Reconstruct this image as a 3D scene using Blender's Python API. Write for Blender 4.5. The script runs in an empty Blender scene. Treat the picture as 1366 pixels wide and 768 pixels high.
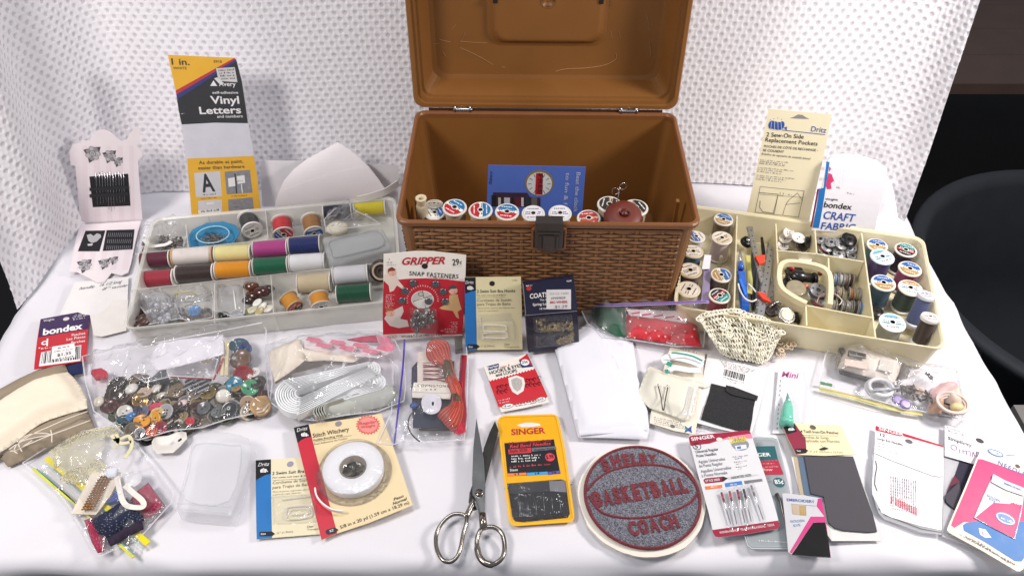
import bpy, bmesh, math, random
from mathutils import Vector as V, Matrix as M, noise as NZ
R = math.radians
rnd = random.Random(7)
S = bpy.context.scene
COL = S.collection

# ------------------------------------------------------------------ camera, world, lamps, exposure
H, F, PITCH = .76, 1072.0, R(44.5)
cam_d = bpy.data.cameras.new('camera'); cam = bpy.data.objects.new('camera', cam_d); COL.objects.link(cam)
cam.location = (0, 0, H); cam.rotation_euler = (R(90) - PITCH, 0, 0)
cam_d.sensor_width = 36; cam_d.lens = 36 * F / 1366; cam_d.clip_start = .02; cam_d.clip_end = 50
S.camera = cam
W = bpy.data.worlds.new('World'); S.world = W; W.use_nodes = True
bg = W.node_tree.nodes['Background']; bg.inputs[0].default_value = (.86, .90, 1, 1); bg.inputs[1].default_value = .26
def lamp(name, loc, tgt, size, power, col):
    d = bpy.data.lights.new(name, 'AREA'); d.shape = 'DISK'; d.size = size; d.energy = power; d.color = col
    o = bpy.data.objects.new(name, d); COL.objects.link(o); o.location = loc
    o.rotation_euler = (V(tgt) - V(loc)).to_track_quat('-Z', 'Y').to_euler(); return o
lamp('desk_lamp_light', (.90, .60, .70), (.38, .8, 0), .22, 8.2, (1, .93, .90))
lamp('floor_lamp_light', (-.80, .24, 1.0), (-.3, .8, 0), .34, 8.4, (1, .93, .89))
lamp('ceiling_light', (-.15, 1.0, 2.1), (0, .7, 0), .5, 9, (.92, .96, 1))
S.view_settings.view_transform = 'Standard'; S.view_settings.look = 'None'
S.view_settings.exposure = .14; S.view_settings.gamma = 1
S.cycles.transparent_max_bounces = 16; S.cycles.max_bounces = 7; S.cycles.caustics_reflective = False; S.cycles.caustics_refractive = False
S.cycles.use_denoising = True

# ------------------------------------------------------------------ measuring: a point seen in the photograph -> metres in the place
VIEWS = dict(O=(0, 0, 1), A1=(0, 60, 3.2), A2=(160, 240, 3.492), A3=(510, 0, 3.177), A4=(510, 180, 3.177), A5=(880, 130, 3.415),
    A6=(880, 260, 3.34), A7=(0, 400, 3.692), A8=(0, 540, 3.368), B1=(340, 420, 4.267), B2=(330, 540, 4.042), B3=(500, 330, 4.71),
    B4=(560, 460, 2.4935), B5=(740, 380, 3.492), B6=(760, 560, 3.841), B7=(1020, 450, 3.948), B8=(1030, 550, 3.524),
    C1=(160, 250, 3.84), C2=(340, 250, 3.84), C3=(900, 270, 3.84), C4=(1020, 270, 3.492), C5=(100, 440, 4.267), C6=(530, 230, 6.505),
    C7=(640, 210, 5.69), C8=(60, 160, 2.954), D1=(1180, 0, 2.56), D2=(1150, 250, 2.194), D3=(0, 200, 2.56), D6=(340, 180, 6.21),
    D7=(900, 560, 4.27), D8=(1090, 450, 6.4))
cur = VIEWS['O']
def view(k):
    global cur
    cur = VIEWS[k]
def ray(x, y):
    x = cur[0] + x / cur[2]; y = cur[1] + y / cur[2]
    a = (x - 683) / F; b = (384 - y) / F
    return V((a, math.cos(PITCH) + b * math.sin(PITCH), b * math.cos(PITCH) - math.sin(PITCH)))
CAM = V((0, 0, H))
def on(x, y, z=0.0):
    d = ray(x, y); return CAM + d * ((z - H) / d.z)
def ony(x, y, Y):
    d = ray(x, y); return CAM + d * (Y / d.y)
def mpp(p):                                   # metres per pixel of the current zoom at a point
    return (V(p) - CAM).dot(V((0, math.cos(PITCH), -math.sin(PITCH)))) / F / cur[2]

# ------------------------------------------------------------------ materials
def lin(c):
    if isinstance(c, str): c = tuple(int(c[i:i + 2], 16) / 255 for i in (0, 2, 4))
    return tuple((x / 12.92 if x <= .04045 else ((x + .055) / 1.055) ** 2.4) for x in c) + (1,)
MT = {}
def mt(col, rough=.5, metal=0., var=.06, scale=60., bump=.0, bscale=400., spec=.5, coat=0., sheen=0., alpha=1., trans=0., sss=0., name=None):
    key = (col, rough, metal, var, scale, bump, bscale, spec, coat, sheen, alpha, trans, sss)
    if key in MT: return MT[key]
    m = bpy.data.materials.new(name or 'surface_' + str(len(MT))); m.use_nodes = True; n = m.node_tree.nodes; l = m.node_tree.links
    b = n['Principled BSDF']; c = lin(col)
    b.inputs['Roughness'].default_value = rough; b.inputs['Metallic'].default_value = metal
    b.inputs['Specular IOR Level'].default_value = spec; b.inputs['Coat Weight'].default_value = coat; b.inputs['Coat Roughness'].default_value = .08
    b.inputs['Sheen Weight'].default_value = sheen; b.inputs['Alpha'].default_value = alpha; b.inputs['Transmission Weight'].default_value = trans
    if sss: b.inputs['Subsurface Weight'].default_value = sss; b.inputs['Subsurface Scale'].default_value = .004
    tc = n.new('ShaderNodeTexCoord')
    if var:
        nz = n.new('ShaderNodeTexNoise'); nz.inputs['Scale'].default_value = scale; nz.inputs['Detail'].default_value = 4
        l.new(tc.outputs['Object'], nz.inputs['Vector'])
        mx = n.new('ShaderNodeMix'); mx.data_type = 'RGBA'
        mx.inputs['A'].default_value = tuple(max(0, v * (1 - var * 2)) for v in c[:3]) + (1,)
        mx.inputs['B'].default_value = tuple(min(1, v * (1 + var * 1.4)) for v in c[:3]) + (1,)
        l.new(nz.outputs['Fac'], mx.inputs['Factor']); l.new(mx.outputs['Result'], b.inputs['Base Color'])
        mr = n.new('ShaderNodeMapRange'); mr.inputs['To Min'].default_value = max(0, rough - .06); mr.inputs['To Max'].default_value = min(1, rough + .08)
        l.new(nz.outputs['Fac'], mr.inputs['Value']); l.new(mr.outputs['Result'], b.inputs['Roughness'])
    else: b.inputs['Base Color'].default_value = c
    if bump:
        n2 = n.new('ShaderNodeTexNoise'); n2.inputs['Scale'].default_value = bscale; n2.inputs['Detail'].default_value = 3
        l.new(tc.outputs['Object'], n2.inputs['Vector']); bp = n.new('ShaderNodeBump'); bp.inputs['Strength'].default_value = bump; bp.inputs['Distance'].default_value = .001
        l.new(n2.outputs['Fac'], bp.inputs['Height']); l.new(bp.outputs['Normal'], b.inputs['Normal'])
    MT[key] = m; return m
def film(haze=.07, tint='ffffff', rough=.12, name='clear_film', spec=1.0):
    key = ('film', haze, tint, rough, spec)
    if key in MT: return MT[key]
    m = bpy.data.materials.new(name); m.use_nodes = True; n = m.node_tree.nodes; l = m.node_tree.links
    b = n['Principled BSDF']; out = n['Material Output']
    b.inputs['Base Color'].default_value = lin(tint); b.inputs['Roughness'].default_value = .6; b.inputs['Specular IOR Level'].default_value = .3
    tr = n.new('ShaderNodeBsdfTransparent'); tr.inputs[0].default_value = (.97, .97, .98, 1)
    gl = n.new('ShaderNodeBsdfGlossy'); gl.inputs['Roughness'].default_value = rough
    m1 = n.new('ShaderNodeMixShader'); m1.inputs[0].default_value = haze * .8
    l.new(tr.outputs[0], m1.inputs[1]); l.new(b.outputs[0], m1.inputs[2])
    fr = n.new('ShaderNodeLayerWeight'); fr.inputs['Blend'].default_value = .5
    tc = n.new('ShaderNodeTexCoord'); n2 = n.new('ShaderNodeTexNoise'); n2.inputs['Scale'].default_value = 90; n2.inputs['Detail'].default_value = 3; n2.inputs['Distortion'].default_value = 1.2
    l.new(tc.outputs['Object'], n2.inputs['Vector']); bp = n.new('ShaderNodeBump'); bp.inputs['Strength'].default_value = .35; bp.inputs['Distance'].default_value = .004
    l.new(n2.outputs['Fac'], bp.inputs['Height']); l.new(bp.outputs['Normal'], fr.inputs['Normal']); l.new(bp.outputs['Normal'], gl.inputs['Normal'])
    pw = n.new('ShaderNodeMath'); pw.operation = 'POWER'; pw.inputs[1].default_value = 4; l.new(fr.outputs['Facing'], pw.inputs[0])
    mm = n.new('ShaderNodeMath'); mm.operation = 'MULTIPLY_ADD'; mm.inputs[1].default_value = .6 * spec; mm.inputs[2].default_value = .045 * spec; mm.use_clamp = True; l.new(pw.outputs[0], mm.inputs[0])
    m2 = n.new('ShaderNodeMixShader'); l.new(mm.outputs[0], m2.inputs[0]); l.new(m1.outputs[0], m2.inputs[1]); l.new(gl.outputs[0], m2.inputs[2])
    l.new(m2.outputs[0], out.inputs['Surface']); MT[key] = m; return m
def frosted(col, alpha=.5, rough=.35):         # translucent moulded plastic: part see-through, part milky
    return mt(col, rough=rough, var=.05, scale=25, alpha=alpha, spec=.5, sss=.0, coat=.2)
def thread(col):
    key = ('thread', col)
    if key in MT: return MT[key]
    m = bpy.data.materials.new('wound_thread'); m.use_nodes = True; n = m.node_tree.nodes; l = m.node_tree.links
    b = n['Principled BSDF']; c = lin(col); b.inputs['Roughness'].default_value = .42; b.inputs['Sheen Weight'].default_value = .25; b.inputs['Specular IOR Level'].default_value = .4
    tc = n.new('ShaderNodeTexCoord'); mp = n.new('ShaderNodeMapping'); mp.inputs['Rotation'].default_value = (0, .09, 0)
    l.new(tc.outputs['Object'], mp.inputs[0])
    w = n.new('ShaderNodeTexWave'); w.bands_direction = 'Z'; w.inputs['Scale'].default_value = 330; w.inputs['Distortion'].default_value = 2.2; w.inputs['Detail'].default_value = 2; w.inputs['Detail Scale'].default_value = .6
    l.new(mp.outputs[0], w.inputs['Vector'])
    nz = n.new('ShaderNodeTexNoise'); nz.inputs['Scale'].default_value = 55; l.new(tc.outputs['Object'], nz.inputs['Vector'])
    mx = n.new('ShaderNodeMix'); mx.data_type = 'RGBA'; mx.inputs['A'].default_value = tuple(v * .5 for v in c[:3]) + (1,); mx.inputs['B'].default_value = tuple(min(1, v * 1.15) for v in c[:3]) + (1,)
    ad = n.new('ShaderNodeMath'); ad.operation = 'MULTIPLY_ADD'; ad.inputs[1].default_value = .35; l.new(nz.outputs['Fac'], ad.inputs[0])
    a2 = n.new('ShaderNodeMath'); a2.operation = 'MULTIPLY_ADD'; a2.inputs[1].default_value = .45; a2.inputs[2].default_value = .28; l.new(w.outputs['Fac'], a2.inputs[0]); l.new(a2.outputs[0], ad.inputs[2])
    l.new(ad.outputs[0], mx.inputs['Factor']); l.new(mx.outputs['Result'], b.inputs['Base Color'])
    bp = n.new('ShaderNodeBump'); bp.inputs['Strength'].default_value = .55; bp.inputs['Distance'].default_value = .0006; l.new(w.outputs['Fac'], bp.inputs['Height']); l.new(bp.outputs['Normal'], b.inputs['Normal'])
    MT[key] = m; return m
WHITE = 'eeecec'; PAPER = mt('e9e6e4', .65, var=.03, bump=.1, name='white_paper'); INK = mt('1c1b1e', .45, var=0, name='black_ink')
GREYINK = mt('77757a', .5, var=0, name='grey_ink'); SILVER = mt('c8c8cc', .22, metal=1, var=.05, name='bright_steel'); DULLMETAL = mt('8d8a86', .35, metal=1, var=.1, name='dull_metal')
WHITEINK = mt('f2f0ee', .45, var=0, name='white_print')

# ------------------------------------------------------------------ meshes and objects
class MB:
    def __init__(s): s.v = []; s.f = []; s.mi = []; s.mats = []; s.sm = []
    def mat(s, m):
        if m not in s.mats: s.mats.append(m)
        return s.mats.index(m)
    def add(s, vs, fs, m, smooth=False):
        k = len(s.v); i = s.mat(m); s.v += [tuple(q) for q in vs]
        for f in fs: s.f.append([a + k for a in f]); s.mi.append(i); s.sm.append(smooth)
    def box(s, c, ex, m, ax=None, taper=1.0):
        c = V(c); ax = ax or (V((1, 0, 0)), V((0, 1, 0)), V((0, 0, 1))); vs = []
        for z in (-1, 1):
            t = taper if z > 0 else 1
            for x, y in ((-1, -1), (1, -1), (1, 1), (-1, 1)): vs.append(c + ax[0] * (x * ex[0] / 2 * t) + ax[1] * (y * ex[1] / 2 * t) + ax[2] * (z * ex[2] / 2))
        s.add(vs, [(3, 2, 1, 0), (4, 5, 6, 7), (0, 1, 5, 4), (1, 2, 6, 5), (2, 3, 7, 6), (3, 0, 4, 7)], m)
    def prism(s, pts, z0, z1, m, smooth=False, top=None):   # pts: list of 3D/2D outline points, capped both ends
        n = len(pts); top = top or pts
        vs = [(p[0], p[1], z0) for p in pts] + [(p[0], p[1], z1) for p in top]
        s.add(vs, [tuple(range(n))[::-1], tuple(range(n, 2 * n))], m); s.add(vs, [(i, (i + 1) % n, n + (i + 1) % n, n + i) for i in range(n)], m, smooth)
    def lathe(s, prof, c, axis, m, n=24, smooth=True, sx=1.0, sy=1.0, ref=None):   # prof: (radius, along)
        c = V(c); a = V(axis).normalized(); u = V(ref).normalized() if ref is not None else (a.orthogonal().normalized()); w = a.cross(u).normalized(); u = w.cross(a)
        vs = []
        for r, h in prof:
            for k in range(n):
                t = 2 * math.pi * k / n; vs.append(c + a * h + u * (r * sx * math.cos(t)) + w * (r * sy * math.sin(t)))
        fs = [(i * n + k, i * n + (k + 1) % n, (i + 1) * n + (k + 1) % n, (i + 1) * n + k) for i in range(len(prof) - 1) for k in range(n)]
        if prof[0][0] > 1e-7: fs.append(tuple(range(n))[::-1])
        if prof[-1][0] > 1e-7: fs.append(tuple((len(prof) - 1) * n + k for k in range(n)))
        s.add(vs, fs, m, smooth)
    def ball(s, c, r, m, n=12, sc=(1, 1, 1), ax=None):
        c = V(c); ax = ax or (V((1, 0, 0)), V((0, 1, 0)), V((0, 0, 1))); vs = []; h = n // 2
        for i in range(h + 1):
            p = math.pi * i / h
            for k in range(n):
                t = 2 * math.pi * k / n
                vs.append(c + ax[0] * (r * sc[0] * math.sin(p) * math.cos(t)) + ax[1] * (r * sc[1] * math.sin(p) * math.sin(t)) + ax[2] * (r * sc[2] * math.cos(p)))
        s.add(vs, [(i * n + k, (i + 1) * n + k, (i + 1) * n + (k + 1) % n, i * n + (k + 1) % n) for i in range(h) for k in range(n)], m, True)
    def tube(s, pts, r, m, n=6, closed=False, flat=None, smooth=True):  # flat=(width,thickness): ribbon section
        pts = [V(p) for p in pts]; N = len(pts); vs = []; up = None
        for i, p in enumerate(pts):
            a = pts[(i - 1) % N] if (closed or i > 0) else p; b = pts[(i + 1) % N] if (closed or i < N - 1) else p
            t = (b - a); t = t.normalized() if t.length > 1e-9 else V((1, 0, 0))
            if up is None: up = V((0, 0, 1)) if abs(t.z) < .9 else V((1, 0, 0))
            sd = t.cross(up); sd = sd.normalized() if sd.length > 1e-6 else t.orthogonal().normalized(); nn = sd.cross(t).normalized()
            if flat: 
                for q in ((-1, -1), (1, -1), (1, 1), (-1, 1)): vs.append(p + sd * (q[0] * flat[0] / 2) + nn * (q[1] * flat[1] / 2))
            else:
                rr = r[i] if isinstance(r, (list, tuple)) else r
                for k in range(n):
                    q = 2 * math.pi * k / n; vs.append(p + sd * (rr * math.cos(q)) + nn * (rr * math.sin(q)))
        n = 4 if flat else n; L = N if closed else N - 1
        fs = [(i * n + k, i * n + (k + 1) % n, ((i + 1) % N) * n + (k + 1) % n, ((i + 1) % N) * n + k) for i in range(L) for k in range(n)]
        if not closed: fs += [tuple(range(n))[::-1], tuple((N - 1) * n + k for k in range(n))]
        s.add(vs, fs, m, smooth and not flat)
    def bm(s, b, m, smooth=False, fn=None):
        b.verts.ensure_lookup_table(); b.verts.index_update()
        s.add([fn(v.co) if fn else v.co for v in b.verts], [[v.index for v in f.verts] for f in b.faces], m, smooth); b.free()
    def build(s, name, parent=None, inv=None, kind=None, label=None):
        me = bpy.data.meshes.new(name); vs = [tuple(inv @ V(q)) for q in s.v] if inv is not None else s.v
        me.from_pydata(vs, [], s.f)
        for m in s.mats: me.materials.append(m)
        me.polygons.foreach_set('material_index', s.mi); me.polygons.foreach_set('use_smooth', s.sm); me.update()
        o = bpy.data.objects.new(name, me); COL.objects.link(o); o.parent = parent
        if kind: o['kind'] = kind
        if label: o['label'] = label
        return o
def smoothpath(pts, n=6, closed=False):
    pts = [V(p) for p in pts]; N = len(pts); out = []
    for i in range(N if closed else N - 1):
        g = lambda k: pts[k % N] if closed else pts[max(0, min(N - 1, k))]
        a, b, c, d = g(i - 1), g(i), g(i + 1), g(i + 2)
        for k in range(n):
            t = k / n; out.append(.5 * ((2 * b) + (c - a) * t + (2 * a - 5 * b + 4 * c - d) * t * t + (3 * b - a - 3 * c + d) * t ** 3))
    if not closed: out.append(pts[-1])
    return out
class Thing:
    def __init__(s, name, label, cat, loc=(0, 0, 0), axes=None, group=None):
        o = bpy.data.objects.new(name, None); COL.objects.link(o); o.empty_display_size = .01
        m = M.Identity(4)
        if axes:
            for j in range(3):
                for i in range(3): m[i][j] = axes[j][i]
        m.translation = V(loc); o.matrix_world = m
        s.o = o; s.M = m; s.inv = m.inverted(); o['label'] = label; o['category'] = cat
        if group: o['group'] = group
    def part(s, name, mb, parent=None, world=True, kind=None, label=None):
        return mb.build(name, parent or s.o, s.inv if world else None, kind, label)
def single(name, mb, label, cat, group=None, kind=None):
    o = mb.build(name, None, None, kind)
    c = V((0, 0, 0)) if not mb.v else V((sum(q[0] for q in mb.v) / len(mb.v), sum(q[1] for q in mb.v) / len(mb.v), min(q[2] for q in mb.v)))
    o.data.transform(M.Translation(-c)); o.location = c
    o['label'] = label; o['category'] = cat
    if group: o['group'] = group
    return o
def copy_thing(src, loc, rot=None, label=None):
    r = src.copy(); COL.objects.link(r); r.location = loc
    if rot is not None: r.rotation_euler = rot
    if label: r['label'] = label
    for ch in list(src.children):
        c = ch.copy(); COL.objects.link(c); c.parent = r
        for g in ch.children: d = g.copy(); COL.objects.link(d); d.parent = c
    return r

# text -> triangles, cached
TX = {}
def glyphs(s, bold=0.0, shear=0.0, space=1.0, ext=0):
    k = (s, bold, shear, space, ext)
    if k in TX: return TX[k]
    c = bpy.data.curves.new('t', 'FONT'); c.body = s; c.resolution_u = 2 if len(s) > 14 else 3; c.offset = bold; c.shear = shear; c.space_character = space; c.extrude = ext
    o = bpy.data.objects.new('t', c); me = o.to_mesh(); vs = [v.co.copy() for v in me.vertices]; fs = [tuple(p.vertices) for p in me.polygons]
    o.to_mesh_clear(); bpy.data.objects.remove(o); bpy.data.curves.remove(c)
    x0 = min(v.x for v in vs); x1 = max(v.x for v in vs); TX[k] = ([((v.x - x0) / (x1 - x0), v.y / .729, v.z) for v in vs], fs); return TX[k]

class Card(Thing):
    """a flat thing (card, packet, panel) on its own plane; features are measured on the photograph and laid on that plane"""
    def __init__(s, name, label, cat, bl, br, tl=None, lean=None, group=None, arch=0., twist=0., cuts=8, lift=0.):
        A = on(bl[0], bl[1], bl[2]); B = on(br[0], br[1], br[2]); X = (B - A).normalized()
        if lean is not None:
            hz = V((0, 0, 1)).cross(X).normalized(); Y = (V((0, 0, 1)) * math.cos(R(lean)) + hz * math.sin(R(lean))).normalized(); N = X.cross(Y).normalized(); Y = N.cross(X)
        else:
            C = on(tl[0], tl[1], tl[2]); N = X.cross(C - A).normalized(); Y = N.cross(X)
        s.A = A; s.X = X; s.Y = Y; s.N = N; s.arch = arch; s.twist = twist; s.cuts = cuts if (arch or twist) else 0
        super().__init__(name, label, cat, A, (X, Y, N), group); s.mbs = {}; s.order = []; s.w = s.h = .1
    def L(s, x, y):
        d = ray(x, y); t = (s.A - CAM).dot(s.N) / d.dot(s.N); q = CAM + d * t - s.A; return (q.dot(s.X), q.dot(s.Y))
    def z(s, x, y, lay):
        u = x / s.w; v = y / s.h
        return lay * .00012 + s.arch * (1 - (2 * v - 1) ** 2) + s.twist * (u - .5) * (v - .5) * 4 * .5 + abs(s.twist) * .5
    def mb(s, part):
        if part not in s.mbs: s.mbs[part] = MB(); s.order.append(part)
        return s.mbs[part]
    def poly(s, part, pts, m, lay=1, thick=0, size=False, holes=(), local=False):
        q = pts if local else [s.L(*p) for p in pts]
        if size: s.w = max(a[0] for a in q); s.h = max(a[1] for a in q)
        if thick < 0: thick = 0
        b = bmesh.new(); f = b.faces.new([b.verts.new((a[0], a[1], 0)) for a in q])
        f.normal_update()
        if f.normal.z < 0: f.normal_flip()
        if holes:
            for hp in holes:
                pass
        if s.cuts:
            x0 = min(a[0] for a in q); x1 = max(a[0] for a in q); y0 = min(a[1] for a in q); y1 = max(a[1] for a in q)
            st = max(s.w, s.h) / s.cuts
            for k in range(1, s.cuts + 1):
                for (co, no, lo, hi) in (((k * st, 0, 0), (1, 0, 0), x0, x1), ((0, k * st, 0), (0, 1, 0), y0, y1)):
                    if lo < k * st < hi: bmesh.ops.bisect_plane(b, geom=b.verts[:] + b.edges[:] + b.faces[:], plane_co=co, plane_no=no)
            bmesh.ops.triangulate(b, faces=[f for f in b.faces if len(f.verts) > 4])
        elif len(q) > 4: bmesh.ops.triangulate(b, faces=b.faces[:])
        if thick:
            r = bmesh.ops.extrude_face_region(b, geom=b.faces[:]); vs = [e for e in r['geom'] if isinstance(e, bmesh.types.BMVert)]
            bmesh.ops.translate(b, verts=vs, vec=(0, 0, -thick)); bmesh.ops.recalc_face_normals(b, faces=b.faces[:])
        s.mb(part).bm(b, m, False, lambda c: (c.x, c.y, c.z + s.z(c.x, c.y, lay)))
    def disc(s, part, c, r, m, lay=1, n=24, ry=None, thick=0, ring=None):
        """r in view pixels (along x); a true circle on the card"""
        a = s.L(*c); e = s.L(c[0] + r, c[1]); rr = math.hypot(e[0] - a[0], e[1] - a[1]); k = (ry / r) if ry else 1
        if ring:
            vs = []; 
            for i in range(n):
                t = 2 * math.pi * i / n
                for q in (1, ring):
                    x = a[0] + rr * q * math.cos(t); y = a[1] + rr * q * k * math.sin(t); vs.append((x, y, s.z(x, y, lay)))
            s.mb(part).add(vs, [(2 * i, (2 * i + 2) % (2 * n), (2 * i + 3) % (2 * n), 2 * i + 1) for i in range(n)], m); return
        s.poly(part, [(a[0] + rr * math.cos(2 * math.pi * i / n), a[1] + rr * k * math.sin(2 * math.pi * i / n)) for i in range(n)], m, lay, thick, local=True)
    def line(s, part, p, q, w, m, lay=2):
        a = V(s.L(*p)); b = V(s.L(*q)); d = (b - a); n = V((-d.y, d.x)).normalized() * (w * mpp(s.M @ V((a.x, a.y, 0))) / 2)
        s.poly(part, [a - n, b - n, b + n, a + n], m, lay, local=True)
    def pline(s, part, pts, w, m, lay=2):
        for i in range(len(pts) - 1): s.line(part, pts[i], pts[i + 1], w, m, lay)
    def text(s, part, t, p, q, h, m, lay=3, bold=0.0, shear=0.0, space=1.0, thick=0.):
        a = V(s.L(*p)); b = V(s.L(*q)); d = b - a; dx, dy = q[0] - p[0], q[1] - p[1]; L = math.hypot(dx, dy)
        up = V(s.L(p[0] + dy / L * h, p[1] - dx / L * h)) - a; hh = up.length; pe = V((-d.y, d.x)).normalized() * hh
        vs, fs = glyphs(t, bold * .6, shear, space, .5 if thick else 0); o = []
        for x, y, ez in vs:
            c = a + d * x + pe * y; o.append((c.x, c.y, s.z(c.x, c.y, lay) + ez * thick))
        s.mb(part).add(o, fs, m)
    def fine(s, part, p, q, h, m, lay=2, seed=0, gap=.28):
        """print too small to read in the photograph: broken word-length strokes"""
        r = random.Random(seed + int(p[0] * 7 + p[1] * 13)); L = math.hypot(q[0] - p[0], q[1] - p[1]); x = 0; H0 = abs(h)
        while x < L:
            w = min(L - x, H0 * r.choice((.9, 1.6, 2.2, 3., 4.)));
            n = max(1, int(w / (H0 * .62)))
            for k in range(n):
                a = (x + w * k / n) / L; b = (x + w * (k + .62) / n) / L; hh = h * r.choice((.55, .6, .95, .6))
                p1 = (p[0] + (q[0] - p[0]) * a, p[1] + (q[1] - p[1]) * a); p2 = (p[0] + (q[0] - p[0]) * b, p[1] + (q[1] - p[1]) * b)
                if r.random() < .5: s.poly(part, [(p1[0], p1[1]), (p2[0], p2[1]), (p2[0], p2[1] - hh), (p1[0], p1[1] - hh)], m, lay)
                else:
                    s.poly(part, [(p1[0], p1[1]), (p2[0], p2[1]), (p2[0], p2[1] - hh * .38), (p1[0], p1[1] - hh * .38)], m, lay)
                    s.poly(part, [(p1[0], p1[1] - hh * .38), (p1[0] + (p2[0] - p1[0]) * .45, p1[1] - hh * .38), (p1[0] + (p2[0] - p1[0]) * .45, p1[1] - hh), (p1[0], p1[1] - hh)], m, lay)
            x += w + H0 * .75
    def barcode(s, part, tl, tr, br, bl, m, lay=3, n=26, seed=3):
        r = random.Random(seed)
        f = lambda u, v: tuple((tl[i] * (1 - u) + tr[i] * u) * (1 - v) + (bl[i] * (1 - u) + br[i] * u) * v for i in (0, 1))
        x = 0
        while x < 1:
            w = r.choice((.4, .4, .8, 1.1)) / n
            s.poly(part, [f(x, 0), f(min(1, x + w), 0), f(min(1, x + w), 1), f(x, 1)], m, lay); x += w + r.choice((.4, .5, .9)) / n
    def P3(s, x, y, up=0.):                    # point of the view on the card plane, raised by up metres (local)
        a = s.L(x, y); return V((a[0], a[1], s.z(a[0], a[1], 0) + up))
    def done(s, kinds={}, parents={}, labels={}):
        objs = {}
        for k in s.order:
            objs[k] = s.mbs[k].build(k.split('#')[0], s.o, None, kinds.get(k), labels.get(k))
        for k, p in parents.items():
            if k in objs: objs[k].parent = objs[p]
        return objs

def inside(p, poly):
    c = False; j = len(poly) - 1
    for i in range(len(poly)):
        if (poly[i][1] > p[1]) != (poly[j][1] > p[1]) and p[0] < (poly[j][0] - poly[i][0]) * (p[1] - poly[i][1]) / (poly[j][1] - poly[i][1]) + poly[i][0]: c = not c
        j = i
    return c
def edged(p, poly):
    best = 9; n = len(poly)
    for i in range(n):
        a = poly[i]; b = poly[(i + 1) % n]; ab = (b[0] - a[0], b[1] - a[1]); l2 = ab[0] ** 2 + ab[1] ** 2 + 1e-12
        t = max(0, min(1, ((p[0] - a[0]) * ab[0] + (p[1] - a[1]) * ab[1]) / l2)); best = min(best, math.hypot(p[0] - a[0] - ab[0] * t, p[1] - a[1] - ab[1] * t))
    return best
def sheet(pts, z0, h, m, n=46, edge=.02, rough=.004, freq=55, seed=0, hf=None, mb=None, ridge=.5, thick=0, sharp=False):
    """a soft or crumpled sheet over a photographed outline: pts in the current view, z0 = resting height, h = bulge"""
    q = [on(p[0], p[1], z0 + (p[2] if len(p) > 2 else 0)) for p in pts]; poly = [(a.x, a.y) for a in q]
    b = bmesh.new(); b.faces.new([b.verts.new((a[0], a[1], 0)) for a in poly])
    x0 = min(a[0] for a in poly); x1 = max(a[0] for a in poly); y0 = min(a[1] for a in poly); y1 = max(a[1] for a in poly); st = max(x1 - x0, y1 - y0) / n
    k = x0 + st
    while k < x1: bmesh.ops.bisect_plane(b, geom=b.verts[:] + b.edges[:] + b.faces[:], plane_co=(k, 0, 0), plane_no=(1, 0, 0)); k += st
    k = y0 + st
    while k < y1: bmesh.ops.bisect_plane(b, geom=b.verts[:] + b.edges[:] + b.faces[:], plane_co=(0, k, 0), plane_no=(0, 1, 0)); k += st
    bmesh.ops.triangulate(b, faces=[f for f in b.faces if len(f.verts) > 4]); bmesh.ops.recalc_face_normals(b, faces=b.faces[:])
    if b.faces and sum(f.normal.z for f in b.faces) < 0: bmesh.ops.reverse_faces(b, faces=b.faces[:])
    for v in b.verts:
        d = edged(v.co, poly); e = min(1, d / edge); e = e * e * (3 - 2 * e)
        p = V((v.co.x * freq, v.co.y * freq, seed * 3.7)); nn = NZ.noise(p) * .6 + NZ.noise(p * 2.3) * .3; rg = 1 - abs(NZ.noise(V((p.x * .9 + 3, p.y * .55, seed + 5.)))) * 3
        z = z0 + h * e * (.85 + .15 * nn) + rough * (nn + ridge * max(-.6, rg)) * (.35 + .65 * e) + rough * .8
        if hf: z = max(z, hf(v.co.x, v.co.y, e))
        v.co.z = z
    if thick:
        r = bmesh.ops.extrude_face_region(b, geom=b.faces[:]); vs = [e for e in r['geom'] if isinstance(e, bmesh.types.BMVert)]
        bmesh.ops.translate(b, verts=vs, vec=(0, 0, -thick)); bmesh.ops.recalc_face_normals(b, faces=b.faces[:])
    mb = mb or MB(); mb.bm(b, m, not sharp)
    if m.name.startswith('clear_film'):          # welded edge of the bag
        mb.tube([V((a.x, a.y, z0 + rough * .8)) for a in q], 0, mt('eeeef2', .12, var=0, alpha=.45, coat=.5), flat=(.0016, .0005), closed=True)
    return mb
# ------------------------------------------------------------------ setting: floor, things around the table, table, cloth, fabric backdrop
def struct(name, mb): o = mb.build(name, None, None, 'structure'); return o
b = MB(); b.box((0, 1.2, -.76), (9, 9, .02), mt('141315', .85, var=.3, scale=30, bump=.4, bscale=200)); struct('floor', b)
t = Thing('plastic_tub', 'big round black plastic tub standing beside the table', 'tub', (1.13, 1.10, -.75))
BLK = mt('2c3036', .75, var=.15, scale=20, bump=.1); b = MB()
prof = [(.26, 0), (.30, .2), (.33, .43), (.35, .435), (.352, .45), (.345, .455), (.325, .452), (.318, .43), (.29, .2), (.25, .02), (0, .02)]
b.lathe(prof, (1.13, 1.10, -.75), (0, 0, 1), BLK, 64); t.part('tub_wall', b)
b = MB()
for a in (.2, math.pi + .2): b.tube(smoothpath([(1.13 + math.cos(a + d) * rr, 1.10 + math.sin(a + d) * rr, zz) for d, rr, zz in ((-.25, .35, -.31), (-.15, .385, -.33), (.15, .385, -.33), (.25, .35, -.31))], 4), .008, BLK)
t.part('handle', b)
t = Thing('wooden_bench', 'dark brown wooden bench seat behind the black tub', 'bench', (1.8, 2.2, -.75))
WD = mt('5f4a40', .7, var=.15, scale=14, bump=.2, bscale=60)
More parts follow.
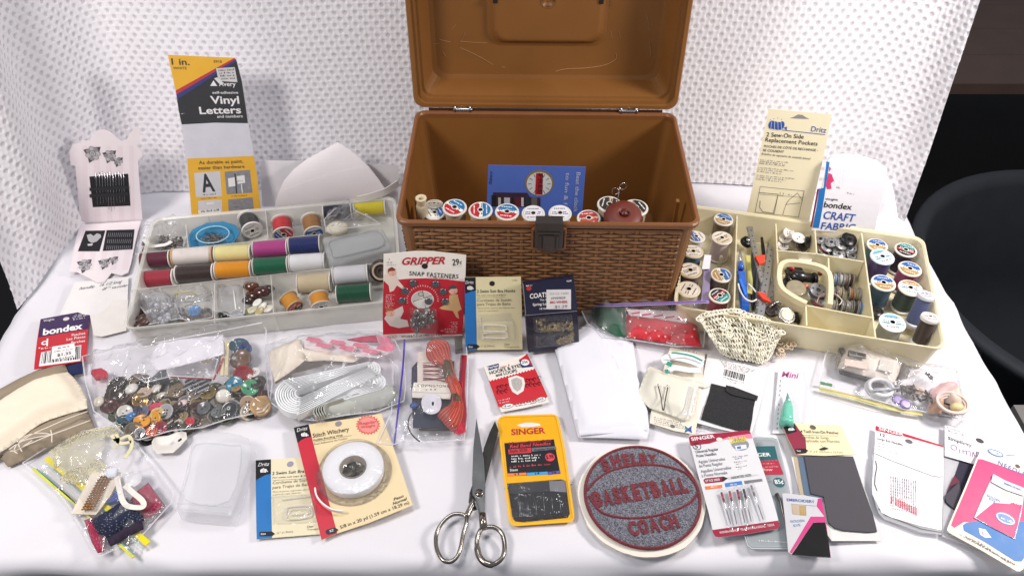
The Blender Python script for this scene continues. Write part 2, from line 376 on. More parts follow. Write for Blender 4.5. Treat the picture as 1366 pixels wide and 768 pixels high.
for k in range(5):
    b = MB(); b.box((1.85, 1.90 + k * .15, -.32), (2.0, .149, .03), WD); t.part('plank', b)
for x in (1.0, 2.7):
    b = MB(); b.box((x, 2.2, -.545), (.06, .6, .41), WD); t.part('leg', b)
t = Thing('storage_bin', 'grey plastic storage bin with white lid edge beside the table', 'bin', (.905, .635, -.75))
GB = mt('6d6a68', .5, var=.08); b = MB(); b.box((.905, .635, -.44), (.20, .28, .30), GB); t.part('bin_body', b)
b = MB(); b.box((.905, .635, -.28), (.214, .294, .022), mt('8b8884', .45)); t.part('lid', b)
b = MB(); b.tube([(.84, .52, -.258), (.84, .74, -.258)], .009, mt('d8d6d2', .4)); t.part('rail', b)

t = Thing('folding_table', 'folding table hidden under the white cloth', 'table', (-.03, .65, -.75))
b = MB(); b.box((-.034, .652, -.036), (1.19, .50, .04), mt('cfcdc8', .6)); t.part('tabletop', b)
for x in (-.55, .48):
    for y in (.46, .84):
        b = MB(); b.tube([(x, y, -.75), (x, y, -.05)], .012, DULLMETAL); t.part('leg', b)

CLOTH = mt('e3e1e6', .62, var=.02, scale=8, bump=.12, bscale=900, sheen=.25, name='white_tablecloth')
def cloth():
    X0, X1, Y0, Y1 = -.641, .577, .3955, .995; r = .018; dr = .22
    xs = [X0 - dr + i * .03 for i in range(7)] + [X0 + (X1 - X0) * i / 200 for i in range(201)] + [X1 + .02 + i * .033 for i in range(7)]
    xs = sorted(xs + [X0 - .012, X0 - .025, X1 + .007, X1 + .014]); ys = sorted([Y0 - .008, Y0 - .016, Y0 - .024, Y0 - .033, Y0 - .042] + [Y0 + (Y1 + .08 - Y0) * i / 130 for i in range(131)])
    def bend(d):                               # distance past the edge -> (outward, down)
        if d <= 0: return 0, 0
        a = min(d / r, math.pi / 2); e = max(0, d - r * math.pi / 2); return r * math.sin(a) + e * .05, r * (1 - math.cos(a)) + e
    vs = []
    for y in ys:
        for x in xs:
            dx = bend(X0 - x) if x < X0 else bend(x - X1); dy = bend(Y0 - y)
            px = (X0 - dx[0]) if x < X0 else (X1 + dx[0]) if x > X1 else x; py = Y0 - dy[0] if y < Y0 else y
            z = -max(dx[1], dy[1]) if (dx[1] and dy[1]) else -(dx[1] + dy[1])
            n1 = NZ.noise(V((x * 3.1, y * 4.3, 2))); n2 = 1 - abs(NZ.noise(V((x * 5 + y * 3, y * 5 - x * 2, 7)))) * 4; n3 = NZ.noise(V((x * 19, y * 22, 1)))
            lf = max(0, min(1, (-.30 - x) * 4)); 
            cr = 1 - abs(NZ.noise(V((x * 4 + y * 9, x * 2.2 - y * .6, 11)))) * 5
            front = max(0, 1 - (y - Y0) / .07) if y > Y0 else 1
            wob = n1 * .0030 + max(0, n2) * .0036 + n3 * .0006 + max(0, cr) * .0045 * (lf * .7 + .4) + front * .0035 * NZ.noise(V((x * 16, y * 9, 4)))
            if z < -.02: wob2 = .010 * NZ.noise(V((x * 9, y * 9, 3))); py += wob2 if dy[1] else 0; px += wob2 if dx[1] else 0
            vs.append((px, py, z - .0062 + min(wob, .0060)))
    nx = len(xs); b = MB(); b.add(vs, [(j * nx + i, j * nx + i + 1, (j + 1) * nx + i + 1, (j + 1) * nx + i) for j in range(len(ys) - 1) for i in range(nx - 1)], CLOTH, True)
    o = b.build('tablecloth'); o['label'] = 'white tablecloth spread over the whole table'; o['category'] = 'tablecloth'
cloth()

def backdrop():
    import numpy as np
    ctrl = [(-.652, .735), (-.645, .78), (-.641, .832), (-.628, .897), (-.596, .955), (-.555, .985), (-.48, .990), (-.25, 1.0), (0, 1.015), (.3, 1.01), (.46, .985), (.545, .950), (.580, .915)]
    pth = smoothpath([(x, y, 0) for x, y in ctrl], 10); d = [0]
    for i in range(1, len(pth)): d.append(d[-1] + (pth[i] - pth[i - 1]).length)
    st = .0013; L = d[-1]; nu = int(L / st); HT = .62; nv = int(HT / st)
    U = np.linspace(0, L, nu); px = np.interp(U, d, [p.x for p in pth]); py = np.interp(U, d, [p.y for p in pth])
    tx = np.gradient(px); ty = np.gradient(py); k = np.ones(31) / 31
    for _ in (0, 1): tx = np.convolve(np.pad(tx, 15, 'edge'), k, 'valid'); ty = np.convolve(np.pad(ty, 15, 'edge'), k, 'valid')
    l = np.hypot(tx, ty); nx_ = -ty / l; ny_ = tx / l              # pointing away from the table
    Vv = np.linspace(0, HT, nv); UU, VV = np.meshgrid(U, Vv)
    lean = .27 + .10 * np.clip(1 - U / .3, 0, 1); 
    out = 0 * VV
    lowf = np.array([[NZ.noise(V((u * 4, v * 1.6, 1))) for u in U[::12]] for v in Vv[::12]])
    from numpy import interp
    lf = np.array([interp(U, U[::12], row) for row in lowf]); lf = np.array([interp(Vv, Vv[::12], lf[:, j]) for j in range(nu)]).T
    fold = .016 * lf * np.clip(VV / .1, .15, 1)
    sp = np.clip(1 - UU / .34, 0, 1); fold += .013 * np.sin(UU * 46 + VV * 7) * sp * np.clip(VV / .06, 0, 1)
    shift = VV * .10 * np.clip(1 - U / .2, 0, 1)[None, :]
    a, bb = .0145, .0079; wu = UU + .004 * np.sin(VV * 21 + UU * 5); wv = VV + .003 * np.sin(UU * 17)
    row = np.floor(wv / bb); fv = wv / bb - row - .5; off = (row % 2) * .5; fu = (wu / a + off) - np.floor(wu / a + off) - .5
    rr = np.sqrt((fu * a / .0031) ** 2 + (fv * bb / .0036) ** 2)
    dim = np.clip(1 - rr, -.6, 1); dep = -.0008 * np.tanh((1.0 - rr) * 5)
    rib = .0005 * np.cos(2 * np.pi * wu / a * 1 + np.pi * row)
    disp = out + fold - dep + rib
    X = px[None, :] + nx_[None, :] * disp + .07 * VV * np.clip(UU / L * 4 - 3, 0, 1); Y = py[None, :] + ny_[None, :] * disp + lean[None, :] * VV; Z = VV - .002 + 0 * X
    co = np.stack([X, Y, Z], -1).reshape(-1, 3).astype('f4'); idx = np.arange(nu * nv).reshape(nv, nu)
    q = np.stack([idx[:-1, :-1], idx[:-1, 1:], idx[1:, 1:], idx[1:, :-1]], -1).reshape(-1, 4).astype('i4')
    me = bpy.data.meshes.new('fabric_backdrop'); me.vertices.add(len(co)); me.vertices.foreach_set('co', co.ravel()); me.loops.add(q.size); me.loops.foreach_set('vertex_index', q.ravel())
    me.polygons.add(len(q)); me.polygons.foreach_set('loop_start', np.arange(len(q)) * 4); me.polygons.foreach_set('loop_total', np.full(len(q), 4))
    me.materials.append(mt('e9e7ea', .75, var=.02, scale=20, bump=.15, bscale=1500, sheen=.3, name='white_spacer_fabric')); me.materials.append(mt('cfccd1', .8, var=.05, scale=300, name='shaded_netting'))  # grey dimple faces: see-through netting, with the holes' shade put into the colour
    r4 = (rr[:-1, :-1] + rr[1:, 1:]) / 2; mi = (r4 < .86).astype('i4').ravel()
    me.update(calc_edges=True); me.polygons.foreach_set('material_index', mi); me.polygons.foreach_set('use_smooth', np.ones(len(q), bool)); me.update()
    o = bpy.data.objects.new('fabric_backdrop', me); COL.objects.link(o)
    o['label'] = 'white honeycomb fabric hung upright behind the sewing box and trays'; o['category'] = 'fabric backdrop'; o['kind'] = 'structure'
backdrop()

# ------------------------------------------------------------------ the wicker pattern sewing box
BROWN = mt('87592a', .42, var=.16, scale=9, bump=.06, bscale=300, name='caramel_plastic'); BROWN2 = mt('8c6038', .45, var=.14, scale=40, bump=.1, name='caramel_weave')
GROOVE = mt('371c10', .6, var=.25, scale=50, name='weave_groove'); EDGE = mt('80502a', .4, var=.1, scale=30, name='caramel_rim')
a1 = R(-1.0); BX = V((math.cos(a1), math.sin(a1), 0)); BY = V((-math.sin(a1), math.cos(a1), 0)); BZ = V((0, 0, 1)); BO = V((-.1325, .717, 0)); BWID, BDEP, BH = .3475, .232, .165
box = Thing('sewing_box', 'brown wicker pattern plastic sewing box with its lid open', 'sewing box', BO, (BX, BY, BZ))
def rrect(x0, x1, y0, y1, r, n=5):
    o = []
    for cx, cy, a in ((x1 - r, y0 + r, -90), (x1 - r, y1 - r, 0), (x0 + r, y1 - r, 90), (x0 + r, y0 + r, 180)):
        for k in range(n + 1): t = R(a + 90 * k / n); o.append((cx + r * math.cos(t), cy + r * math.sin(t)))
    return o
def rings(b, spec, m, close0=True, close1=True, smooth=False):   # spec: list of (outline pts 2D, w) ; f maps -> 3D
    n = len(spec[0][0]); vs = [p for ring, f in spec for p in [f(q) for q in ring]]
    fs = [(i * n + k, i * n + (k + 1) % n, (i + 1) * n + (k + 1) % n, (i + 1) * n + k) for i in range(len(spec) - 1) for k in range(n)]
    if close0: fs.append(tuple(range(n))[::-1])
    if close1: fs.append(tuple((len(spec) - 1) * n + k for k in range(n)))
    b.add(vs, fs, m, smooth)
def lev(z): return lambda q: (q[0], q[1], z)
b = MB(); sp = []
for z, i, r in ((0, .013, .014), (.003, .010, .014), (.157, .0015, .012)): sp.append((rrect(i, BWID - i, i, BDEP - i, r), lev(z)))
rings(b, sp + [(rrect(.003, BWID - .003, .003, BDEP - .003, .010), lev(.157)), (rrect(.0125, BWID - .0125, .0125, BDEP - .0125, .010), lev(.004))], BROWN)
box.part('body', b, world=False)
b = MB(); rings(b, [(rrect(i, BWID - i, i, BDEP - i, r), lev(z)) for z, i, r in ((.1572, .0005, .012), (.158, -.0025, .014), (.1635, -.0030, .014), (.165, -.0015, .013), (.165, .0015, .012), (.1625, .0030, .011), (.1572, .0032, .011))] , EDGE, False, False); box.part('rim', b, world=False)
b = MB(); b.box((.0155, .055, .085), (.004, .006, .14), BROWN); b.box((BWID - .0155, .055, .085), (.004, .006, .14), BROWN); box.part('inner_rib', b, world=False)
b = MB(); b.box((BWID / 2, .044, .052), (BWID - .028, .060, .096), mt('4b2c15', .6, var=.1)); box.part('inner_step', b, world=False)
def wicker(o, X, U, N, w, h, name='wicker_panel'):
    b = MB(); P = lambda x, y, z: o + X * x + U * y + N * z
    b.add([P(0, 0, .0004), P(w, 0, .0004), P(w, h, .0004), P(0, h, .0004)], [(0, 1, 2, 3)], GROOVE)
    for q in ((0, 0, w, .0022), (0, h - .002, w, h), (0, 0, .0022, h), (w - .0022, 0, w, h)):
        b.add([P(q[0], q[1], .0012), P(q[2], q[1], .0012), P(q[2], q[3], .0012), P(q[0], q[3], .0012)], [(0, 1, 2, 3)], BROWN2)
    nc = int(w / .0149); s = w / nc; nr = int((h - .004) / .0052); rh = (h - .004) / nr
    for j in range(nr):
        cy = .002 + (j + .5) * rh
        for k in range(-1, nc + 1):
            cx = (k + .5) * s
            if (k + j) % 2 == 0:
                L = s * .88; hw = rh * .40 * (1 + rnd.uniform(-.08, .08)); vs = []; dz = rnd.uniform(-.0002, .0002); dy = rnd.uniform(-.0003, .0003)
                for i in range(9):
                    u = -1 + i / 4; x = max(0.001, min(w - .001, cx + u * L)); ww = hw * (.30 + .70 * math.sqrt(max(0, 1 - abs(u) ** 2.4)))
                    for v in (-1, -.55, 0, .55, 1): vs.append(P(x, cy + dy + ww * v, .0004 + dz + .0024 * max(.12, (1 - u * u)) * (1 - abs(v) ** 2.5)))
                b.add(vs, [(i * 5 + c, i * 5 + c + 1, i * 5 + c + 6, i * 5 + c + 5)[::-1] for i in range(8) for c in range(4)], BROWN2, True)
            elif 0 <= k < nc:
                vs = [P(cx + dx * .0022, cy + dyy * rh * .42, .0004 + zz) for dx, dyy, zz in ((-1, -1, 0), (1, -1, 0), (1, 1, 0), (-1, 1, 0), (-.6, -.6, .0011), (.6, -.6, .0011), (.6, .6, .0011), (-.6, .6, .0011))]
                b.add(vs, [(4, 5, 6, 7), (0, 1, 5, 4), (1, 2, 6, 5), (2, 3, 7, 6), (3, 0, 4, 7)], BROWN2)
    box.part(name, b, world=False)
tl = .0095 / .157
wicker(V((.0165, .0096, .005)), V((1, 0, 0)), V((0, -tl * .9, 1)).normalized(), V((0, -1, -tl * .9)).normalized(), BWID - .033, .149)
wicker(V((BWID - .0096, .018, .005)), V((0, 1, 0)), V((tl * .9, 0, 1)).normalized(), V((1, 0, -tl * .9)).normalized(), BDEP - .036, .149)
wicker(V((.0096, BDEP - .018, .005)), V((0, -1, 0)), V((-tl * .9, 0, 1)).normalized(), V((-1, 0, -tl * .9)).normalized(), BDEP - .036, .149)
# lid: a shallow shell standing upright on the hinges, leaning back a little
LO = V((0, BDEP + .004, .1672)); ln = R(3.5); LU = V((0, math.sin(ln), math.cos(ln))); LN = V((0, -math.cos(ln), math.sin(ln)))   # LN faces the viewer
LW, LHt = BWID + .010, .238
def lp(x, z, d): return LO + V((1, 0, 0)) * (x - .005) + LU * z - LN * d      # d = depth away from the viewer
b = MB(); RR = lambda i, r=.014: rrect(i, LW - i, i, LHt - i, r)
spec = [(RR(.006), .0), (RR(.0015), .0), (RR(0), .002), (RR(0), .005), (RR(.003), .006), (RR(.012), .045), (RR(.014), .047)]
rings(b, [(r, (lambda d: lambda q: tuple(lp(q[0], q[1], d)))(d)) for r, d in spec], BROWN, False, True)
spec = [(RR(.006), .0), (RR(.0065), .004), (RR(.011), .0045), (RR(.0115), .010), (RR(.0145), .0105), (RR(.024, .016), .040), (RR(.030, .016), .0415)]
rings(b, [(r, (lambda d: lambda q: tuple(lp(q[0], q[1], d)))(d)) for r, d in spec[::-1]], BROWN, True, False); ol = box.part('lid', b, world=False)
b = MB(); bx0, bx1, bz0, bz1 = .110, .248, .082, .20
pr = [(rrect(bx0 - e, bx1 + e, bz0 - e, bz1 + e, .018), d) for e, d in ((.010, .0412), (.006, .040), (.001, .0345), (-.001, .0335), (-.003, .0332))]
rings(b, [(r, (lambda d: lambda q: tuple(lp(q[0], q[1], d)))(d)) for r, d in pr], BROWN, False, True)
b.lathe([(.0095, 0), (.0095, .0005), (.0087, .0005), (.0087, 0)], lp((bx0 + bx1) / 2 , .1355, .0331), LN, BROWN, 24)
b.ball(lp((bx0 + bx1) / 2, .1355, .0330), .0009, EDGE, 8)
box.part('handle_recess', b, ol, world=False)
b = MB()
for x in (bx0 + .001, bx1 - .001): b.box(lp(x, .136, .033), (.006, .002, .007), mt('1d1109', .8), (V((1, 0, 0)), LN, LU)); b.box(lp(x + (.003 if x < .2 else -.003), .141, .0325), (.004, .0025, .004), EDGE, (V((1, 0, 0)), LN, LU))
box.part('clip', b, ol, world=False)
SCR = mt('c9a277', .7, var=0, name='scratch'); b = MB(); view('A3')
def lidpt(x, y, d):
    dr = box.inv.to_3x3() @ ray(x, y); o = box.inv @ CAM; q = LO - LN * d; t = (q - o).dot(LN) / dr.dot(LN); return o + dr * t
for pts, w in (([(735, 303), (780, 293), (850, 290), (930, 280), (975, 262), (993, 245), (990, 225)], .0008), ([(1118, 65), (1128, 90), (1133, 130)], .0008), ([(1130, 165), (1136, 200), (1138, 238)], .0008),
    ([(240, 165), (255, 172), (290, 178)], .0005), ([(330, 175), (380, 180), (445, 183)], .0004), ([(352, 138), (335, 180)], .0005), ([(330, 203), (400, 235), (470, 275)], .0004), ([(255, 218), (268, 240)], .0004), ([(200, 190), (240, 185)], .0003), ([(312, 105), (296, 125)], .0003), ([(1003, 130), (1010, 165)], .0003), ([(148, 60), (155, 85), (165, 105)], .0004), ([(968, 130), (975, 160)], .0003), ([(505, 285), (520, 286)], .0005)):
    b.tube(smoothpath([lidpt(x, y, .0410) for x, y in pts], 4), 0, SCR, flat=(w, .0002))
box.part('scratch', b, ol, world=False)
b = MB(); b.box((BWID / 2, BDEP + .0035, .1655), (BWID - .03, .0030, .0034), GROOVE); box.part('gap_strip', b, world=False)  # dark filler strip closing the gap between lid and rim
for hx in (.0615, .2865):
    b = MB(); c = V((hx, BDEP + .0015, .1665))
    b.lathe([(.0028, -.010), (.0030, -.009), (.0030, .009), (.0028, .010)], c, (1, 0, 0), SILVER, 16)
    for s_ in (-1, 1): b.lathe([(.0022, -.0011), (.0062, -.0010), (.0062, .0010), (.0022, .0011)], c + V((s_ * .0102, 0, 0)), (1, 0, 0), SILVER, 16, sy=.6, ref=(0, 0, 1)); b.tube([c + V((s_ * .006, -.001, .001)), c + V((s_ * .0102, -.001, .001)), c + V((s_ * .013, -.001, .001))], .0012, SILVER)
    b.tube([c + V((-.001, -.003, .004)), c + V((-.001, -.004, .009))], .0006, DULLMETAL)
    box.part('hinge', b, world=False)
b = MB(); LT = mt('35312e', .38, var=.1, scale=80, name='dark_latch'); lx = .1755
vs = rrect(lx - .0165, lx + .0165, .130, .1705, .003)
rings(b, [(vs, lambda q: (q[0], -.0030, q[1])), (vs, lambda q: (q[0], -.0075, q[1])), (rrect(lx - .0155, lx + .0155, .131, .1695, .0028), lambda q: (q[0], -.0085, q[1]))], LT)
b.box((lx, -.0093, .1555), (.026, .0016, .0022), LT); b.box((lx, -.0098, .141), (.013, .0022, .0230), LT); b.box((lx - .010, -.0090, .1405), (.0025, .0014, .022), LT); b.box((lx + .010, -.0090, .1405), (.0025, .0014, .022), LT)
b.box((lx, -.0012, .168), (.031, .012, .004), LT)
box.part('latch', b, world=False)
b = MB(); fr = rrect(lx - .0205, lx + .0205, .127, .160, .004); rings(b, [(fr, lambda q: (q[0], .002, q[1])), (fr, lambda q: (q[0], -.0060, q[1])), (rrect(lx - .0180, lx + .0180, .1295, .158, .003), lambda q: (q[0], -.0060, q[1])), (rrect(lx - .0180, lx + .0180, .1295, .158, .003), lambda q: (q[0], -.002, q[1]))], EDGE)
box.part('latch_bracket', b, world=False)

# ------------------------------------------------------------------ spools
def strips(b, c, X, Y, N, r, cols, ang, m0, lift=.0002, hole=.16, n=28):
    """disc printed in parallel bands; cols = [(from, colour), ...] with from in -1..1"""
    ca, sa = math.cos(R(ang)), math.sin(R(ang)); U = X * ca + Y * sa; W_ = Y * ca - X * sa
    for i, (y0, col) in enumerate(cols):
        y1 = cols[i + 1][0] if i + 1 < len(cols) else 1; pts = []
        t0, t1 = math.asin(max(-1, y0)), math.asin(min(1, y1)); m = 8
        for k in range(m + 1): t = t0 + (t1 - t0) * k / m; pts.append(c + U * (r * math.cos(t)) + W_ * (r * math.sin(t)) + N * lift)
        for k in range(m + 1): t = t1 + (t0 - t1) * k / m; pts.append(c - U * (r * math.cos(t)) + W_ * (r * math.sin(t)) + N * lift)
        b.add(pts, [tuple(range(len(pts)))], mt(col, .4, var=.03))
def spool(label, c, axis, r, h, col, bands=None, ang=0, rim='e8e3da', tr=.86, name='thread_spool', group=None, hole=.2, rimh=.07, fine=True, ink='2a2a35', cat='thread spool', ref=None, rough=.35):
    a = V(axis).normalized(); X = (V(ref) if ref is not None else V((1, 0, 0))); X = (X - a * X.dot(a)).normalized(); Y = a.cross(X)
    t = Thing(name, label, cat, c, (X, Y, a), group); z0 = V((0, 0, 0)); Zz = V((0, 0, 1)); k = h * rimh; cm = mt(rim, rough, var=.05, scale=90)
    b = MB(); b.lathe([(r * .9, 0), (r, k * .3), (r, k * .8), (r * .95, k), (r * .4, k * 1.2), (r * .4, h - k * 1.2), (r * .95, h - k), (r, h - k * .8), (r, h - k * .3), (r * .93, h), (r * .9, h - k * .05), (r * hole, h - k * .05), (r * hole, h - k * 2)], z0, Zz, cm)
    b.lathe([(r * hole * .98, h - k * 1.2), (0.00001, h - k * 1.2)], z0, Zz, mt('2b2522', .8)); t.part('spool_core', b, world=False)
    b = MB(); q = []; N = 14; rr = random.Random(int(r * 1e6) + int(abs(c[0]) * 1e5))
    for i in range(N + 1): u = i / N; q.append((r * tr * (1 - .05 * (abs(2 * u - 1) ** 6)) * (1 + rr.uniform(-.006, .006)), k + (h - 2 * k) * u))
    b.lathe([(r * .4, k * 1.1)] + q + [(r * .4, h - k * 1.1)], z0, Zz, thread(col), 28)
    # a few crossing strands over the wound body
    pts = [(r * tr * 1.012 * math.cos(s_ * .9 - 2.2), r * tr * 1.012 * math.sin(s_ * .9 - 2.2), k * 1.3 + (h - 2.6 * k) * (.15 + .12 * s_)) for s_ in [x * .25 for x in range(18)]]
    b.tube(pts, .00018, thread(col), 4); t.part('thread', b, world=False)
    if bands:
        b = MB(); strips(b, V((0, 0, h)), V((1, 0, 0)), V((0, 1, 0)), V((0, 0, 1)), r * .82, bands, ang, None)
        if fine:
            ik = mt(ink, .5, var=0); wi = mt('f0efea', .5, var=0); ca, sa = math.cos(R(ang)), math.sin(R(ang))
            for yy in (-.52, -.12, .08, .5):
                x = -.45 if abs(yy) > .3 else -.62
                while x < (.42 if abs(yy) > .3 else .6):
                    w = rr.uniform(.05, .13)
                    if x * x + yy * yy > .09:
                        cx, cy = (x * ca - yy * sa) * r, (x * sa + yy * ca) * r
                        dk = bands[max(i for i, bd in enumerate(bands) if bd[0] <= yy)][1]; lum = sum(lin(dk)[:3])
                        b.box((cx, cy, h + .0003), (w * r, .09 * r, .0002), wi if lum < .9 else ik, (V((ca, sa, 0)), V((-sa, ca, 0)), V((0, 0, 1))))
                    x += w + .05
        b.lathe([(r * .26, 0), (r * .26, .0005), (r * .19, .0005), (r * .18, -.001)], V((0, 0, h)), Zz, cm, 18); b.lathe([(r * .185, .0003), (0.00001, .0003)], V((0, 0, h)), Zz, mt('2b2522', .8), 18)
        t.part('end_label', b, world=False)
    return t
def spool_px(label, pa, pb, za, zb, r, col, **k):      # ends (centres) measured in the view; pb = the end that shows
    A = on(pa[0], pa[1], za); B = on(pb[0], pb[1], zb); return spool(label, A, B - A, r, (B - A).length, col, **k)
def spool_up(label, px, z0, h, r, col, tilt=(0, 0), **k):  # px = centre of the top
    ax = V((tilt[0], tilt[1], 1)).normalized(); T = on(px[0], px[1], z0 + h * ax.z); return spool(label, T - ax * h, ax, r, h, col, **k)
BLU = [(-1, '2c63a8'), (-.18, 'e8e2d4'), (.22, 'b08a4a')]; BLUW = [(-1, 'e9e9e9'), (-.3, '7fc0e0'), (-.1, 'f2f2f0'), (.55, '7fc0e0')]; RB = [(-1, 'b8232e'), (-.16, 'ece8dc'), (.2, '1f6ea0')]

# ---- things inside the box
ZS = .0985
view('C6')
def boxspool(label, px, r, bands, ang, col='b9a98c', v='C6', h=.046, tilt=(0, -.1), **k):
    view(v); return spool_up(label, px, ZS, h, r, col, tilt=tilt, bands=bands, ang=ang, rim='d9d5cc', group='labelled thread spools inside the sewing box', **k)
t = Thing('thread_tube', 'empty white thread tube standing in the corner of the sewing box', 'thread tube', on(205, 215, .158)); c = on(205, 218, .160); b = MB(); cm = mt('d8c9ab', .6)
b.lathe([(.0058, -.058), (.0060, -.03), (.0058, -.004), (.0068, -.002), (.0066, 0), (.0045, 0), (.0040, -.005), (.0040, -.05)], c, (0, 0, 1), cm); b.lathe([(.0062, -.010), (.0072, -.013), (.0070, -.055), (.0058, -.058)], c, (0, 0, 1), thread('cbbb9a')); t.part('tube_wall', b)
boxspool('spool with a plain blue and white end beside the white tube', (325, 345), .0130, [(-1, 'e7e2d8'), (-.25, 'e9e6dd'), (.2, '2a62a0')], -62, h=.038)
boxspool('spool with blue, white and red end sitting highest in the sewing box', (497, 300), .0150, RB, -38)
boxspool('spool with red and blue end half under clear wrap in the sewing box', (722, 324), .0148, RB, -88, h=.045)
boxspool('spool with blue top and red bottom on its end nearest the latch', (952, 338), .0148, RB, -8, h=.045)
boxspool('plain white ended spool just beside the latch on the booklet side', (1180, 352), .0142, [(-1, 'd6d4d8')], 0, col='c9c7cc', h=.043)
boxspool('plain white ended spool partly hidden behind the latch', (610, 420), .0142, [(-1, 'dad8dc')], 0, col='c9c7cc', v='C7', h=.044)
boxspool('low spool with a red and cream scrolled end beside the red tape', (828, 458), .0146, [(-1, 'b5403c'), (-.2, 'd9b59c'), (.1, 'a93a3a')], 8, v='C7', h=.038)
boxspool('dark ended spool with cream band at the back of the sewing box', (985, 352), .0152, [(-1, '3a3230'), (-.2, 'c9b999'), (.2, '3a3230')], -105, v='C7', h=.046, tilt=(0, -.05))
boxspool('spool with red, cream and black end beside the inner wall', (1182, 378), .0158, [(-1, '2d2826'), (-.25, 'cdbb9c'), (.1, 'a8383c')], 115, v='C7', h=.046, tilt=(0, -.05))
boxspool('cream thread spool lying low behind the plain blue ended one', (1320 - 1000, 268), .0110, [(-1, 'cfc4ae')], 0, v='C6', h=.040, tilt=(0, .2))
view('C7'); c = on(1100, 478, .144); c.y = max(c.y, .753); t = Thing('tape_roll', 'rust red round tape roll resting against the front rim', 'tape roll', c); b = MB()
b.lathe([(.023, -.016), (.024, -.004), (.020, .002), (.010, .0035), (.0062, .0035), (.006, -.002), (0.0001, -.002)], c, (0, -.25, 1), mt('6a2a1c', .5, var=.1)); t.part('case', b)
b = MB(); b.lathe([(.0042, -.002), (.0040, .0052), (0.0001, .0055)], c, (0, -.25, 1), mt('5c2218', .35)); t.part('button', b)
b = MB(); 
for q, s_ in (((1030, 262), 1), ((1088, 225), -1)):
    c = on(q[0], q[1], .170); b.tube([c + V((.0042 * math.cos(a * .6) * s_, .001 * a / 4, .0055 * math.sin(a * .6))) for a in range(11)], .0005, SILVER, 5)
    b.tube([c + V((.0042 * s_, 0, 0)), c + V((.004 * s_, .006, -.05))], .0005, SILVER, 5)
single('wire_loop', b, 'bent silver wire loops sticking up from the sewing box', 'wire')
# booklet
view('C7'); 
k = Card('booklet', 'blue booklet with a clock picture standing in the sewing box', 'booklet', (70, 330, .125), (780, 340, .125), lean=12)
k.poly('cover', [(65, 60), (805, 74), (776, 440), (50, 440)], mt('4d68b5', .35, var=.06, scale=20), 0, .0016, True)
view('C7'); GO = mt('8a7238', .4); k.disc('clock_print', (452, 195), 108, GO, 2, 36); k.disc('clock_print', (452, 200), 96, mt('c9c9c9', .4), 3, 36)
for i in range(12): a = R(30 * i); k.line('clock_print', (452 + 60 * math.sin(a), 200 - 58 * math.cos(a)), (452 + 86 * math.sin(a), 200 - 84 * math.cos(a)), 4, INK, 4)
k.poly('clock_print', [(428, 118), (480, 118), (476, 282), (420, 280)], mt('a3141c', .4), 5)
k.text('clock_print', 'FREE', (446, 128), (440, 275), -36, INK, 6, .02)
k.text('lettering', 'Beat the clock', (735, 112), (712, 415), -32, mt('aeb4cc', .4), 3, .015); k.text('lettering', 'to fun & f', (655, 115), (635, 360), -32, mt('aeb4cc', .4), 3, .015)
for i, x in enumerate((150, 168, 200, 220, 250, 272, 310)): k.fine('lettering', (x, 110), (x - 4, 230 - (i % 3) * 18), -9, mt('23305e', .5), 2, i)
k.text('lettering', 'fiskars', (90, 205), (96, 105), -22, mt('1a2348', .5), 3, .01, .3)
k.poly('photo_print', [(100, 265), (360, 268), (380, 300), (460, 305), (460, 380), (110, 370)], mt('3c2a38', .4, var=.3, scale=300), 2)
for i, (x, w, cc) in enumerate(((90, 36, '202024'), (140, 20, 'b8b4ac'), (185, 44, 'b9b9bd'), (240, 14, '1d1b20'), (268, 40, '64222c'), (315, 18, 'c2bfba'), (350, 26, '24343c'), (392, 44, '5d5a56'))): k.poly('photo_print', [(x, 285 + 18 * (i > 0)), (x + w, 287 + 18 * (i > 0)), (x + w, 372), (x, 370)], mt(cc, .4), 3)
k.done()
# ------------------------------------------------------------------ clear grey tray with thread and notions
def quad_axes(FL, FR, BLp):
    X = (FR - FL); X.z = 0; X.normalize(); Y = V((-X.y, X.x, 0)); return X, Y
view('O'); FL = on(170, 438, .035); FR = on(534, 400, .035); X, Y = quad_axes(FL, FR, 0); FL.z = 0; FL -= X * .005
TW, TD, TH = .340, .2135, .035
FROST = frosted('e4e2da', .52, .3); FROST2 = frosted('e8e6e0', .40, .25)
tray = Thing('organizer_tray', 'clear grey divided plastic tray full of thread spools', 'tray', FL, (X, Y, BZ))
def trayshell(t, w, d, h, m, fl=.004, th=.0018, r=.012):
    b = MB(); rings(b, [(rrect(i, w - i, i, d - i, rr), lev(z)) for z, i, rr in ((0, fl, r - .003), (.002, fl - .001, r - .002), (h - .004, .0015, r), (h - .003, -.001, r + .001), (h, -.001, r + .001), (h, .0010, r), (h - .002, .0030, r - .001), (.0022, fl + th, r - .004))], m); t.part('tray_shell', b, world=False)
trayshell(tray, TW, TD, TH, FROST)
def divider(t, v, pts, h, m, th=.0014, z0=.003, closed=False, name='divider', sub=0):
    view(v); b = MB(); P = [on(p[0], p[1], h - sub) for p in pts]; N = len(P)
    for i in range(N - 1):
        a, c = P[i], P[i + 1]; d = (c - a); d.z = 0; L = d.length; d.normalize(); n = V((-d.y, d.x, 0))
        b.box((a + c) / 2 + V((0, 0, (z0 - h) / 2 + 0)), (L + (th if 0 < i < N - 1 else 0), th, h - z0), m, (d, n, BZ))
    t.part(name, b)
divider(tray, 'A2', [(70, 343), (940, 252)], .033, FROST2); divider(tray, 'A2', [(52, 512), (985, 412)], .033, FROST2)
for q in ([(306, 208), (318, 312)], [(678, 140), (690, 272)], [(441, 478), (440, 668)], [(703, 446), (716, 628)], [(985, 412), (1215, 385)]): divider(tray, 'A2', q, .033, FROST2)
b = MB()                                       # short moulded notches along the walls
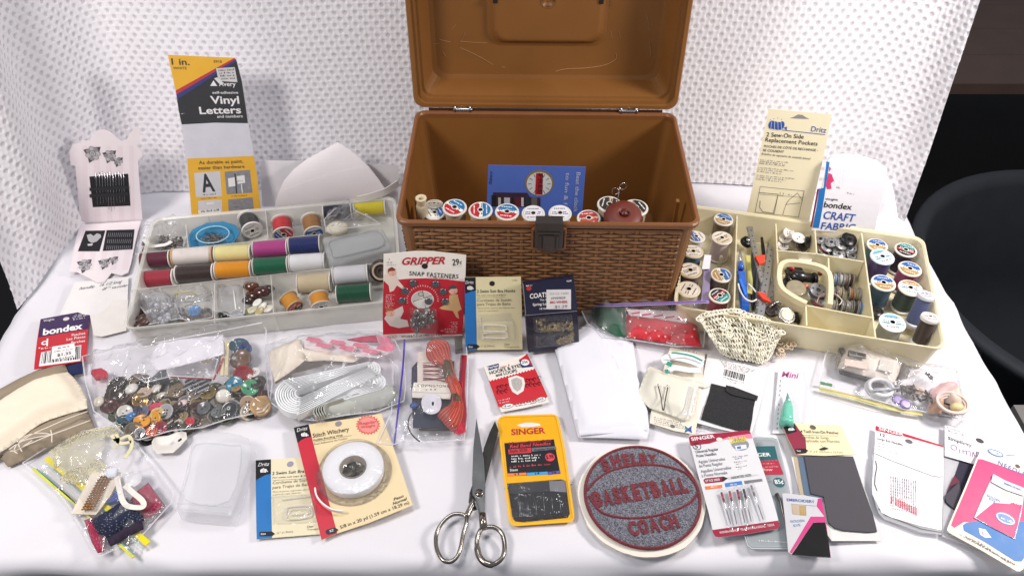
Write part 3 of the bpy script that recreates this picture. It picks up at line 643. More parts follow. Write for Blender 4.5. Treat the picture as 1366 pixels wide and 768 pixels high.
for (v, x, y) in (('A2', 185, 505), ('A2', 275, 496), ('A2', 376, 484), ('A2', 572, 465), ('A2', 640, 458), ('A2', 205, 190), ('A2', 410, 165), ('A2', 468, 158), ('A2', 800, 125), ('A2', 860, 118)):
    view(v); c = on(x, y, .0335); b.box(c - V((0, 0, .0085)), (.0008, .0036, .016), FROST2, (X, Y, BZ))
tray.part('notch', b, kind='stuff')
G1 = 'thread spools in the clear grey tray'
def rowspool(label, xa, xb, y, dy, z, r, col, v='A2', rim='e9e5df', **k):
    view(v); return spool_px(label, (xa, y), (xb, y + dy), z, z, r, col, rim=rim, group=G1, rimh=.035, tr=.93, **k)
rs = .0122
rowspool('maroon thread spool beside the natural wood ended spool', 98, 238, 375, -10, .021, rs, '5a1630')
rowspool('off white thread spool with natural wood ends', 246, 436, 360, -12, .021, rs + .0006, 'e6dcd6', rim='c9a77c', rough=.6)
rowspool('pale yellow thread spool between the wood ended and the pink one', 444, 614, 346, -8, .022, rs, 'ece09a')
rowspool('magenta pink thread spool between pale yellow and navy', 622, 784, 325, -10, .022, rs, 'b8428a')
rowspool('navy blue thread spool at the end of the back row', 788, 936, 308, -10, .022, rs + .0008, '1b2a66')
rowspool('crimson red thread spool in front of the maroon one', 100, 254, 465, -12, .016, rs, '9c2438')
rowspool('dark brown thread spool in front of the wood ended one', 262, 440, 440, -12, .016, rs, '33221f')
rowspool('golden orange thread spool in front of the pale yellow one', 446, 616, 421, -8, .016, rs, 'e8960f')
rowspool('emerald green thread spool in front of the magenta one', 622, 786, 405, -12, .016, rs, '0c6344')
rowspool('bright white thread spool in front of the navy one', 790, 958, 388, -10, .016, rs + .0006, 'eeeef2')
rowspool('beige thread spool standing behind two golden ones', 828, 984, 484, -10, .016, rs + .001, 'd3c19f')
rowspool('silvery white thread spool beside the beige one', 992, 1158, 448, -14, .022, rs + .001, 'dcdbe0')
rowspool('dark green thread spool below the silvery white one', 1008, 1172, 532, -12, .013, rs, '075236')
rowspool('navy thread spool in the back corner beside the lemon yellow one', 948, 1082, 152, -10, .020, rs, '1c1c30')
rowspool('lemon yellow thread spool in the far back corner', 1090, 1238, 132, -8, .020, rs, 'd8c832', rim='e2dfe6')
view('A2')
spool_px('black thread spool with white printed end facing the viewer', (594, 172), (617, 236), .021, .0185, .0150, '1c1c20', bands=[(-1, 'dcd9d6')], ang=12, rim='e6e3df', group=G1, rimh=.10, ref=X)
spool_px('scarlet thread spool with red, white and blue end', (753, 190), (763, 254), .022, .0165, .0158, 'c81f2a', bands=[(-1, '2a5fae'), (-.35, 'eceae6'), (.1, 'c92a34')], ang=-68, group=G1, ref=X)
spool_px('bronze thread spool with blue end label', (888, 180), (905, 250), .022, .0165, .0148, '9c6a2c', bands=[(-1, 'e6e8ee'), (-.55, '2f62ad'), (.6, 'e6e8ee')], ang=0, group=G1, ref=X)
spool_px('golden yellow thread spool tilted towards the wall of its bin', (782, 548), (818, 596), .016, .0125, .0128, 'd08c22', bands=[(-1, '2c2833'), (0, 'b83a3a')], ang=20, rim='c9b28a', group=G1, ref=X)
spool_px('golden yellow thread spool with plain white end', (925, 536), (938, 590), .017, .0120, .0136, 'd98e1e', bands=[(-1, 'e4e2e0')], ang=0, group=G1, ref=X)
# clear case
view('A2'); t = Thing('clear_case', 'empty clear plastic case lying in the grey tray', 'case', on(1100, 300, .02)); CP = frosted('bfc2c3', .38, .15)
def softbox(t, pts, z0, z1, m, name, inset=.94, flange=1.0, r=3, sub=None):
    P = [on(p[0], p[1], z1) for p in pts]; c = sum(P, V((0, 0, 0))) / len(P); Q = smoothpath(P, r, True); b = MB(); n = len(Q)
    f = lambda k, z: [V((c.x + (q.x - c.x) * k, c.y + (q.y - c.y) * k, z)) for q in Q]
    L = [f(flange, z0), f(flange, z0 + .0015), f(1, z0 + .002), f(.985, z1 - .0025), f(inset, z1 - .0004), f(inset * .9, z1)]
    vs = [q for r_ in L for q in r_]; b.add(vs, [(i * n + k, i * n + (k + 1) % n, (i + 1) * n + (k + 1) % n, (i + 1) * n + k) for i in range(len(L) - 1) for k in range(n)] + [tuple(range(n))[::-1], tuple((len(L) - 1) * n + k for k in range(n))], m, False)
    return t.part(name, b, sub)
o = softbox(t, [(962, 350), (948, 300), (952, 272), (1100, 240), (1205, 222), (1235, 240), (1262, 300), (1250, 325), (1120, 362), (990, 395)], .017, .031, CP, 'case_base')
softbox(t, [(985, 330), (978, 285), (1100, 255), (1200, 236), (1235, 300), (1120, 335), (1000, 360)], .0312, .0335, CP, 'lid')
b = MB(); b.box(on(1050, 372, .026), (.014, .0015, .004), CP, (X, Y, BZ)); t.part('clasp', b)
# tin with round label
view('A2'); c = on(1215, 425, .028); t = Thing('round_tin', 'dark round tin with a cream printed label on end', 'tin', c); ax = V((.15, -.75, .6)).normalized(); b = MB()
b.lathe([(.0145, -.016), (.0150, -.015), (.0150, -.001), (.0145, 0), (.0001, 0)], c, ax, mt('3b302b', .4, metal=.3, var=.2), 28); t.part('case', b)
b = MB(); XX = (X - ax * X.dot(ax)).normalized(); YY = ax.cross(XX); strips(b, c, XX, YY, ax, .0118, [(-1, 'bfb09a')], 0, None); b.lathe([(.0095, .0003), (.0095, .0005), (.0088, .0005), (.0088, .0003)], c, ax, mt('6a5a50', .5)); b.lathe([(.005, .0003), (.005, .0005), (.0042, .0005), (.0042, .0003)], c, ax, mt('6a5a50', .5))
for i in range(14): a = 2 * math.pi * i / 14; b.box(c + (XX * math.cos(a) + YY * math.sin(a)) * .0071 + ax * .0005, (.0011, .0020, .0002), mt('4a4040', .5), (XX * -math.sin(a) + YY * math.cos(a), XX * math.cos(a) + YY * math.sin(a), ax))
t.part('end_label', b)
# blue pin dish
view('A2'); c = on(435, 262, .022); t = Thing('pin_dish', 'blue round dish of loose pins with a clear ring', 'pin dish', c); b = MB(); BL = mt('3f8fb8', .35, var=.08, alpha=.92)
b.lathe([(.0001, -.012), (.022, -.011), (.030, -.004), (.033, .000), (.0325, .0012), (.029, -.002), (.022, -.009), (.0001, -.010)], c, (0, -.12, 1), BL, 10, smooth=False, sx=1.12, sy=.85, ref=X); t.part('dish', b)
b = MB(); b.tube([c + V((.0225 * math.cos(a), .018 * math.sin(a), .003)) for a in [2 * math.pi * i / 32 for i in range(32)]], .0009, mt('b8dcea', .15, alpha=.8), 6, True); t.part('ring', b)
b = MB(); r_ = random.Random(4)
for i in range(70):
    p = c + V((r_.gauss(0, .007), r_.gauss(-.002, .0045), -.006 + r_.random() * .006)); a = r_.gauss(0, .6); d = V((math.cos(a), math.sin(a), r_.uniform(-.1, .1))) * .0095; b.tube([p - d, p + d], .0004, DULLMETAL, 4)
t.part('pin', b, kind='stuff')
# bag of tiny rings and beads at the back
view('A2'); b = MB(); r_ = random.Random(5); poly = [(105, 275), (175, 262), (285, 268), (292, 312), (200, 322), (105, 328)]
for i in range(170):
    while 1:
        q = (r_.uniform(100, 292), r_.uniform(255, 330))
        if inside(q, poly): break
    p = on(q[0], q[1], .004 + r_.random() * .010); a = V((r_.gauss(0, 1), r_.gauss(0, 1), r_.gauss(0, 1))).normalized(); b.lathe([(.0013, -.0005), (.0024, -.0004), (.0024, .0004), (.0013, .0005)], p, a, mt(r_.choice(('8a8580', '5c5048', 'a8a39c')), .3, metal=.8, var=0), 7)
o = single('metal_snaps', b, 'heap of tiny grey metal snaps in the back corner of the grey tray', 'snaps', kind='stuff')
view('A2'); b = sheet([(85, 320), (120, 238), (190, 225), (330, 205), (318, 250), (300, 322), (190, 335)], .006, .020, film(.12), n=26, edge=.008, rough=.006, freq=90, seed=3)
single('snap_bag', b, 'clear bag lying over the metal snaps', 'plastic bag')
view('A2'); b = MB(); pts = [on(x, y, .021) for x, y in ((112, 272), (125, 292), (150, 308), (180, 306), (215, 300), (240, 286))]; b.tube(smoothpath(pts, 5), 0, mt('e9e8e6', .5), flat=(.006, .0006)); single('paper_strip', b, 'curled white paper strip on the bag of snaps', 'paper strip')
# front bins
view('A2'); r_ = random.Random(11)
WOODB = mt('4a2c20', .35, var=.35, scale=90, coat=.3)
for i, (x, y, l, ang, w) in enumerate(((88, 610, .030, 95, .015), (86, 660, .022, 20, .017), (112, 668, .024, 60, .014), (108, 590, .026, 120, .011))):
    b = MB(); c = on(x, y, .010 + .003 * (i % 3)); a = R(ang); d = V((math.cos(a), math.sin(a), .1)).normalized(); b.lathe([(w * .3, -l / 2), (w * .5, -l * .4), (w * .42, 0), (w * .5, l * .4), (w * .3, l / 2)], c, d, WOODB, 12)
    single('toggle_button', b, ('dark brown wooden toggle standing upright in its bin', 'short dark brown toggle lying in the bin corner', 'dark brown toggle leaning on the front wall', 'slim dark brown toggle at the back of its bin')[i], 'toggle', 'wooden toggles in the front bin')
b = MB(); 
for i in range(60):
    q = (r_.gauss(195, 28), r_.gauss(625, 32)); q = (min(285, max(120, q[0])), min(672, max(560, q[1]))); c = on(q[0], q[1], .006 + r_.random() * .014); b.ball(c, .0034, mt(r_.choice(('a4a6ac', 'd0d1d6', '797b83', '8c8a86')), .15, alpha=.85, var=0), 8)
single('clear_beads', b, 'clear and pale grey beads heaped inside a small bag', 'beads', kind='stuff')
b = sheet([(95, 560), (240, 552), (285, 600), (300, 655), (120, 690), (130, 640), (100, 600)], .010, .020, film(.28, 'dfe0e6'), n=24, edge=.008, rough=.007, freq=100, seed=8); single('bead_bag', b, 'clear crinkled bag around the pale beads', 'plastic bag')
b = MB(); c = on(350, 612, .018)
for i in range(90):
    a = V((r_.gauss(0, 1), r_.gauss(0, 1), abs(r_.gauss(0, 1)))).normalized(); b.tube([c, c + a * .0085], .00075, mt('2f8fd0', .7, var=.1), 4)
b.ball(c, .0062, mt('2f86c4', .8), 10); single('blue_pompom', b, 'small sky blue pompom inside a clear bag', 'pompom')
b = MB()
for q in (((285, 560), (410, 520)), ((300, 590), (430, 535)), ((275, 620), (330, 655)), ((300, 570), (420, 560))): b.tube([on(q[0][0], q[0][1], .020), on(q[1][0], q[1][1], .024)], .0009, SILVER, 6)
single('long_pin', b, 'long silver pins lying across the blue pompom', 'pins')
b = MB(); b.tube(smoothpath([on(x, y, .025) for x, y in ((255, 535), (290, 522), (330, 522), (365, 535))], 5), .0012, mt('b8a83a', .4, metal=.5), 6); single('brass_clip', b, 'thin olive brass hairpin behind the blue pompom', 'pin')
b = sheet([(262, 590), (270, 545), (430, 515), (438, 560), (436, 650), (330, 668), (290, 655)], .012, .017, film(.18), n=24, edge=.008, rough=.005, freq=80, seed=9); single('pompom_bag', b, 'clear bag holding the blue pompom and pins', 'plastic bag')
b = MB(); 
for i in range(34):
    c = on(r_.uniform(275, 432), r_.uniform(600, 655), .004 + r_.random() * .006); b.ball(c, .0045, mt(r_.choice(('5a3a30', '7a6a60', '3a2a28')), .3), 8, (1, .7, .6))
single('brown_beads', b, 'dark brown beads lying under the pompom bag', 'beads', kind='stuff')
b = sheet([(452, 520), (575, 498), (582, 560), (580, 628), (520, 640), (455, 612)], .014, .012, film(.25, 'dcdde2'), n=22, edge=.006, rough=.003, freq=60, seed=10); single('small_zip_bag', b, 'small clear zip bag resting on the divider of the front bins', 'plastic bag')
b = MB(); b.tube([on(528, 508, .030), on(540, 605, .028)], .0008, mt('e8e8ea', .3)); single('cord_end', b, 'short white cord lying on the small zip bag', 'cord')
STN = [(610, 492, .0095, '6a3a24'), (660, 520, .0105, '4a201c'), (690, 508, .008, '3a2a24'), (625, 535, .010, '54301c'), (600, 560, .008, '3c2a22'), (480, 632, .008, '1d2620'), (470, 500, .007, '6a4a34'), (548, 630, .008, '9aa0a6')]
for i, (x, y, r0, col) in enumerate(STN):
    b = MB(); b.ball(on(x, y, .012 + .006 * (i < 3)), r0, mt(col, .18, var=.35, scale=120, coat=.5), 12, (1.15, .85, .6))
    single('polished_stone', b, ('polished chestnut stone nearest the back of its bin', 'large polished dark red brown stone', 'small blackish brown polished stone at the divider', 'round brown polished stone in the middle of its bin', 'dark polished stone beside the small zip bag', 'dark green stone under the small zip bag', 'brown stone tucked behind the small zip bag', 'pale grey stone in the corner of the zip bag bin')[i], 'stone', 'polished stones in the front bins')
for i, (x, y, ang) in enumerate(((640, 572, 20), (665, 590, -10), (618, 605, 40), (650, 612, 5), (690, 600, 60), (600, 612, -20))):
    b = MB(); b.lathe([(.0001, 0), (.0062, 0), (.0070, .0008), (.0064, .0018), (.0045, .0012), (.0001, .0010)], on(x, y, .016 - .001 * i), (math.sin(R(ang)) * .5, -.5, 1), mt(('e8e6e0', 'dcd8cc', 'c9c2a8', 'b9a877', 'e4dfd2', '8e9560')[i], .3), 18, sy=.6)
    single('shell_button', b, ('white oval shell button on top of the stones', 'cream oval shell button beside the white one', 'sand coloured shell button low in the stone bin', 'tan shell button in front of the stones', 'cream shell button against the divider', 'olive shell button in the front of the stone bin')[i], 'button', 'shell buttons beside the stones')
# crinkled bag and needle over the back corner of the tray
view('A2'); b = MB(); b.ball(on(1015, 225, .018), .013, mt('e6dfc6', .6), 14, (1.3, 1, .6)); single('cotton_ball', b, 'cream cotton ball wrapped in clear crinkled film', 'cotton ball')
b = sheet([(955, 205), (1000, 160), (1080, 112), (1095, 160), (1185, 205), (1215, 225), (1060, 245), (965, 262)], .022, .012, film(.12, rough=.06), n=24, edge=.008, rough=.010, freq=110, seed=12, sharp=True); single('crinkled_film', b, 'crinkled clear film on the cotton ball', 'plastic film')
b = MB(); b.tube([on(1020, 212, .036), on(1105, 130, .040)], .0007, SILVER, 5); b.tube([on(985, 215, .036), on(1120, 160, .036)], .0005, SILVER, 5); single('tapestry_needle', b, 'long silver needle poking out of crinkled film', 'needle')

# ------------------------------------------------------------------ cream tray
view('O'); FR = on(1262, 466, .045); FLp = on(934, 416, .045); X2 = (FR - FLp); X2.z = 0; X2.normalize(); a = math.atan2(X2.y, X2.x) - .012; X2 = V((math.cos(a), math.sin(a), 0)); Y2 = V((-X2.y, X2.x, 0))
W2, D2, H2 = .318, .2060, .045; O2 = FR - X2 * W2; O2.z = 0
CREAM = mt('f2e8c4', .35, var=.05, scale=20, coat=.15, alpha=.76, name='cream_plastic'); CREAM2 = mt('f3eac8', .38, var=.04, scale=20, alpha=.72)
tray2 = Thing('organizer_tray', 'yellowed cream divided tray of spools, buttons and bobbins', 'tray', O2, (X2, Y2, BZ)); trayshell(tray2, W2, D2, H2, CREAM, fl=.007, th=.002, r=.014)
DV = [('A6', [(345, 92), (332, 515)]), ('A6', [(518, 128), (528, 330), (530, 408), (652, 492), (655, 578)]), ('A6', [(692, 150), (700, 262)]), ('A6', [(520, 246), (700, 262), (905, 296)]), ('A6', [(752, 280), (762, 500)]), ('A6', [(900, 170), (922, 330), (962, 632)]), ('A6', [(652, 490), (762, 512), (942, 545)])]
for v, q in DV: divider(tray2, v, q, .043, CREAM2, th=.0018)
view('A6'); b = MB(); b.tube(smoothpath([on(x, y, .044) for x, y in ((652, 488), (600, 462), (548, 425), (532, 385), (534, 335), (552, 308), (600, 303), (690, 318), (738, 338), (757, 372), (760, 430), (756, 495))], 5), 0, CREAM, flat=(.0062, .008)); tray2.part('handle', b)
b = MB(); p = [on(*q) for q in ((655, 560, .004), (945, 612, .004), (940, 560, .004), (660, 510, .004))]; b.add(p, [(0, 1, 2, 3)], mt('ecebe6', .6)); single('paper_slip', b, 'white paper slip in the front bin of the cream tray', 'paper')
G2 = 'upright spools in the cream tray'
def up(label, x, y, r, h, col, bands, ang, **k): view('A6'); return spool_up(label, (x, y), .0035, h, r, col, bands=bands, ang=ang, group=G2, **k)
RM = 'e4ddd0'; CR = [(-1, 'e6dccb')]; MULTI = [(-1, '2c8a86'), (-.3, '3a2a2e'), (.0, 'b8323a'), (.3, '24201f')]
up('taupe brown spool with blue and gold end in the back corner', 285, 108, .0138, .036, '7a6a55', BLU, 150, rim=RM)
up('pinkish white spool with torn label behind the lavender case', 278, 190, .0142, .036, 'ecdcd6', [(-1, 'd9c9a8'), (.2, 'e9ddcc')], 30, rim='e9dccf')
up('white spool with blue end half hidden by the sewing box', 163, 184, .0125, .036, 'e6dcd8', [(-1, 'e4ddd0'), (-.1, '2f62ad'), (.5, '3a352f')], 110, rim='e9e2d6')
up('teal blue spool with natural wooden end', 150, 250, .0136, .036, '2a5f7a', CR, 0, rim='d9c9a8')
up('dark brown spool with natural wooden end', 137, 334, .0150, .036, '4a3022', CR, 20, rim='d2bf9c')
up('cream topped spool nearest the purple zip bag', 130, 418, .0150, .034, 'cfc2a8', CR, 60, rim='ddd0b4')
up('grey brown spool with blue and gold end', 275, 355, .0140, .034, '7a7060', BLU, 100, rim=RM)
up('crimson spool with many coloured end', 268, 447, .0140, .034, '8e1f3c', MULTI, 40, rim=RM)
up('slate teal spool with blue and tan end in the back row', 970, 222, .0140, .034, '5c7f86', BLU, 165, rim='e2ddd2')
up('dark plum spool with many coloured end in the back corner', 1097, 243, .0146, .036, '33163a', MULTI, 150, rim=RM)
up('tall purple spool with pale blue and white end', 993, 273, .0156, .042, '321a66', BLUW, 20, rim='dfe8f0')
up('magenta spool with blue end in the middle of the bin', 1116, 327, .0150, .036, '9c3068', BLU, 150, rim=RM)
up('deep teal spool with blue and brown end', 998, 389, .0154, .038, '1f4a63', BLU, 170, rim='e4e0da')
up('dark forest green spool with tan and white end', 1118, 412, .0152, .036, '18382c', [(-1, 'eceae6'), (-.3, '86bfe0'), (-.1, 'eceae6'), (.4, 'a8834c')], -20, rim=RM)
up('grey thread spool with pale blue and white end in the front row', 1038, 566, .0162, .030, '8e9192', BLUW, -10, rim='e6ecf2')
view('A6')
spool('tall slender slate blue spool leaning to one side', on(1120, 585, .010), on(1190, 440, .056) - on(1120, 585, .010), .0105, (on(1190, 440, .056) - on(1120, 585, .010)).length, '56608c', bands=[(-1, 'e2e4ea')], ang=0, group=G2, rim='e6e6ea', rimh=.13, hole=.1)
spool('tall slender dark brown spool leaning on the front wall', on(1150, 670, .010), on(1207, 540, .052) - on(1150, 670, .010), .0108, (on(1207, 540, .052) - on(1150, 670, .010)).length, '3a2a24', bands=[(-1, 'e2e0dc')], ang=0, group=G2, rim='e6e4e0', rimh=.13, hole=.1)
# lavender clear case and white peg
t = Thing('lavender_case', 'narrow lavender clear case with white lid between the spools', 'case', on(212, 400, .004)); b = MB()
vs = [on(x, y, z) for z in (.005, .030) for x, y in ((185, 470), (222, 478), (226, 312), (200, 305))]; b.add(vs, [(3, 2, 1, 0), (4, 5, 6, 7), (0, 1, 5, 4), (1, 2, 6, 5), (2, 3, 7, 6), (3, 0, 4, 7)], frosted('b9a8cf', .6, .15)); t.part('case', b)
b = MB(); vs = [on(x, y, z) for z in (.028, .034) for x, y in ((188, 330), (222, 330), (230, 268), (200, 266))]; b.add(vs, [(3, 2, 1, 0), (4, 5, 6, 7), (0, 1, 5, 4), (1, 2, 6, 5), (2, 3, 7, 6), (3, 0, 4, 7)], mt('efeef2', .35)); t.part('lid', b)
b = MB(); b.lathe([(.0024, 0), (.0024, .018), (.0018, .0195), (.0001, .0198)], on(264, 318, .0035), (0, 0, 1), mt('e9e0c6', .4), 12); single('spool_peg', b, 'short cream peg rising between the spools', 'peg')
# tools bin
BLUEP = mt('1d5fc4', .28, var=.06, coat=.3); b = MB(); t = Thing('seam_ripper', 'bright blue capped seam ripper lying in the tool bin', 'seam ripper', on(372, 430, .005))
a_, c_ = on(383, 522, .017), on(362, 330, .023); d = (c_ - a_); b.box((a_ + c_) / 2, (.0105, d.length, .008), BLUEP, (V((d.y, -d.x, 0)).normalized(), d.normalized(), V((d.y, -d.x, 0)).normalized().cross(d.normalized())), taper=.8); t.part('cap', b)
b = MB(); b.tube([on(362, 330, .023), on(360, 300, .024)], [.0045, .003], BLUEP, 8); b.tube([on(360, 300, .024), on(356, 245, .026)], .0012, SILVER, 6); t.part('blade', b)
b = MB(); b.box(on(372, 410, .0262), (.0035, .030, .0010), mt('2f78e0', .3), (V((1, .05, 0)), V((-.05, 1, 0)), BZ)); t.part('grip', b)
b = MB(); b.tube(smoothpath([on(x, y, .027) for x, y in ((350, 395), (358, 425), (380, 460), (410, 474), (432, 465))], 6), .0011, mt('e9e6e0', .5), 6); b.tube(smoothpath([on(x, y, .027) for x, y in ((395, 395), (415, 415), (428, 432))], 6), .0011, mt('e9e6e0', .5), 6); single('thin_string', b, 'white cord loop across the blue seam ripper', 'cord')
def ruler(label, quad, z, holes, cat='ruler'):
    t = Thing('metal_gauge', label, cat, on(quad[0][0], quad[0][1], z)); b = MB(); P = [on(x, y, z + (zz if len(q) > 2 else 0)) for q in quad for x, y, zz in [(q + (0,))[:3]]]
    lo = [p - V((0, 0, .0008)) for p in P]; b.add(lo + P, [(3, 2, 1, 0), (4, 5, 6, 7), (0, 1, 5, 4), (1, 2, 6, 5), (2, 3, 7, 6), (3, 0, 4, 7)], mt('a9aaac', .3, metal=.9, var=.08)); t.part('blade', b)
    b = MB(); f = lambda u, v: (P[0] * (1 - u) + P[1] * u) * (1 - v) + (P[3] * (1 - u) + P[2] * u) * v
    for i in range(holes):
        c = f(.62, (i + .7) / (holes + .4)) + V((0, 0, .0001)); b.lathe([(.0011, 0), (.0001, .0001)], c, (0, 0, 1), INK, 8)
        for j in range(4): v = (i + .2 * j + .1) / holes; q = [f(0.02, v), f(.22, v), f(.22, v + .008), f(.02, v + .008)]; b.add([p + V((0, 0, .00015)) for p in q], [(0, 1, 2, 3)], INK)
    t.part('marking', b, kind='stuff'); return t
ruler('long steel sewing gauge running from back wall to red slider', [(450, 395), (462, 375), (415, 140), (385, 142)], .034, 9)
ruler('steel gauge with round holes lying beside the bin wall', [(425, 530), (465, 540), (512, 240), (482, 205)], .027, 11)
ruler('narrow steel strip under the two gauges', [(478, 470), (498, 475), (520, 400), (505, 370)], .022, 3, 'steel strip')
for i, (qs, lb) in enumerate((([(425, 270), (470, 266), (468, 300), (445, 308)], 'coral red slider clipped on the long gauge'), ([(435, 430), (470, 436), (497, 478), (462, 462)], 'coral red slider on the gauge with holes'))):
    b = MB(); P = [on(x, y, .037 - .006 * i) for x, y in qs]; lo = [p - V((0, 0, .0035)) for p in P]; b.add(lo + P, [(3, 2, 1, 0), (4, 5, 6, 7), (0, 1, 5, 4), (1, 2, 6, 5), (2, 3, 7, 6), (3, 0, 4, 7)], mt('e8482e', .4)); single('slider', b, lb, 'gauge slider')
b = MB(); b.tube(smoothpath([on(x, y, .018) for x, y in ((392, 270), (400, 330), (402, 380), (400, 440))], 5), 0, mt('d6cf7a', .5), flat=(.007, .0012)); b.tube(smoothpath([on(x, y, .016) for x, y in ((410, 300), (412, 360), (410, 430))], 5), 0, mt('c9cf9a', .5), flat=(.005, .001)); single('measuring_tape', b, 'pale yellow measuring tape strip beside the seam ripper', 'measuring tape')
for i, (p, q, r0, cc, lb) in enumerate((((418, 240), (415, 510), .0034, '3a3c40', 'dark grey tool handle under the long gauge'), ((440, 300), (430, 500), .0030, '6a6e72', 'grey metal crochet hook lying in the tool bin'), ((455, 190), (470, 320), .0026, '26262a', 'thin black tool crossing behind the gauges'), ((360, 250), (352, 330), .0024, 'c9cbd2', 'clear handled tool behind the blue seam ripper'), ((470, 300), (525, 460), .0022, 'c0bda8', 'pale tool leaning along the bin wall'))):
    b = MB(); A, B = on(p[0], p[1], .020), on(q[0], q[1], .012); b.tube([A, A.lerp(B, .3), A.lerp(B, .8), B], [r0 * .7, r0, r0 * .9, r0 * .5], mt(cc, .35, metal=.3), 10); single('sewing_tool', b, lb, 'sewing tool', 'small tools in the tool bin')
b = MB(); b.lathe([(.007, 0), (.009, .002), (.008, .006), (.004, .007), (.0001, .007)], on(383, 215, .014), (.2, -.3, 1), mt('1f1f22', .3, metal=.5), 16); b.lathe([(.003, .007), (.003, .010), (.0001, .010)], on(383, 215, .014), (.2, -.3, 1), SILVER, 12); single('thimble_knob', b, 'black and silver knob at the top of the tool bin', 'knob')
c = on(567, 535, .030); t = Thing('watch_case', 'round silver watch case with cream face in the tool bin', 'watch', c); b = MB(); ax = V((.2, -.35, 1)); b.lathe([(.0085, -.004), (.0112, -.003), (.0115, .0), (.0105, .0012), (.0090, .0006), (.0001, .0006)], c, ax, SILVER, 24); t.part('case', b)
b = MB(); b.lathe([(.0088, .0007), (.0070, .0016), (.0001, .0022)], c, ax, mt('efe6cc', .2, coat=.5), 24); t.part('face', b)
b = MB(); b.box(c + V((-.010, .006, -.003)), (.006, .006, .003), DULLMETAL); b.box(c + V((.013, .002, -.006)), (.005, .010, .010), mt('2a2826', .4, metal=.5)); t.part('lug', b)
c = on(500, 510, .024); b = MB(); b.lathe([(.008, -.006), (.0095, -.004), (.0095, .002), (.008, .003), (.006, .001), (.0001, .001)], c, (-.4, -.3, 1), mt('4a4240', .35, metal=.5), 18); b.tube([c + V((-.004, 0, .004)), c + V((.005, .004, .010)), c + V((.011, .004, .006))], .0014, SILVER, 6); single('cap_nut', b, 'dark metal cap with a silver wire handle', 'metal cap')
b = MB(); P = [(540, 500), (590, 500), (615, 560), (640, 540), (560, 570)]; 
for i, (x, y) in enumerate(P): b.box(on(x, y, .012 + .002 * i), (.008, .005, .004), mt(('2a2826', '6a6660', '3a3230', '8a8680', '4a4038')[i], .4, metal=.6), (V((math.cos(i), math.sin(i), 0)), V((-math.sin(i), math.cos(i), 0)), BZ))
single('metal_bits', b, 'dark metal buckles under the watch case', 'metal bits', kind='stuff')
b = MB(); b.tube([on(375, 535, .012), on(440, 545, .012)], .0022, mt('3a3a3e', .4, metal=.6)); b.tube([on(395, 525, .014), on(470, 530, .013)], .0014, SILVER); single('small_rod', b, 'short dark and silver rods at the front of the tool bin', 'rods')

# ---- buttons: a mesh per colour, shared between copies
BTN = {}
def button(label, c, col, r, ax, holes=4, group=None, metal=0, rough=.25, dome=False, name='button'):
    key = (col, round(r, 4), holes, dome, metal)
    if key not in BTN:
        b = MB(); m = mt(col, rough, metal=metal, var=.15, scale=200, coat=.12); h = r * .30
        if dome: b.lathe([(r * .9, 0), (r, h * .4), (r * .85, h * 1.3), (r * .5, h * 2.0), (0.00001, h * 2.2)], (0, 0, 0), (0, 0, 1), m, 18)
        else: b.lathe([(r * .8, 0), (r, h * .5), (r * .97, h * .9), (r * .86, h), (r * .68, h * .6), (0.00001, h * .6)], (0, 0, 0), (0, 0, 1), m, 20)
        dk = mt('1a1514', .8, var=0)
        if holes and not dome:
            for i in range(holes): a = math.pi / 4 + 2 * math.pi * i / holes; b.lathe([(r * .11, h * .6 + .00012), (.00001, h * .6 + .00012)], (r * .25 * math.cos(a), r * .25 * math.sin(a), 0), (0, 0, 1), dk, 7)
        BTN[key] = b.build('button', None).data; bpy.data.objects.remove(bpy.data.objects[-1]) if False else None
        for o in [o for o in bpy.data.objects if o.data == BTN[key]]: bpy.data.objects.remove(o)
    o = bpy.data.objects.new(name, BTN[key]); COL.objects.link(o); o.location = c; o.rotation_mode = 'QUATERNION'; o.rotation_quaternion = V((0, 0, 1)).rotation_difference(V(ax))
    o['label'] = label; o['category'] = 'button' if name == 'button' else name.replace('_', ' ')
    if group: o['group'] = group
    return o
r_ = random.Random(21)
GB_ = 'buttons in the cream tray'
view('A6')
for x, y, z, r0, col, ax, lb in ((573, 172, .026, .0085, 'd9d3cc', (.1, -.5, 1), 'pearly white button at the back of the button bin'), (616, 195, .028, .0100, 'e6e3e0', (.1, -.1, 1), 'large white button on top of the button heap'), (655, 212, .024, .0085, '3a3836', (.7, -.5, .6), 'dark button standing on edge beside the large white one'), (670, 205, .020, .0080, '2a2826', (.9, -.2, .3), 'black button on edge against the divider'), (560, 195, .020, .0090, 'e2dad4', (-.2, -.3, 1), 'cream button lying under the pearly one'), (635, 228, .018, .0085, '4a4440', (0, -.7, .7), 'charcoal button leaning at the front of the button heap'), (600, 215, .016, .0085, 'a8a39c', (.3, -.3, 1), 'grey button low in the button heap'), (550, 225, .014, .0085, 'cfcac4', (-.1, -.5, 1), 'pale grey button by the corner of the button bin'),
    (572, 275, .026, .0100, '262626', (-.1, -.4, 1), 'large black button behind the tray handle'), (560, 295, .018, .0095, '1f2022', (-.4, -.4, 1), 'black button under the large black one'), (645, 284, .030, .0098, 'e9e6e6', (0, 0, 1), 'large white button beside the tray handle'), (700, 300, .014, .0075, 'd2cdc4', (.1, -.4, 1), 'cream button lying below the large white one'), (575, 390, .022, .0085, '2c2a28', (-.3, -.4, 1), 'black button edge showing behind the clear lens')):
    button(lb, on(x, y, z), col, r0, ax, 4 if r0 < .009 else 2, GB_)
button('round clear gold tinted lens in the handle bin', on(605, 420, .026), '9c927a', .0130, (0, -.15, 1), 0, None, name='lens', rough=.1)
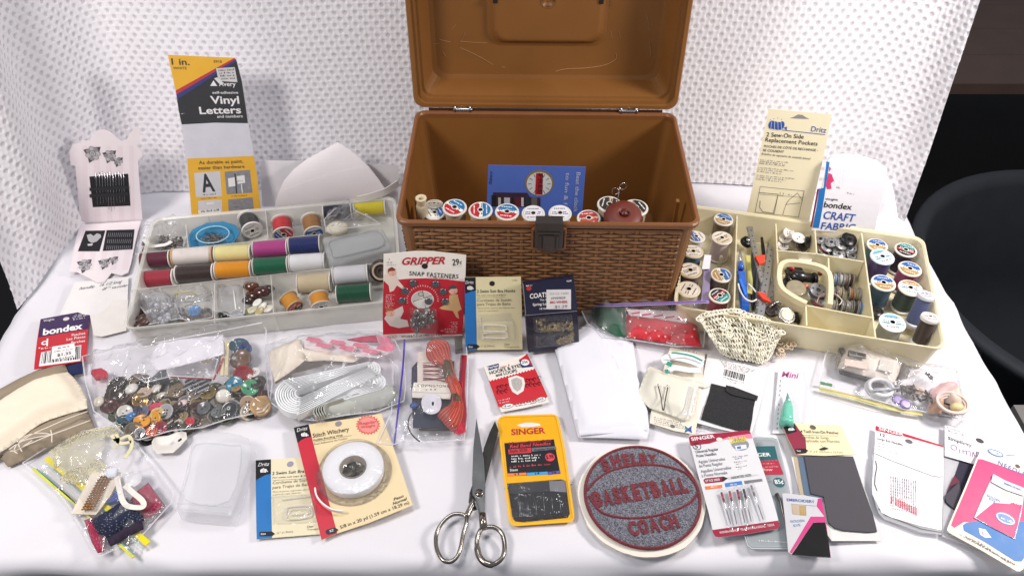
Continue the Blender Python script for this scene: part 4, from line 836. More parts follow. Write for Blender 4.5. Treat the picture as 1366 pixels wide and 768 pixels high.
def bobbin(label, c, ax, r=.0098, h=.0105, side='9a9a9c', th='55504a', group='bobbins in the cream tray'):
    t = Thing('bobbin', label, 'bobbin', c, None, group); b = MB(); m = mt(side, .3, metal=.35, var=.06)
    for z in (-h / 2, h / 2 - .0009): b.lathe([(r * .28, z), (r * .97, z), (r, z + .00045), (r * .97, z + .0009), (r * .28, z + .0009)], c, ax, m, 20)
    b.lathe([(r * .28, -h / 2), (r * .28, h / 2)], c, ax, mt('141212', .9), 10); 
    for k_ in range(4):
        a = V(ax).normalized(); u = a.orthogonal().normalized(); w = a.cross(u); q = 2 * math.pi * k_ / 4 + .4; b.lathe([(r * .10, h / 2 + .0001), (.00001, h / 2 + .0001)], V(c) + (u * math.cos(q) + w * math.sin(q)) * r * .62, ax, mt('141212', .9), 7)
    t.part('bobbin_side', b); b = MB(); b.lathe([(r * .25, -h / 2 + .001), (r * .80, -h / 2 + .001), (r * .82, 0), (r * .80, h / 2 - .001), (r * .25, h / 2 - .001)], c, ax, thread(th), 18); t.part('thread', b); return t
BL_ = ['bobbin with grey thread lying %s' % s for s in ('against the back wall', 'beside a red threaded one', 'on top of the bobbin heap', 'under the large black bobbin', 'in the front of the bobbin heap', 'near the middle divider', 'in the corner of the bobbin bin', 'beside the bin corner wall', 'low in the bobbin heap', 'at the near divider')]
for i, (x, y, z, th) in enumerate(((718, 203, .022, '3a3838'), (740, 238, .020, 'a8242c'), (765, 218, .026, '6a6866'), (800, 228, .026, '4c4a48'), (795, 268, .018, '2a2a2a'), (850, 245, .022, 'b9b7b2'), (855, 275, .016, '46423e'), (735, 265, .013, '8a8682'), (825, 250, .014, '77736d'), (755, 262, .012, '1d1d1f'))):
    bobbin(BL_[i], on(x, y, z), (r_.uniform(-.5, .5), r_.uniform(-.5, -.0), 1), th=th, r=.0088, h=.0085)
bobbin('large black bobbin on top of the bobbin heap', on(838, 205, .030), (.1, -.3, 1), r=.0110, side='1d1d1f', th='222222')
for i, (x, y, z) in enumerate(((700, 432, .026), (715, 470, .016))): bobbin(('open metal bobbin with dark centre inside the handle bin', 'metal bobbin half under the tray handle')[i], on(x, y, z), (.1, -.25, 1), r=.0112, th=('3a3634', 'b04048')[i])
b = MB(); BK = mt('17171a', .3, coat=.3)
A, B = on(560, 358, .026), on(690, 372, .028); b.tube([A, A.lerp(B, .2), A.lerp(B, .25), A.lerp(B, .6), A.lerp(B, .65), B], [.004, .006, .0085, .0085, .0065, .0065], BK, 16); b.lathe([(.0075, -.002), (.0085, 0), (.0075, .002)], B, (1, .1, 0), BK, 16); single('presser_part', b, 'black cylindrical machine part in the handle bin', 'machine part')
b = MB(); b.box(on(600, 345, .020), (.020, .010, .010), BK); b.tube([on(560, 335, .03), on(590, 395, .026)], .0022, BK); single('black_clip', b, 'black plastic clip under the machine part', 'clip')
for i, (x, y, col, lb) in enumerate(((590, 328, 'c8303a', 'red bead peeping over the tray handle'), (652, 408, 'e87a68', 'coral pink bead beside the machine part'), (715, 350, '8a3a2a', 'rust bead behind the machine part'))):
    b = MB(); b.ball(on(x, y, .026), .0035, mt(col, .3), 10); single('bead', b, lb, 'bead')
b = MB(); b.tube(smoothpath([on(x, y, .036) for x, y in ((700, 480), (712, 452), (740, 440), (772, 436), (790, 448))], 6), .0006, mt('e2a8a8', .6), 5); b.tube(smoothpath([on(x, y, .030) for x, y in ((790, 445), (812, 470), (800, 490))], 6), .0006, mt('e6e2d8', .6), 5); single('loose_thread', b, 'loose pink and white thread over the bobbin rows', 'thread')
ROW = [(330, ((780, 'b8d820', 'neon lime'), (803, '6a5a4c', 'taupe'), (828, '4a1f24', 'dark maroon'), (852, '55504a', 'dark grey'), (880, 'd2cdc8', 'silvery')), .026), (382, ((782, '7f9cc8', 'light blue'), (805, 'b9bcc4', 'pale grey'), (828, '8a7a70', 'mushroom'), (846, '5a3028', 'russet')), .024), (442, ((775, '5a5048', 'brown grey'), (800, 'a08a62', 'khaki'), (852, 'c07830', 'amber'), (875, 'a89a78', 'sand'), (898, 'b9b0a4', 'light taupe')), .026), (500, ((772, '8a8a8c', 'steel grey'), (815, '6a6664', 'slate'), (842, 'a9a7a4', 'light grey'), (868, '3a3a44', 'ink'), (893, '3f7fc0', 'bright blue')), .022)]
for ri, (y, it, z) in enumerate(ROW):
    for (x, col, nm) in it:
        bobbin('%s threaded bobbin on edge in the %s row of bobbins' % (nm, ('rear', 'second', 'third', 'front')[ri]), on(x, y + (x - 820) * .08, z - .012), X2 + V((r_.uniform(-.1, .1), 0, r_.uniform(-.08, .08))), r=.0105, h=.0062, th=col, side='a9a5a0', group='bobbins standing in rows')
bobbin('single dark bobbin lying beside the grey spool', on(962, 528, .008), (0, -.1, 1), r=.0085, side='3a3836', th='2a2a2a')
b = MB(); b.tube(smoothpath([on(x, y, .006) for x, y in ((735, 580), (780, 588), (830, 598), (890, 606))], 5), .0007, mt('8a857c', .5), 5); b.ball(on(748, 582, .010), .004, mt('2a2624', .4), 8, (1.4, .8, .6)); single('hair_wire', b, 'thin wire with a dark bead in the front bin', 'wire')
# ------------------------------------------------------------------ printed cards and packets
YEL = mt('f2b818', .35, var=.03, coat=.2); CREAMC = mt('ece2c0', .5, var=.03); RED = mt('c01f30', .45, var=.04); BLKC = mt('1b1b20', .35, var=.1); NAVYC = mt('1c2140', .35, var=.08); BLUC = mt('2272b8', .4, var=.03)
TAN = mt('e9d4a8', .5, var=.03); MAR = mt('8e2540', .4, var=.04); GINK = mt('8a8168', .5, var=0); RINK = mt('b8212c', .45, var=0); BINK = mt('2a55a6', .45, var=0); FILM = film(.05, rough=.06); FILMH = film(.14)
def berry(k, part, c, s, ink, lay=4):              # the little pincushion mark of the cards
    for dx, w in ((-.62, .40), (-.22, .42), (.22, .42), (.62, .40)): k.disc(part, (c[0] + dx * s, c[1]), w * s, ink, lay + (.4 if abs(dx) < .5 else 0), 14, ry=.72 * s)
    for dx in (-.4, 0, .4): k.pline(part, [(c[0] + dx * s, c[1] - .55 * s), (c[0] + dx * 1.25 * s, c[1]), (c[0] + dx * s, c[1] + .55 * s)], s * .07, INK, lay + 1.2)
    k.poly(part, [(c[0] - .3 * s, c[1] - .6 * s), (c[0], c[1] - .95 * s), (c[0] + .3 * s, c[1] - .6 * s)], ink, lay); k.poly(part, [(c[0] + 1.05 * s, c[1] + .15 * s), (c[0] + 1.4 * s, c[1] - .1 * s), (c[0] + 1.35 * s, c[1] + .45 * s)], ink, lay)
# 1 needle book: upright fancy panel and a panel lying on the table
view('A1'); NB = mt('e9dfe2', .6, var=.02)
k = Card('needle_book', 'white die cut needle book with its upper panel standing upright', 'needle book', (343, 764, .002), (608, 748, .002), lean=9, arch=.001)
k.poly('upper_panel', [(343, 764), (330, 600), (322, 515), (303, 512), (297, 455), (310, 425), (340, 420), (352, 408), (385, 410), (395, 385), (415, 367), (440, 361), (470, 372), (500, 398), (520, 412), (540, 405), (560, 370), (575, 353), (592, 351), (602, 372), (598, 400), (580, 430), (600, 445), (610, 475), (590, 490), (592, 540), (600, 640), (608, 748)], NB, 0, .0009, True)
STR = mt('e4d7db', .6, var=0)
for i, (xa, xb) in enumerate(((352, 372), (400, 424), (452, 474), (502, 524), (552, 570))): k.poly('stripe_print', [(xa + 6, 755), (xb + 6, 753), (xb, 430), (xa, 430)], STR, 1)
def rose(c, s, pet=7, part='flower_print'):
    lg = mt('8c898c', .6, var=0); dg = mt('4a484c', .6, var=0); md = mt('b5b2b4', .6, var=0)
    for a in (40, 160, 250): k.poly(part, [(c[0], c[1]), (c[0] + s * 1.0 * math.cos(R(a - 22)), c[1] - s * 1.0 * math.sin(R(a - 22))), (c[0] + s * 1.45 * math.cos(R(a)), c[1] - s * 1.45 * math.sin(R(a))), (c[0] + s * 1.0 * math.cos(R(a + 22)), c[1] - s * 1.0 * math.sin(R(a + 22)))], dg, 2)
    for i in range(pet): a = 2 * math.pi * i / pet; p = (c[0] + s * .68 * math.cos(a), c[1] - s * .68 * math.sin(a)); k.disc(part, p, s * .42, dg, 3, 12); k.disc(part, p, s * .36, lg if i % 2 else md, 4, 12)
    k.disc(part, c, s * .48, dg, 5, 14); k.disc(part, c, s * .40, md, 6, 14); k.disc(part, c, s * .2, dg, 7, 10); k.disc(part, c, s * .13, md, 8, 8)
rose((397, 462), 30); rose((470, 472), 24, 6); rose((506, 496), 18, 5)
k.poly('felt_panel', [(383, 560), (548, 548), (558, 685), (397, 691)], mt('1b1c20', .9, bump=.3), 3)
for yy in (606, 634): k.poly('felt_panel', [(384, yy), (552, yy - 9), (553, yy + 5), (385, yy + 14)], mt('26272c', .9), 15)
mbn = MB()
for i, x in enumerate((414, 428, 440, 452, 463, 474, 486, 498, 511, 521, 531)):
    L0, L1 = (545 - (i % 3) * 4, (680, 676, 672, 668, 700, 708, 698, 672, 672, 668, 668)[i]); a, c = k.P3(x - 3, L0, .0009), k.P3(x + 3, L1, .0009); b = MB(); b.tube([a, c], [.0004, .0002], SILVER, 5); b.build('needle', k.o)
view('C8'); o = k.done()
k = Card('needle_paper', 'lower panel of the needle book lying flat with two black needle papers', 'needle book', (100, 600, .003), (330, 596, .003), (138, 412, .003), arch=0)
k.poly('lower_panel', [(138, 412), (378, 397), (366, 440), (356, 480), (340, 560), (328, 600), (300, 612), (262, 602), (235, 637), (205, 640), (172, 622), (125, 598), (95, 600), (108, 540), (122, 470)], NB, 0, .0012, True)
for xa in (150, 195, 240, 285, 330): k.poly('stripe_print', [(xa, 430), (xa + 20, 429), (xa - 5, 590), (xa - 27, 590)], STR, 1)
k.poly('felt_panel', [(160, 437), (238, 436), (215, 518), (130, 518)], mt('1b1c20', .9, bump=.3), 3); k.poly('felt_panel', [(243, 435), (353, 432), (345, 510), (228, 517)], mt('1b1c20', .9, bump=.3), 3)
for i in range(3):
    for j in range(13): x = 252 + j * 7.6 - i * 3; k.line('needle_print', (x, 446 + i * 25), (x - 3, 462 + i * 25), 2.2, mt('8a8a90', .4, metal=.5), 5)
k.poly('threader_print', [(165, 455), (180, 450), (192, 458), (205, 448), (220, 452), (222, 462), (205, 480), (185, 486), (172, 478)], mt('c9c8ca', .3, metal=.4), 5); k.poly('threader_print', [(168, 490), (190, 488), (186, 496), (170, 497)], mt('c9c8ca', .3), 5)
rose((158, 572), 24, 7); rose((235, 565), 19, 6); rose((272, 552), 15, 5); k.done()
k = Card('handwritten_note', 'white paper note with faint pencil writing in front of the needle book', 'paper note', (75, 760, .001), (320, 765, .001), (130, 628, .001), twist=.0006)
k.poly('paper', [(118, 640), (330, 618), (326, 700), (322, 768), (200, 768), (60, 768), (90, 700)], PAPER, 0, .0005, True); PCL = mt('5a5a62', .6, var=0)
k.text('lettering', 'handle', (134, 670), (195, 662), 11, PCL, 3, -.005, .5); k.text('lettering', '16 1/2 long', (215, 657), (305, 642), 11, PCL, 3, -.005, .5); k.text('lettering', '8" wide', (225, 672), (325, 657), 10, PCL, 3, -.005, .5); k.done()
view('A7'); k = Card('instruction_sheet', 'blank cream paper sheet lying between the note and the grey tray', 'paper sheet', (450, 178, .0008), (620, 150, .0008), (450, 0, .0008), twist=.001)
k.poly('paper', [(360, 0), (632, 0), (622, 150), (500, 182), (462, 176), (440, 60)], mt('e8e2dc', .65), 0, .0005, True); k.done()
# 2 vinyl letters packet
view('A1'); k = Card('letter_packet', 'tall yellow and black packet of stick on letters leaning on the backdrop', 'packet', (822, 718, .022), (1112, 690, .022), lean=17, twist=.006, arch=.002, cuts=12)
k.poly('card_backing', [(717, 42), (1010, 52), (1035, 150), (1050, 250), (1062, 330), (1078, 420), (1096, 540), (1112, 690), (1113, 716), (822, 735), (815, 640), (800, 500), (785, 380), (768, 290), (755, 205), (735, 120)], mt('dedde4', .35, coat=.4), 0, .0014, True)
k.poly('print', [(717, 42), (1004, 52), (752, 193)], YEL, 1); k.poly('print', [(752, 193), (1004, 52), (1009, 58), (755, 210)], mt('c3262e', .35), 1); k.poly('print', [(755, 210), (1009, 58), (1013, 66), (758, 230)], mt('2a2d7c', .35), 1)
k.poly('print', [(758, 230), (1013, 66), (1035, 150), (1050, 250), (1061, 330), (920, 328), (779, 336), (768, 290)], BLKC, 1)
k.poly('print', [(802, 480), (1085, 470), (1096, 540), (1112, 690), (1112, 714), (822, 728), (812, 600)], YEL, 1)
for q in ([(832, 541), (942, 534), (950, 642), (840, 643)], [(848, 660), (948, 655), (951, 712), (852, 716)]): k.poly('print', q, mt('d9d8da', .4), 2)
for q in ([(961, 537), (1068, 530), (1079, 628), (970, 634)], [(975, 656), (1080, 648), (1084, 700), (978, 706)]): k.poly('print', q, mt('8c8d93', .4, var=.2, scale=200), 2)
k.poly('print', [(848, 700), (945, 694), (946, 712), (852, 716)], WHITEINK, 3); k.poly('print', [(975, 565), (1005, 560), (1010, 598), (978, 602)], WHITEINK, 3); k.poly('print', [(1012, 556), (1045, 552), (1048, 585), (1016, 590)], WHITEINK, 3); k.line('print', (1005, 545), (1012, 630), 5, INK, 4); k.line('print', (1032, 590), (1036, 628), 4, WHITEINK, 4); k.line('print', (885, 672), (915, 670), 8, WHITEINK, 3)
T = k.text; T('lettering', '1 in.', (735, 83), (812, 84), 27, INK, 3, .03); T('lettering', 'WHITE', (742, 103), (800, 103), 11, INK, 3, .01); T('lettering', '5910', (915, 73), (950, 74), 11, INK, 3, .02)
T('lettering', 'Avery', (938, 172), (1010, 172), 20, WHITEINK, 3, .02); k.poly('lettering', [(900, 172), (914, 148), (930, 172)], WHITEINK, 3); T('lettering', 'self-adhesive', (910, 205), (1020, 204), 11, WHITEINK, 3, .02); T('lettering', 'Vinyl', (903, 247), (1025, 246), 33, WHITEINK, 3, .035); T('lettering', 'Letters', (856, 291), (1033, 287), 31, WHITEINK, 3, .035); T('lettering', 'and numbers', (930, 307), (1039, 305), 12, WHITEINK, 3, .02)
T('lettering', 'As durable as paint,', (853, 504), (1040, 499), 15, INK, 3, .015); T('lettering', 'easier than hardware', (850, 527), (1046, 521), 15, INK, 3, .015); T('lettering', 'A', (868, 622), (922, 618), 78, INK, 3, .04)
for p, q, h in (((870, 636), (925, 633), 6), ((862, 652), (930, 648), 5), ((990, 644), (1060, 640), 5), ((765, 292), (790, 291), 5), ((862, 708), (940, 702), 8), ((1000, 690), (1020, 689), 4), ((1012, 580), (1040, 577), 6)): k.fine('lettering', p, q, h, INK if p[0] > 800 else WHITEINK, 5)
k.poly('price_sticker', [(925, 97), (1005, 91), (1017, 155), (936, 150)], mt('d8d6d4', .5), 6); k.poly('price_sticker', [(917, 140), (930, 135), (960, 160), (945, 168)], mt('e6e6e6', .3), 7)
for i in range(4): k.fine('lettering', (936 + i * 4, 108 + i * 12), (1003 + i * 2, 104 + i * 12), 8, INK, 8, i)
k.poly('plastic_sleeve', [(715, 40), (1013, 50), (1035, 140), (1056, 250), (1084, 400), (1108, 560), (1122, 716), (818, 738), (800, 500), (782, 400), (755, 225)], film(.03, rough=.05), 11); k.done()
# 3 folded white papers behind the tray
view('D6'); k = Card('paper_strip_sheet', 'low white paper standing along the foot of the backdrop', 'paper', (60, 590, .002), (1190, 560, .002), lean=6, arch=.002)
k.poly('paper', [(48, 213), (400, 216), (1192, 250), (1188, 560), (62, 592)], mt('e2dfe2', .6), 0, .0005, True); k.done()
k = Card('folded_paper', 'big white pointed paper folded once and propped behind the grey tray', 'paper', (165, 588, .030), (950, 520, .030), lean=30, arch=.010, cuts=34)
PK = mt('e6dfe1', .6, var=.015)
k.poly('paper', [(165, 600), (178, 540), (200, 480), (250, 370), (330, 280), (430, 200), (560, 130), (685, 60), (780, 115), (860, 180), (950, 260), (1020, 350), (1085, 452), (1030, 482), (950, 510), (860, 535), (600, 560), (165, 600)][:-1], PK, 0, .0005, True)
k.poly('fold_flap', [(250, 450), (420, 385), (640, 315), (820, 272), (938, 258), (1020, 350), (1085, 452), (1000, 490), (860, 535), (600, 557), (172, 592), (190, 510)], PK, 6, .0005); k.done()
view('D6'); b = MB(); pts = [on(x, y, z) for x, y, z in ((1190, 400, .05), (1080, 470, .045), (950, 515, .04), (860, 535, .036))]; b.tube(smoothpath(pts, 5), 0, PAPER, flat=(.001, .012)); single('paper_edge', b, 'curled white paper edge reaching behind the sewing box', 'paper')
# 4 pocket card
view('A5'); k = Card('pocket_card', 'tall cream card of replacement pockets with blue print', 'card', (397, 528, .040), (672, 570, .040), lean=17, arch=.001)
CC = mt('f0e6c4', .5, var=.02); H_ = [(592, 95), (612, 88), (630, 78), (650, 80), (665, 90), (683, 99), (640, 98)]
k.poly('card_backing', [(497, 52), (783, 78), (765, 180), (740, 300), (712, 420), (690, 520), (676, 600), (388, 560), (397, 525), (440, 330)], CC, 0, .0012, True); k.poly('hang_hole', H_, mt('8f8b8c', .8), 1)
for i in range(6): a = R(180 * i / 5); k.disc('emblem', (532 + 26 * math.cos(a) * .9, 127 + 3 * math.sin(i)), 13, BINK, 3 + .2 * i, 14, ry=20)
for dx in (-22, -8, 6, 20): k.line('emblem', (532 + dx, 110), (532 + dx * 1.2, 146), 1.6, CC, 6)
k.poly('emblem', [(565, 138), (580, 132), (578, 150)], BINK, 3); k.line('emblem', (556, 148), (753, 169), 3, BINK, 3)
for x, y in ((505, 102), (520, 97), (538, 94), (556, 100)): k.disc('emblem', (x, y), 2, BINK, 3, 8)
T = k.text; T('lettering', 'Dritz', (688, 154), (757, 161), 25, BINK, 3, .008); T('lettering', '2 Sew-On Side', (485, 177), (655, 188), 20, INK, 3, .012); T('lettering', 'Replacement Pockets', (480, 200), (718, 219), 19, INK, 3, .012)
T('lettering', 'POCHES DE CÔTÉ DE RECHANGE -', (475, 226), (720, 245), 11, INK, 3, .012); T('lettering', 'SE COUSENT', (470, 244), (565, 252), 11, INK, 3, .015); T('lettering', 'Bolsillos de repuesto de costado lateral', (463, 260), (686, 283), 10, INK, 3, .0, .3)
for i, (x0, y0, x1, y1) in enumerate(((458, 285, 590, 298), (456, 293, 575, 306), (453, 301, 570, 313), (450, 320, 612, 336), (447, 328, 560, 340), (445, 337, 555, 350), (443, 355, 615, 372), (441, 363, 575, 378), (439, 372, 555, 386))): k.fine('lettering', (x0, y0), (x1, y1), 6, GREYINK, 3, i)
DK = mt('4a4748', .5, var=0); k.pline('drawing_print', [(458, 405), (658, 425), (632, 545), (435, 522), (458, 405)], 1.6, DK, 3); k.pline('drawing_print', [(452, 432), (540, 440), (518, 528), (470, 520), (455, 500), (458, 470)], 2.2, DK, 3); k.pline('drawing_print', [(550, 430), (548, 445), (560, 448), (565, 432)], 1.4, DK, 3); k.pline('drawing_print', [(628, 434), (590, 465), (575, 487), (640, 480)], 1.8, DK, 3); k.line('drawing_print', (455, 440), (655, 455), 1.2, DK, 3); k.line('drawing_print', (540, 440), (522, 530), 1.2, DK, 3); k.line('drawing_print', (628, 434), (650, 470), 1.4, DK, 3); k.line('drawing_print', (575, 487), (560, 535), 1.4, DK, 3); k.fine('lettering', (585, 444), (605, 446), 6, GREYINK, 3); k.done()
# 5 craft fabric packet
view('A5'); k = Card('fabric_packet', 'white packet of craft fabric with blue edge beside the pocket card', 'packet', (700, 590, .040), (985, 610, .040), lean=18, twist=.004, arch=.004, cuts=10)
k.poly('packet_body', [(765, 285), (785, 268), (830, 260), (900, 262), (985, 285), (1032, 322), (1020, 400), (1000, 480), (985, 560), (980, 625), (690, 600), (712, 500), (735, 405), (752, 345)], mt('eceaf0', .5, var=.02, coat=.3), 0, .004, True)
k.poly('print', [(757, 290), (772, 292), (752, 400), (722, 590), (693, 588), (722, 410), (742, 405)], BLUC, 2); k.poly('print', [(722, 410), (690, 585), (682, 583), (712, 412)], mt('7c2640', .5), 2)
k.poly('print', [(765, 340), (780, 345), (790, 375), (775, 385), (778, 410), (758, 412), (752, 395)], mt('d23c6c', .5), 2); k.poly('print', [(770, 310), (778, 322), (768, 335)], mt('d23c6c', .5), 3)
T = k.text; T('lettering', 'Wrights', (748, 460), (806, 463), 10, INK, 4, .02); T('lettering', 'bondex', (741, 492), (868, 505), 27, INK, 4, .025); T('lettering', 'CRAFT', (738, 545), (880, 562), 37, BINK, 4, .02); T('lettering', 'FABRIC', (730, 595), (884, 606), 34, BINK, 4, .02)
for i in range(5): k.fine('lettering', (785 + i * 12, 318), (778 + i * 12, 395), -8, INK if i % 2 else GREYINK, 4, i)
k.fine('lettering', (850, 430), (880, 436), 6, INK, 4); k.fine('lettering', (800, 405), (820, 410), 9, GREYINK, 4); k.done()
view('A5'); b = sheet([(985, 330), (1035, 330), (1075, 520), (1080, 560), (980, 590), (985, 470)], .03, .02, mt('efedf2', .7, var=.02, bump=.1), n=20, edge=.02, rough=.006, freq=40, seed=31); single('white_fabric', b, 'white fabric bulging out of the craft fabric packet', 'fabric')
# 6 patches card
view('A7'); k = Card('patch_card', 'red and purple card of iron on patches with a price sticker', 'card', (167, 338, .012), (425, 297, .006), (200, 95, .006), arch=.0015)
NV = mt('1f2a54', .9, bump=.3, bscale=900); 
PU = mt('33184f', .35, var=.05, coat=.3); k.poly('card_backing', [(200, 95), (445, 49), (436, 150), (425, 298), (167, 340), (182, 220)], mt('c22230', .35, var=.04, coat=.3), 0, .0009, True); k.poly('print', [(200, 95), (445, 49), (437, 146), (190, 188)], PU, 1); k.disc('hang_hole', (327, 96), 15, mt('dcd3cf', .7), 3, 20)
T = k.text; T('lettering', 'Wrights', (215, 111), (268, 101), 12, WHITEINK, 3, .0); T('lettering', 'bondex', (212, 178), (408, 146), 31, WHITEINK, 3, .06); k.fine('lettering', (365, 82), (428, 70), 7, WHITEINK, 3); k.fine('lettering', (358, 92), (426, 80), 7, WHITEINK, 3, 4); k.fine('lettering', (362, 102), (424, 92), 7, WHITEINK, 3, 6)
T('lettering', 'Patches', (355, 184), (422, 173), 12, WHITEINK, 3, .01); T('lettering', 'Les Pièces', (330, 205), (422, 190), 12, WHITEINK, 3, .01); T('lettering', 'Parches', (352, 221), (420, 210), 12, WHITEINK, 3, .01)
k.disc('emblem', (222, 216), 16, WHITEINK, 3, 16, ring=.5); k.line('emblem', (236, 195), (234, 232), 7, WHITEINK, 3); k.disc('emblem', (196, 241), 4, WHITEINK, 3, 10); k.fine('lettering', (205, 248), (252, 240), 8, WHITEINK, 3)
k.poly('barcode_sticker', [(205, 262), (402, 226), (397, 300), (192, 328)], WHITEINK, 3); k.barcode('barcode', (212, 262), (398, 230), (394, 292), (204, 316), INK, 4, 30)
k.poly('price_sticker', [(258, 236), (368, 217), (374, 262), (372, 285), (255, 300)], mt('efecea', .5), 6); T('lettering', '$1.35', (284, 283), (352, 270), 13, INK, 8, .015); k.fine('lettering', (288, 246), (345, 236), 8, INK, 8); k.fine('lettering', (270, 262), (360, 248), 5, GREYINK, 8); k.fine('lettering', (258, 300), (372, 282), 7, INK, 8, 3); k.done()
view('A7'); b = sheet([(315, 330), (412, 298), (408, 362), (360, 370), (335, 366)], .003, .002, NV, n=10, edge=.004, rough=.001, seed=2, thick=.001); single('navy_patch', b, 'navy blue fabric patch sticking out below the patch card', 'fabric patch')
# 9 lower swim hooks card and stitch tape card
def hooks_card(name, label, pts, v, spine, rows, split, full, lift):
    pass
view('B2'); k = Card('hook_card', 'cream card of clear bra hooks partly under the round tape card', 'card', (50, 722, .001), (395, 690, .001), (45, 298, .001), arch=.0012)
k.poly('card_backing', [(45, 298), (130, 291), (285, 283), (400, 275), (440, 690), (130, 715), (50, 722)], mt('e6dcbb', .5, var=.02), 0, .0008, True); k.poly('print', [(45, 298), (127, 292), (133, 715), (50, 722)], BLUC, 1); k.poly('print', [(45, 298), (127, 292), (128, 372), (100, 378), (72, 392), (47, 408)], BLKC, 2); k.disc('hang_hole', (232, 319), 18, mt('9a94a6', .7), 2, 20)
T = k.text; T('lettering', 'Dritz', (58, 332), (118, 328), 20, WHITEINK, 4, .0, .2); berry(k, 'emblem', (88, 356), 17, WHITEINK); T('lettering', '2 Swim Suit Bra Hooks', (134, 379), (388, 360), 17, INK, 3, .008); T('lettering', 'For swim suit tops & lingerie', (137, 398), (360, 384), 8, INK, 3, .005); k.line('print', (137, 408), (380, 396), 1.5, INK, 2)
T('lettering', 'Corchetes de Sostén', (137, 430), (345, 412), 16, GINK, 3, .008); T('lettering', 'para Trajes de Baño', (137, 455), (345, 436), 16, GINK, 3, .008); T('lettering', 'Para la parte superior del traje de baño', (137, 475), (420, 455), 8, GINK, 3, .0, .2); T('lettering', 'y para la ropa interior', (137, 490), (290, 478), 8, GINK, 3, .0, .2)
k.poly('print', [(66, 684), (132, 682), (150, 694), (133, 706), (66, 707)], BLKC, 4); T('lettering', 'Size', (72, 701), (100, 699), 10, WHITEINK, 6, .015); T('lettering', '¾" (1.9cm)', (158, 696), (245, 686), 11, GINK, 3, .0); T('lettering', 'Clear', (322, 662), (358, 658), 11, INK, 3, .0); T('lettering', 'Transparente', (322, 676), (420, 668), 10, GINK, 3, 0)
def blister(k, pts, h, m, part='blister', inset=.9, r=3):
    P = smoothpath([V((*k.L(*p), 0)) for p in pts], r, True) if r > 1 else [V((*k.L(*p), 0)) for p in pts]; c = sum(P, V((0, 0, 0))) / len(P); n = len(P); vs = []
    for kk, zz in ((1.06, .0003), (1.0, .0006), (.98, h * .6), (inset, h * .96), (inset * .8, h)): vs += [(c.x + (p.x - c.x) * kk, c.y + (p.y - c.y) * kk, zz + k.z(p.x, p.y, 0)) for p in P]
    k.mb(part).add(vs, [(i * n + j, i * n + (j + 1) % n, (i + 1) * n + (j + 1) % n, (i + 1) * n + j) for i in range(4) for j in range(n)] + [tuple(4 * n + j for j in range(n))], m, False)
def clearhook(k, pts, r0, part='hook', closed=True):
    k.mb(part).tube(smoothpath([k.P3(x, y, z) for x, y, z in pts], 5, closed), r0, mt('e6e4dc', .12, alpha=.55, var=0), 6, closed)
clearhook(k, [(212, 600, .002), (216, 565, .002), (240, 556, .002), (330, 552, .002), (350, 575, .002), (345, 605, .002), (300, 618, .002), (225, 622, .002)], .0008, 'hook#1'); clearhook(k, [(235, 575, .003), (320, 570, .003), (330, 590, .003), (240, 600, .003)], .0007, 'hook#2'); clearhook(k, [(190, 520, .002), (260, 510, .0022), (345, 500, .002)], .0006, 'hook#3', False)
blister(k, [(140, 520), (150, 500), (345, 490), (372, 505), (378, 610), (360, 630), (165, 642), (145, 625)], .006, film(.06, rough=.08)); k.done()
view('B2'); k = Card('bonding_tape_card', 'tan card holding a round roll of white bonding tape', 'card', (400, 722, .003), (892, 538, .003), (250, 122, .004), arch=.002, cuts=12)
k.poly('card_backing', [(250, 122), (330, 104), (560, 74), (722, 48), (800, 265), (892, 538), (660, 632), (480, 692), (400, 724), (330, 440)], TAN, 0, .0009, True); k.poly('print', [(250, 122), (330, 104), (372, 270), (485, 690), (400, 724), (330, 440)], mt('c8283c', .4, var=.03), 1); k.poly('print', [(250, 122), (330, 104), (345, 172), (318, 178), (292, 190), (272, 208)], BLKC, 2); k.disc('hang_hole', (492, 103), 18, mt('8f8a90', .7), 2, 20)
T = k.text; T('lettering', 'Dritz', (268, 147), (326, 134), 20, WHITEINK, 4, .0, .2); berry(k, 'emblem', (308, 163), 17, WHITEINK, 4)
T('lettering', 'Stitch Witchery', (354, 180), (550, 143), 24, INK, 3, .012); T('lettering', 'Fusible Bonding Web', (358, 198), (515, 171), 11, INK, 3, .005); k.line('print', (360, 202), (562, 168), 1.8, INK, 2); T('lettering', 'Red Adhesiva de Fusión', (362, 220), (540, 188), 11, GINK, 3, .003)
st = []
c0 = (652, 111)
for i in range(44): a = 2 * math.pi * i / 44; rr = 68 if i % 2 else 54; st.append((c0[0] + rr * math.cos(a), c0[1] + rr * .82 * math.sin(a)))
k.poly('print', st, mt('cf3038', .4), 2); k.poly('print', [(c0[0] + (x - c0[0]) * .88, c0[1] + (y - c0[1]) * .88) for x, y in st], mt('f0948c', .4), 3); T('lettering', 'Regular', (606, 112), (698, 100), 16, RINK, 4, .02); T('lettering', 'Weight', (612, 132), (692, 120), 15, RINK, 4, .02)
T('lettering', 'Peso', (790, 518), (845, 496), 15, INK, 3, .02, .3); T('lettering', 'Normal', (786, 540), (864, 510), 15, INK, 3, .02, .3); T('lettering', '5/8 in x 20 yd (1.59 cm x 18.29 m)', (503, 668), (874, 532), 18, INK, 3, .008)
k.poly('print', [(422, 682), (430, 672), (470, 660), (492, 672), (474, 690), (436, 698), (426, 694)], BLKC, 4); T('lettering', 'SZ', (445, 686), (467, 680), 11, WHITEINK, 6, .015)
ce = k.P3(578, 368); AX = V((0, 0, 1)); rp = (k.P3(740, 368) - ce).length
